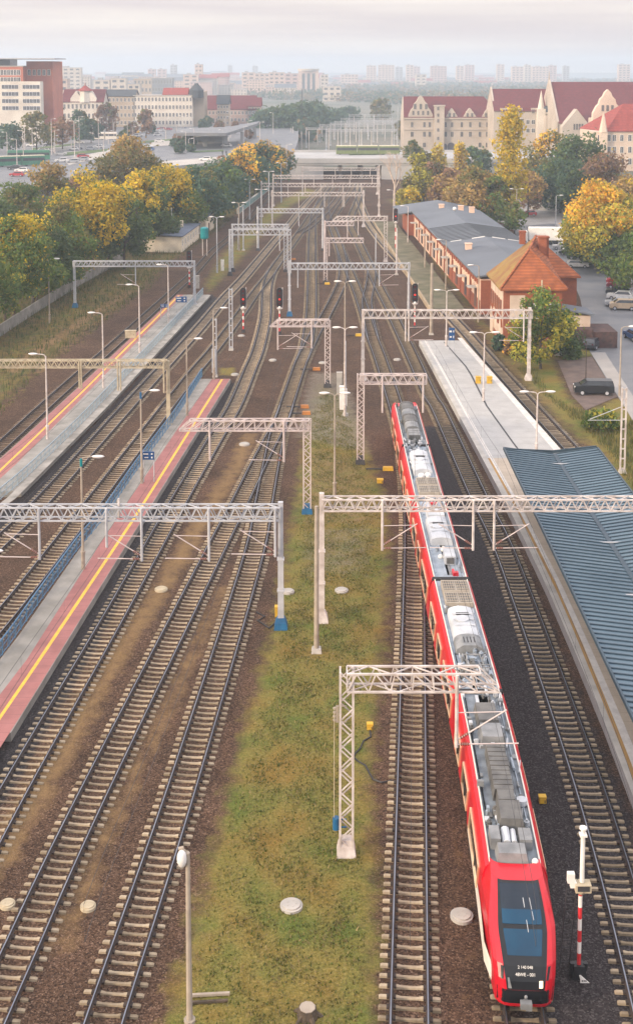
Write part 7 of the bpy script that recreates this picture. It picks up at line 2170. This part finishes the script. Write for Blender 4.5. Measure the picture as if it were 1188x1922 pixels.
block('ochre_block', 'ochre slab joined to the grey glass office', 252, 286, 205, 148, 'ochre', 20, 4, 5, z=0)
block('brick_terrace', 'row with big red roofs past the cream corner block', 384, 480, 232, 206, 'rose_wall', 18, 2, 14, roof_h=8, rm='tile_red')
block('town_house', 'tall grey gabled house in front of the red roofed row', 408, 430, 236, 196, 'ochre', 12, 4, 4, roof_h=5, rm='felt_rib')
block('town_house', 'narrow pale gabled house beside the bluish wood', 466, 490, 232, 200, 'rose_wall', 12, 4, 4, roof_h=5, rm='tile_red')
M['stone_warm'] = mat('stone_warm', (0.64, 0.52, 0.42), (0.52, 0.42, 0.34), rough=.9, scale=.12, detail=7)
# ------------------------------------------------------------------ castle-like block beyond the trees
def facade_rows(root, Y, cols, rows_, w, h, frame='stone_cream'):
    for py in rows_:
        for px in cols:
            p = at(px, py, Y); put_window(root, p.x, Y - .06, p.z, w, h, frame=frame)
def pediment(mb, px0, px1, pyb, pyt, Y, th=1.2, curved=True):
    """stepped, curved baroque gable standing in front of the roof"""
    a, b = at(px0, pyb, Y), at(px1, pyb, Y)
    zt = zat(pyt, Y); w = b.x - a.x; h = zt - a.z; c = (a.x + b.x) / 2
    out = [(0, 0), (0, .18), (.06, .3), (.12, .42), (.2, .5), (.24, .66), (.34, .76), (.40, .9), (.5, 1.0)]
    pts = [(a.x + w * x, Y - .3, a.z + h * y) for x, y in out] + [(b.x - w * x, Y - .3, a.z + h * y) for x, y in out[-2::-1]]
    mb.extrude(pts, (0, th, 0))
def castle():
    Y = 585.0; d = 22
    root = empty('castle_block', Vector((at(850, 290, Y).x, Y, 0)), 'cream castle-like block with four curved gables and a dark red roof', 'building')
    x0, x1 = at(757, 290, Y).x, at(938, 290, Y).x
    ze = zat(221, Y); zr = zat(182, Y + d / 2)
    mb = MB(); mb.box(((x0 + x1) / 2, Y + d / 2, ze / 2), (x1 - x0, d, ze)); mb.build('wall', M['stone_cream'], root)
    mb = MB(); mb.box(((x0 + x1) / 2, Y - .2, ze - .3), (x1 - x0 + .6, .8, .7)); mb.box(((x0 + x1) / 2, Y - .15, zat(243, Y)), (x1 - x0 + .4, .5, .4)); mb.build('cornice', M['stone_cream'], root)
    mb = MB(); xr0, xr1 = at(757, 182, Y + d / 2).x, at(907, 182, Y + d / 2).x
    mb.extrude([(x0, Y - .5, ze), (x1 + .5, Y - .5, ze), (xr1, Y + d / 2, zr), (xr0, Y + d / 2, zr)], (0, 0, .3)); mb.extrude([(x1 + .5, Y - .5, ze), (x1 + .5, Y + d, ze), (xr1, Y + d / 2, zr)], (0, 0, .3)); mb.extrude([(x0, Y + d, ze), (x1, Y + d, ze), (xr1, Y + d / 2, zr), (xr0, Y + d / 2, zr)], (0, 0, .3)); mb.build('roof', M['tile_red'], root)
    mb = MB(); mb.extrude([(x0, Y, ze), (x0, Y + d, ze), (x0, Y + d / 2, zr)], (.5, 0, 0)); mb.build('end_gable', M['stone_cream'], root)
    for a, b, t in ((766, 812, 179), (836, 859, 203), (868, 894, 203), (903, 928, 203)):
        mb = MB(); pediment(mb, a, b, 224, t, Y, 3.0); g = mb.build('gable', M['stone_cream'], root)
        n = 4 if b - a > 30 else 2
        for k in range(n):
            p = at(a + (b - a) * (k + 1) / (n + 1), 216 if n == 2 else 212, Y); q = put_window(root, p.x, Y - .36, p.z, 1.0, 2.0, frame='stone_cream')
        if n == 4:
            for k in range(3): p = at(a + (b - a) * (k + 1.2) / 4.4, 200, Y); put_window(root, p.x, Y - .36, p.z, 1.2, 2.6, frame='stone_cream')
    mb = MB(); xa, xb = at(814, 290, Y).x, at(832, 290, Y).x; zt = zat(199, Y); mb.box(((xa + xb) / 2, Y - .6, zt / 2), (xb - xa, 3, zt)); mb.box(((xa + xb) / 2, Y - .6, zt + .2), (xb - xa + .8, 3.6, .6)); mb.build('stair_tower', M['stone_cream'], root)
    for py in (204, 216, 227, 244, 260): p = at(822, py, Y - 2.2); put_window(root, p.x, Y - 2.15, p.z, 1.0, 1.6, frame='stone_cream')
    facade_rows(root, Y, [773, 796, 806, 836, 848, 866, 882, 900, 914, 928], [234], 1.1, 2.4)
    facade_rows(root, Y, [773, 796, 806, 836, 848, 866, 882, 900, 914, 928], [252], 1.3, 2.4)
    facade_rows(root, Y, [773, 796, 900, 914, 928], [272], 1.4, 2.2)
    for px in (834, 846):
        mb = MB(); c = at(px, 284, Y); r = 1.7 if px == 846 else 1.1
        pts = [(c.x - r, Y - .2, 0), (c.x + r, Y - .2, 0)] + [(c.x + r * math.cos(math.pi * k / 8), Y - .2, zat(274, Y) + r * math.sin(math.pi * k / 8)) for k in range(9)]
        mb.extrude(pts, (0, .3, 0)); mb.build('arched_door', M['office_dark'], root)
castle()
def castle_middle():
    Y = 565.0; d = 26
    root = empty('castle_middle_wing', Vector((at(985, 290, Y).x, Y, 0)), 'middle castle wing with a plain red roof, white spire and small domed tower', 'building')
    x0, x1 = at(925, 290, Y).x, at(1050, 290, Y).x
    ze, zr = zat(209, Y), zat(168, Y + d / 2)
    mb = MB(); mb.box(((x0 + x1) / 2, Y + d / 2, ze / 2), (x1 - x0, d, ze)); mb.build('wall', M['stone_cream'], root)
    mb = MB(); mb.extrude([(x0, Y - .5, ze), (x1, Y - .5, ze), (x1, Y + d / 2, zr), (x0, Y + d / 2, zr)], (0, 0, .3)); mb.extrude([(x0, Y + d, ze), (x1, Y + d, ze), (x1, Y + d / 2, zr), (x0, Y + d / 2, zr)], (0, 0, .3)); mb.build('roof', M['tile_red'], root)
    mb = MB(); mb.extrude([(x0, Y, ze), (x0, Y + d, ze), (x0, Y + d / 2, zr + 1.2)], (.8, 0, 0)); mb.extrude([(x1 - .8, Y, ze), (x1 - .8, Y + d, ze), (x1 - .8, Y + d / 2, zr + 1)], (.8, 0, 0)); mb.build('end_gable', M['stone_cream'], root)
    for a, b in ((938, 980), (996, 1012)):
        mb = MB(); p, q = at(a, 208, Y), at(b, 208, Y); mb.box(((p.x + q.x) / 2, Y + 1, zat(209, Y)), (q.x - p.x, 2.4, 3)); mb.build('dormer', M['stone_cream'], root)
        n = 5 if b - a > 30 else 2
        for k in range(n): put_window(root, p.x + (q.x - p.x) * (k + .5) / n, Y - .3, zat(209, Y), 1.2, 1.8, frame='stone_cream')
    for px in (990, 1000): facade_rows(root, Y, [px], [229, 245], 1.6, 2.0, 'white_paint')
    p = at(976, 237, Y); put_window(root, p.x, Y - .06, p.z, 2.6, 7, frame='white_paint', bars=3)
    facade_rows(root, Y, [945, 958], [232, 248], 1.4, 2.2)
    x = at(1014, 200, Y).x
    mb = MB(); mb.box((x, Y - 1, zat(204, Y) / 2), (3.6, 3.6, zat(204, Y))); mb.tube((x, Y - 1, zat(204, Y)), (x, Y - 1, zat(170, Y)), 1.6, .1, n=8); mb.build('spire', M['plaster_white'], root)
    x = at(1027, 200, Y).x
    mb = MB(); mb.tube((x, Y - 1, 0), (x, Y - 1, zat(216, Y)), 2.9, n=12); mb.tube((x, Y - 1, zat(214, Y)), (x, Y - 1, zat(206, Y)), 2.0, n=10); mb.build('tower', M['stone_cream'], root)
    mb = MB(); mb.sphere((x, Y - 1, zat(206, Y)), (2.3, 2.3, 2.0)); mb.tube((x, Y - 1, zat(206, Y)), (x, Y - 1, zat(190, Y)), .5, .08); mb.build('dome', M['felt_rib'], root)
castle_middle()
def castle_hall():
    Y = 540.0; d = 44
    root = empty('castle_hall', Vector((at(1130, 300, Y).x, Y, 0)), 'tallest castle hall with a huge dark red roof and a thin ridge spike', 'building')
    x0, x1 = at(1046, 290, Y).x, at(1300, 290, Y).x
    ze, zr = zat(232, Y), zat(155, Y + d / 2)
    mb = MB(); mb.box(((x0 + x1) / 2, Y + d / 2, ze / 2), (x1 - x0, d, ze)); mb.build('wall', M['stone_cream'], root)
    mb = MB()
    for ya, yb in ((Y - .5, Y + d / 2), (Y + d + .5, Y + d / 2)):
        mb.extrude([(x0, ya, ze), (x1, ya, ze), (x1, yb, zr), (x0, yb, zr)], (0, 0, .3))
    mb.build('roof', M['tile_red'], root)
    mb = MB(); mb.extrude([(x0 - .6, Y, ze - 4), (x0 - .6, Y + d, ze - 4), (x0 - .6, Y + d, ze + 1), (x0 - .6, Y + d / 2, zr + 1.4), (x0 - .6, Y, ze + 1)], (.9, 0, 0)); mb.tube((x0 - .3, Y + d / 2, zr), (x0 - .3, Y + d / 2, zr + 5), .35, .1); mb.build('end_gable', M['stone_cream'], root)
    Yg_ = Y - 6
    mb = MB(); a, b = at(1055, 238, Yg_), at(1108, 238, Yg_); mb.extrude([(a.x, Yg_, 0), (b.x, Yg_, 0), (b.x, Yg_, a.z), ((a.x + b.x) / 2, Yg_, zat(205, Yg_)), (a.x, Yg_, a.z)], (0, 6.5, 0)); mb.build('gable', M['stone_cream'], root)
    for k in range(4): p = at(1077 + 5 * k, 238, Yg_); put_window(root, p.x, Yg_ - .05, p.z, .8, 2.6, frame='stone_cream')
castle_hall()
def castle_wing():
    Y = 470.0; d = 24
    root = empty('castle_near_wing', Vector((at(1160, 330, Y).x, Y, 0)), 'nearest castle wing, warm cream with a bright red hipped roof and curved gable', 'building')
    x0, x1 = at(1112, 290, Y).x, at(1330, 290, Y).x
    ze = zat(247, Y)
    mb = MB(); mb.box(((x0 + x1) / 2, Y + d / 2, ze / 2), (x1 - x0, d, ze)); mb.build('wall', M['stone_warm'], root)
    xm = at(1168, 200, Y + 8).x; zr = zat(196, Y + 8)
    mb = MB(); mb.extrude([(x0 + 5, Y - .6, ze), (x1, Y - .6, ze), (x1, Y + d / 2, zr), (xm, Y + d / 2 - 4, zr)], (0, 0, .3)); mb.extrude([(x0 - .3, Y + d, ze), (x0 + 5, Y - .6, ze), (xm, Y + d / 2 - 4, zr)], (0, 0, .3)); mb.extrude([(x0, Y + d, ze), (x1, Y + d, ze), (x1, Y + d / 2, zr), (xm, Y + d / 2 - 4, zr)], (0, 0, .3)); mb.build('roof', M['tile_bright'], root)
    Y2 = Y + 26
    mb = MB(); pediment(mb, 1112, 1166, 222, 168, Y2, 3); mb.build('gable', M['stone_warm'], root)
    xa, xb = at(1112, 222, Y2).x, at(1166, 222, Y2).x
    mb = MB(); mb.box(((xa + xb) / 2, Y2 + 4, zat(222, Y2) / 2), (xb - xa, 8.5, zat(222, Y2))); mb.build('wall', M['stone_warm'], root)
    for k in range(3): p = at(1130 + 9 * k, 203, Y2); put_window(root, p.x, Y2 - .36, p.z, 1.0, 2.4, frame='stone_cream')
    mb = MB(); x = at(1133, 200, Y - 1).x; mb.box((x, Y - .5, zat(248, Y) / 2), (2.8, 2.4, zat(248, Y))); mb.tube((x, Y - .5, zat(248, Y)), (x, Y - .5, zat(210, Y)), 1.7, .15, n=6); mb.build('pinnacle', M['stone_warm'], root)
    facade_rows(root, Y, [1124, 1142, 1152, 1166, 1181, 1192], [259, 281, 303], 1.3, 2.4, 'white_paint')
castle_wing()

# ------------------------------------------------------------------ far skyline
SKY = [mat('far_wall_' + n, c, tuple(v * .85 for v in c), rough=.9, scale=.05) for n, c in (('peach', (.58, .44, .36)), ('cream', (.56, .49, .41)), ('rose', (.52, .37, .33)), ('grey', (.38, .38, .40)))]
SG = 'pale tower blocks on the hazy skyline'
def far_block(px0, px1, pyt, Y, mi, label, floors=9, group=SG, depth=14, extra=None):
    x0, x1 = at(px0, 130, Y).x, at(px1, 130, Y).x; zt = zat(pyt, Y)
    root = empty('tower_block', ((x0 + x1) / 2, Y, 0), label, 'building', group)
    mb = MB(); mb.box(((x0 + x1) / 2, Y + depth / 2, zt / 2 - .5), (x1 - x0, depth, zt + 1)); mb.build('wall', SKY[mi], root)
    g = MB(); n = max(2, int((x1 - x0) / 7))
    for f in range(floors):
        for k in range(n):
            g.box((x0 + (x1 - x0) * (k + .5) / n, Y - .1, zt * (f + .5) / floors), ((x1 - x0) / n * .55, .3, zt / floors * .42))
    g.build('windows', M['far_glass'], root)
    r = MB(); r.box((x0 + (x1 - x0) * .35, Y + depth / 2, zt + 1.2), ((x1 - x0) * .25, depth * .5, 2.4)); r.box(((x0 + x1) / 2, Y + depth / 2, zt + .15), (x1 - x0 + .8, depth + .8, .3)); r.build('roof_hut', SKY[3], root)
data = [
    (107, 152, 127, 1700, 1, 'broad cream block above the mansion on the skyline'), (104, 126, 148, 1150, 0, 'peach block just past the red office roof'), (176, 206, 150, 1300, 1, 'stepped cream flats with two roof huts, first of a row'), (208, 236, 147, 1300, 1, 'stepped cream flats, second of the row behind the ochre tenement'), (240, 262, 158, 1100, 1, 'small bright cream house block beside the ochre slab'), (278, 292, 130, 2400, 2, 'rose twin block behind the grey glass office, nearer one'), (296, 312, 130, 2450, 2, 'rose twin block behind the grey glass office, farther one'), (320, 332, 122, 2600, 3, 'slim grey tower with pale edges above the glass office'), (344, 372, 140, 1700, 0, 'peach block beside the tall narrow peach tower'), (366, 380, 121, 1750, 0, 'tall narrow peach tower over the red roofs'), (428, 436, 123, 3300, 3, 'faint grey tower alone on the skyline'), (474, 484, 124, 3300, 3, 'faint grey tower second from the peach group'), (454, 478, 136, 1900, 0, 'sunlit peach block first in the long group'), (478, 506, 138, 1850, 0, 'sunlit peach block in the middle of the long group'), (505, 534, 136, 1800, 0, 'bright peach block before the round roofed hospital'), (534, 560, 138, 1850, 2, 'rose block attached to the round roofed hospital'), (602, 616, 140, 1800, 1, 'small bright cream block past the round roofed hospital'), (688, 706, 123, 3000, 0, 'peach block first of the group over the far yard'), (710, 740, 122, 3000, 0, 'wide peach block with a roof hut over the far yard'), (742, 756, 126, 3100, 3, 'bluish grey block over the far yard'), (762, 776, 122, 2900, 0, 'peach tower above the castle ridge end'), (776, 788, 125, 2950, 2, 'rose tower touching the peach one above the castle'), (808, 838, 124, 2800, 2, 'wide rose block with many windows above the castle roof'), (856, 870, 124, 2900, 0, 'peach block above the castle gables'), (872, 890, 122, 3000, 2, 'rose block with a chimney above the castle gables'), (932, 946, 121, 3100, 0, 'slim peach tower above the middle castle wing'), (960, 982, 125, 2900, 0, 'peach block left of the long skyline group'), (984, 996, 122, 2950, 1, 'cream tower inside the long skyline group'), (998, 1030, 125, 2900, 0, 'long peach block inside the skyline group'), (1030, 1044, 123, 2900, 2, 'rose block ending the skyline group before the hall roof'), (1056, 1068, 124, 3100, 3, 'faint grey tower just above the hall roof'), (1160, 1182, 121, 2900, 0, 'peach block above the bright red hipped roof'), (606, 640, 162, 1500, 1, 'low pale building among the hazy trees over the yard'), (640, 672, 140, 2600, 0, 'low peach roofs on the hazy hill'), (780, 800, 140, 2300, 1, 'low cream school block on the hazy hill')]
for a, b, t, Y, m, lab in data: far_block(a, b, t, Y, m, lab, floors=max(3, int(zat(t, Y) / 5)))
def hospital():
    Y = 1800.0; x0, x1 = at(560, 130, Y).x, at(598, 130, Y).x
    root = empty('hospital', ((x0 + x1) / 2, Y, 0), 'large block with a round overhanging roof on the skyline', 'building', SG)
    zt = zat(133, Y)
    mb = MB(); mb.box(((x0 + x1) / 2, Y + 12, zt / 2), (x1 - x0, 24, zt)); mb.build('wall', SKY[0], root)
    mb = MB(); mb.tube(((x0 + x1) / 2, Y + 10, zt), ((x0 + x1) / 2, Y + 10, zat(129, Y)), 15, 16, n=20); mb.build('roof', SKY[1], root)
    g = MB()
    for k in range(3): g.box((x0 + (x1 - x0) * (.25 + .25 * k), Y - .2, zt * .55), ((x1 - x0) * .14, .4, zt * .7))
    g.build('windows', M['far_glass'], root)
hospital()
# small town houses scattered through the far woods
rh = random.Random(21)
hk = 0
HW = ['cream', 'peach', 'rose', 'grey']
spots = []
for px, py in [(300, 168), (330, 170), (345, 175), (405, 160), (425, 165), (445, 158), (460, 168), (500, 170), (520, 175), (545, 172), (570, 178), (640, 172), (665, 168), (700, 164), (730, 160), (745, 165), (790, 152), (830, 148), (870, 150), (905, 148), (400, 178), (440, 180), (480, 182), (500, 150), (420, 148), (620, 150), (690, 148)]:
    Y = G(594, py).y
    if Y > 5200: continue
    b = G(px, py); w = rh.uniform(10, 20) * (1 + Y / 4000); h = rh.uniform(5, 9); dd = rh.uniform(9, 14)
    c = rh.randrange(3)
    root = empty('far_house', (b.x, Y, 0), 'small hazy %s house with a pitched roof among the far woods' % HW[c], 'house', 'small houses in the far haze')
    mb = MB(); mb.box((b.x, Y + dd / 2, h / 2), (w, dd, h)); mb.build('wall', SKY[c], root)
    mb = MB(); gable_roof(mb, (b.x - w / 2, Y), None, (b.x + w / 2, Y + dd), None, h, h + 4, 'x', .4); mb.build('roof', M['tile_bright'] if rh.random() < .5 else M['felt'], root)
for k in range(150):
    zone = rh.random()
    if zone < .6: px, py = rh.uniform(105, 650), rh.uniform(149, 186)
    else: px, py = rh.uniform(620, 1050), rh.uniform(142, 164)
    b = G(px, py); Y = b.y; w = rh.uniform(14, 34) * (1 + Y / 5000); h = rh.uniform(10, 28) * (1 if px < 600 else .6); dd = 12; c = rh.randrange(3)
    root = empty('far_house', (b.x, Y, 0), '%s blocks and houses crowding the hazy town' % HW[c].capitalize(), 'house', 'crowded hazy town blocks')
    root['label'] = 'small %s block in the crowded haze of the far town' % HW[c]
    mb = MB(); mb.box((b.x, Y + dd / 2, h / 2), (w, dd, h)); mb.build('wall', SKY[c], root)
    if rh.random() < .5:
        mb = MB(); gable_roof(mb, (b.x - w / 2, Y), None, (b.x + w / 2, Y + dd), None, h, h + 5, 'x', .4); mb.build('roof', M['tile_bright'] if rh.random() < .6 else M['felt'], root)
    else:
        mb = MB(); mb.box((b.x, Y + dd / 2, h + .3), (w + 1, dd + 1, .6)); mb.build('roof', SKY[3], root)
    g = MB()
    for f in range(max(2, int(h / 3.2))):
        for q in range(max(3, int(w / 3.6))): g.box((b.x - w / 2 + w * (q + .5) / max(3, int(w / 3.6)), Y - .1, h * (f + .55) / max(2, int(h / 3.2))), (1.5, .3, 1.5))
    g.build('windows', M['far_glass'], root)
# ------------------------------------------------------------------ contact wires
def wires(path, label):
    ct = [p for p, _ in resample(path, 2.0) if 40 < p.y < 300]
    root = empty('overhead_wire', ct[0] + Vector((0, 0, 5.6)), label, 'overhead wire', 'overhead wires above the tracks')
    a = MB(); b = MB(); d = MB()
    for i in range(len(ct) - 1):
        f = lambda j: 6.75 + .45 * (2 * ((j / 27.0) % 1) - 1) ** 2
        p, q = ct[i], ct[i + 1]
        a.bar(p + Vector((0, 0, 5.7)), q + Vector((0, 0, 5.7)), .016)
        b.bar(p + Vector((0, 0, f(i))), q + Vector((0, 0, f(i + 1))), .016)
        if i % 4 == 0: d.bar(p + Vector((0, 0, 5.7)), p + Vector((0, 0, f(i))), .008)
    a.build('contact_wire', M['dark_iron'], root); b.build('messenger_wire', M['dark_iron'], root); d.build('hanger', M['dark_iron'], root)
for T_, lab in ((T2, 'thin wire over the track by the stepped platform edge'), (T3, 'thin wire over the track by the bright blue railing'), (T4, 'thin wire over the shadowed track along the red striped platform'), (T6, 'thin wire over the straight long track by the grass strip'), (T8, 'thin wire over the track of the red train'), (T9, 'thin wire over the track along the pale platform'), (T7, 'thin wire over the straight track beside the grass')):
    wires(T_, lab)
# ------------------------------------------------------------------ air
hz = bpy.data.materials.new('haze_air'); hz.use_nodes = True
hn, hl = hz.node_tree.nodes, hz.node_tree.links
hn.clear()
ho = hn.new('ShaderNodeOutputMaterial'); hv = hn.new('ShaderNodeVolumePrincipled')
hv.inputs['Color'].default_value = (0.70, 0.83, 0.98, 1)
hv.inputs['Density'].default_value = HAZE
hv.inputs['Anisotropy'].default_value = 0.25
hl.new(hv.outputs[0], ho.inputs['Volume'])
mb = MB(); mb.box((0, 2700, 44.0), (5200, 6200, 90.4)); 
o = mb.build('haze', hz); o['kind'] = 'stuff'; o['label'] = 'pale morning haze lying over the town and tracks'; o['category'] = 'haze'
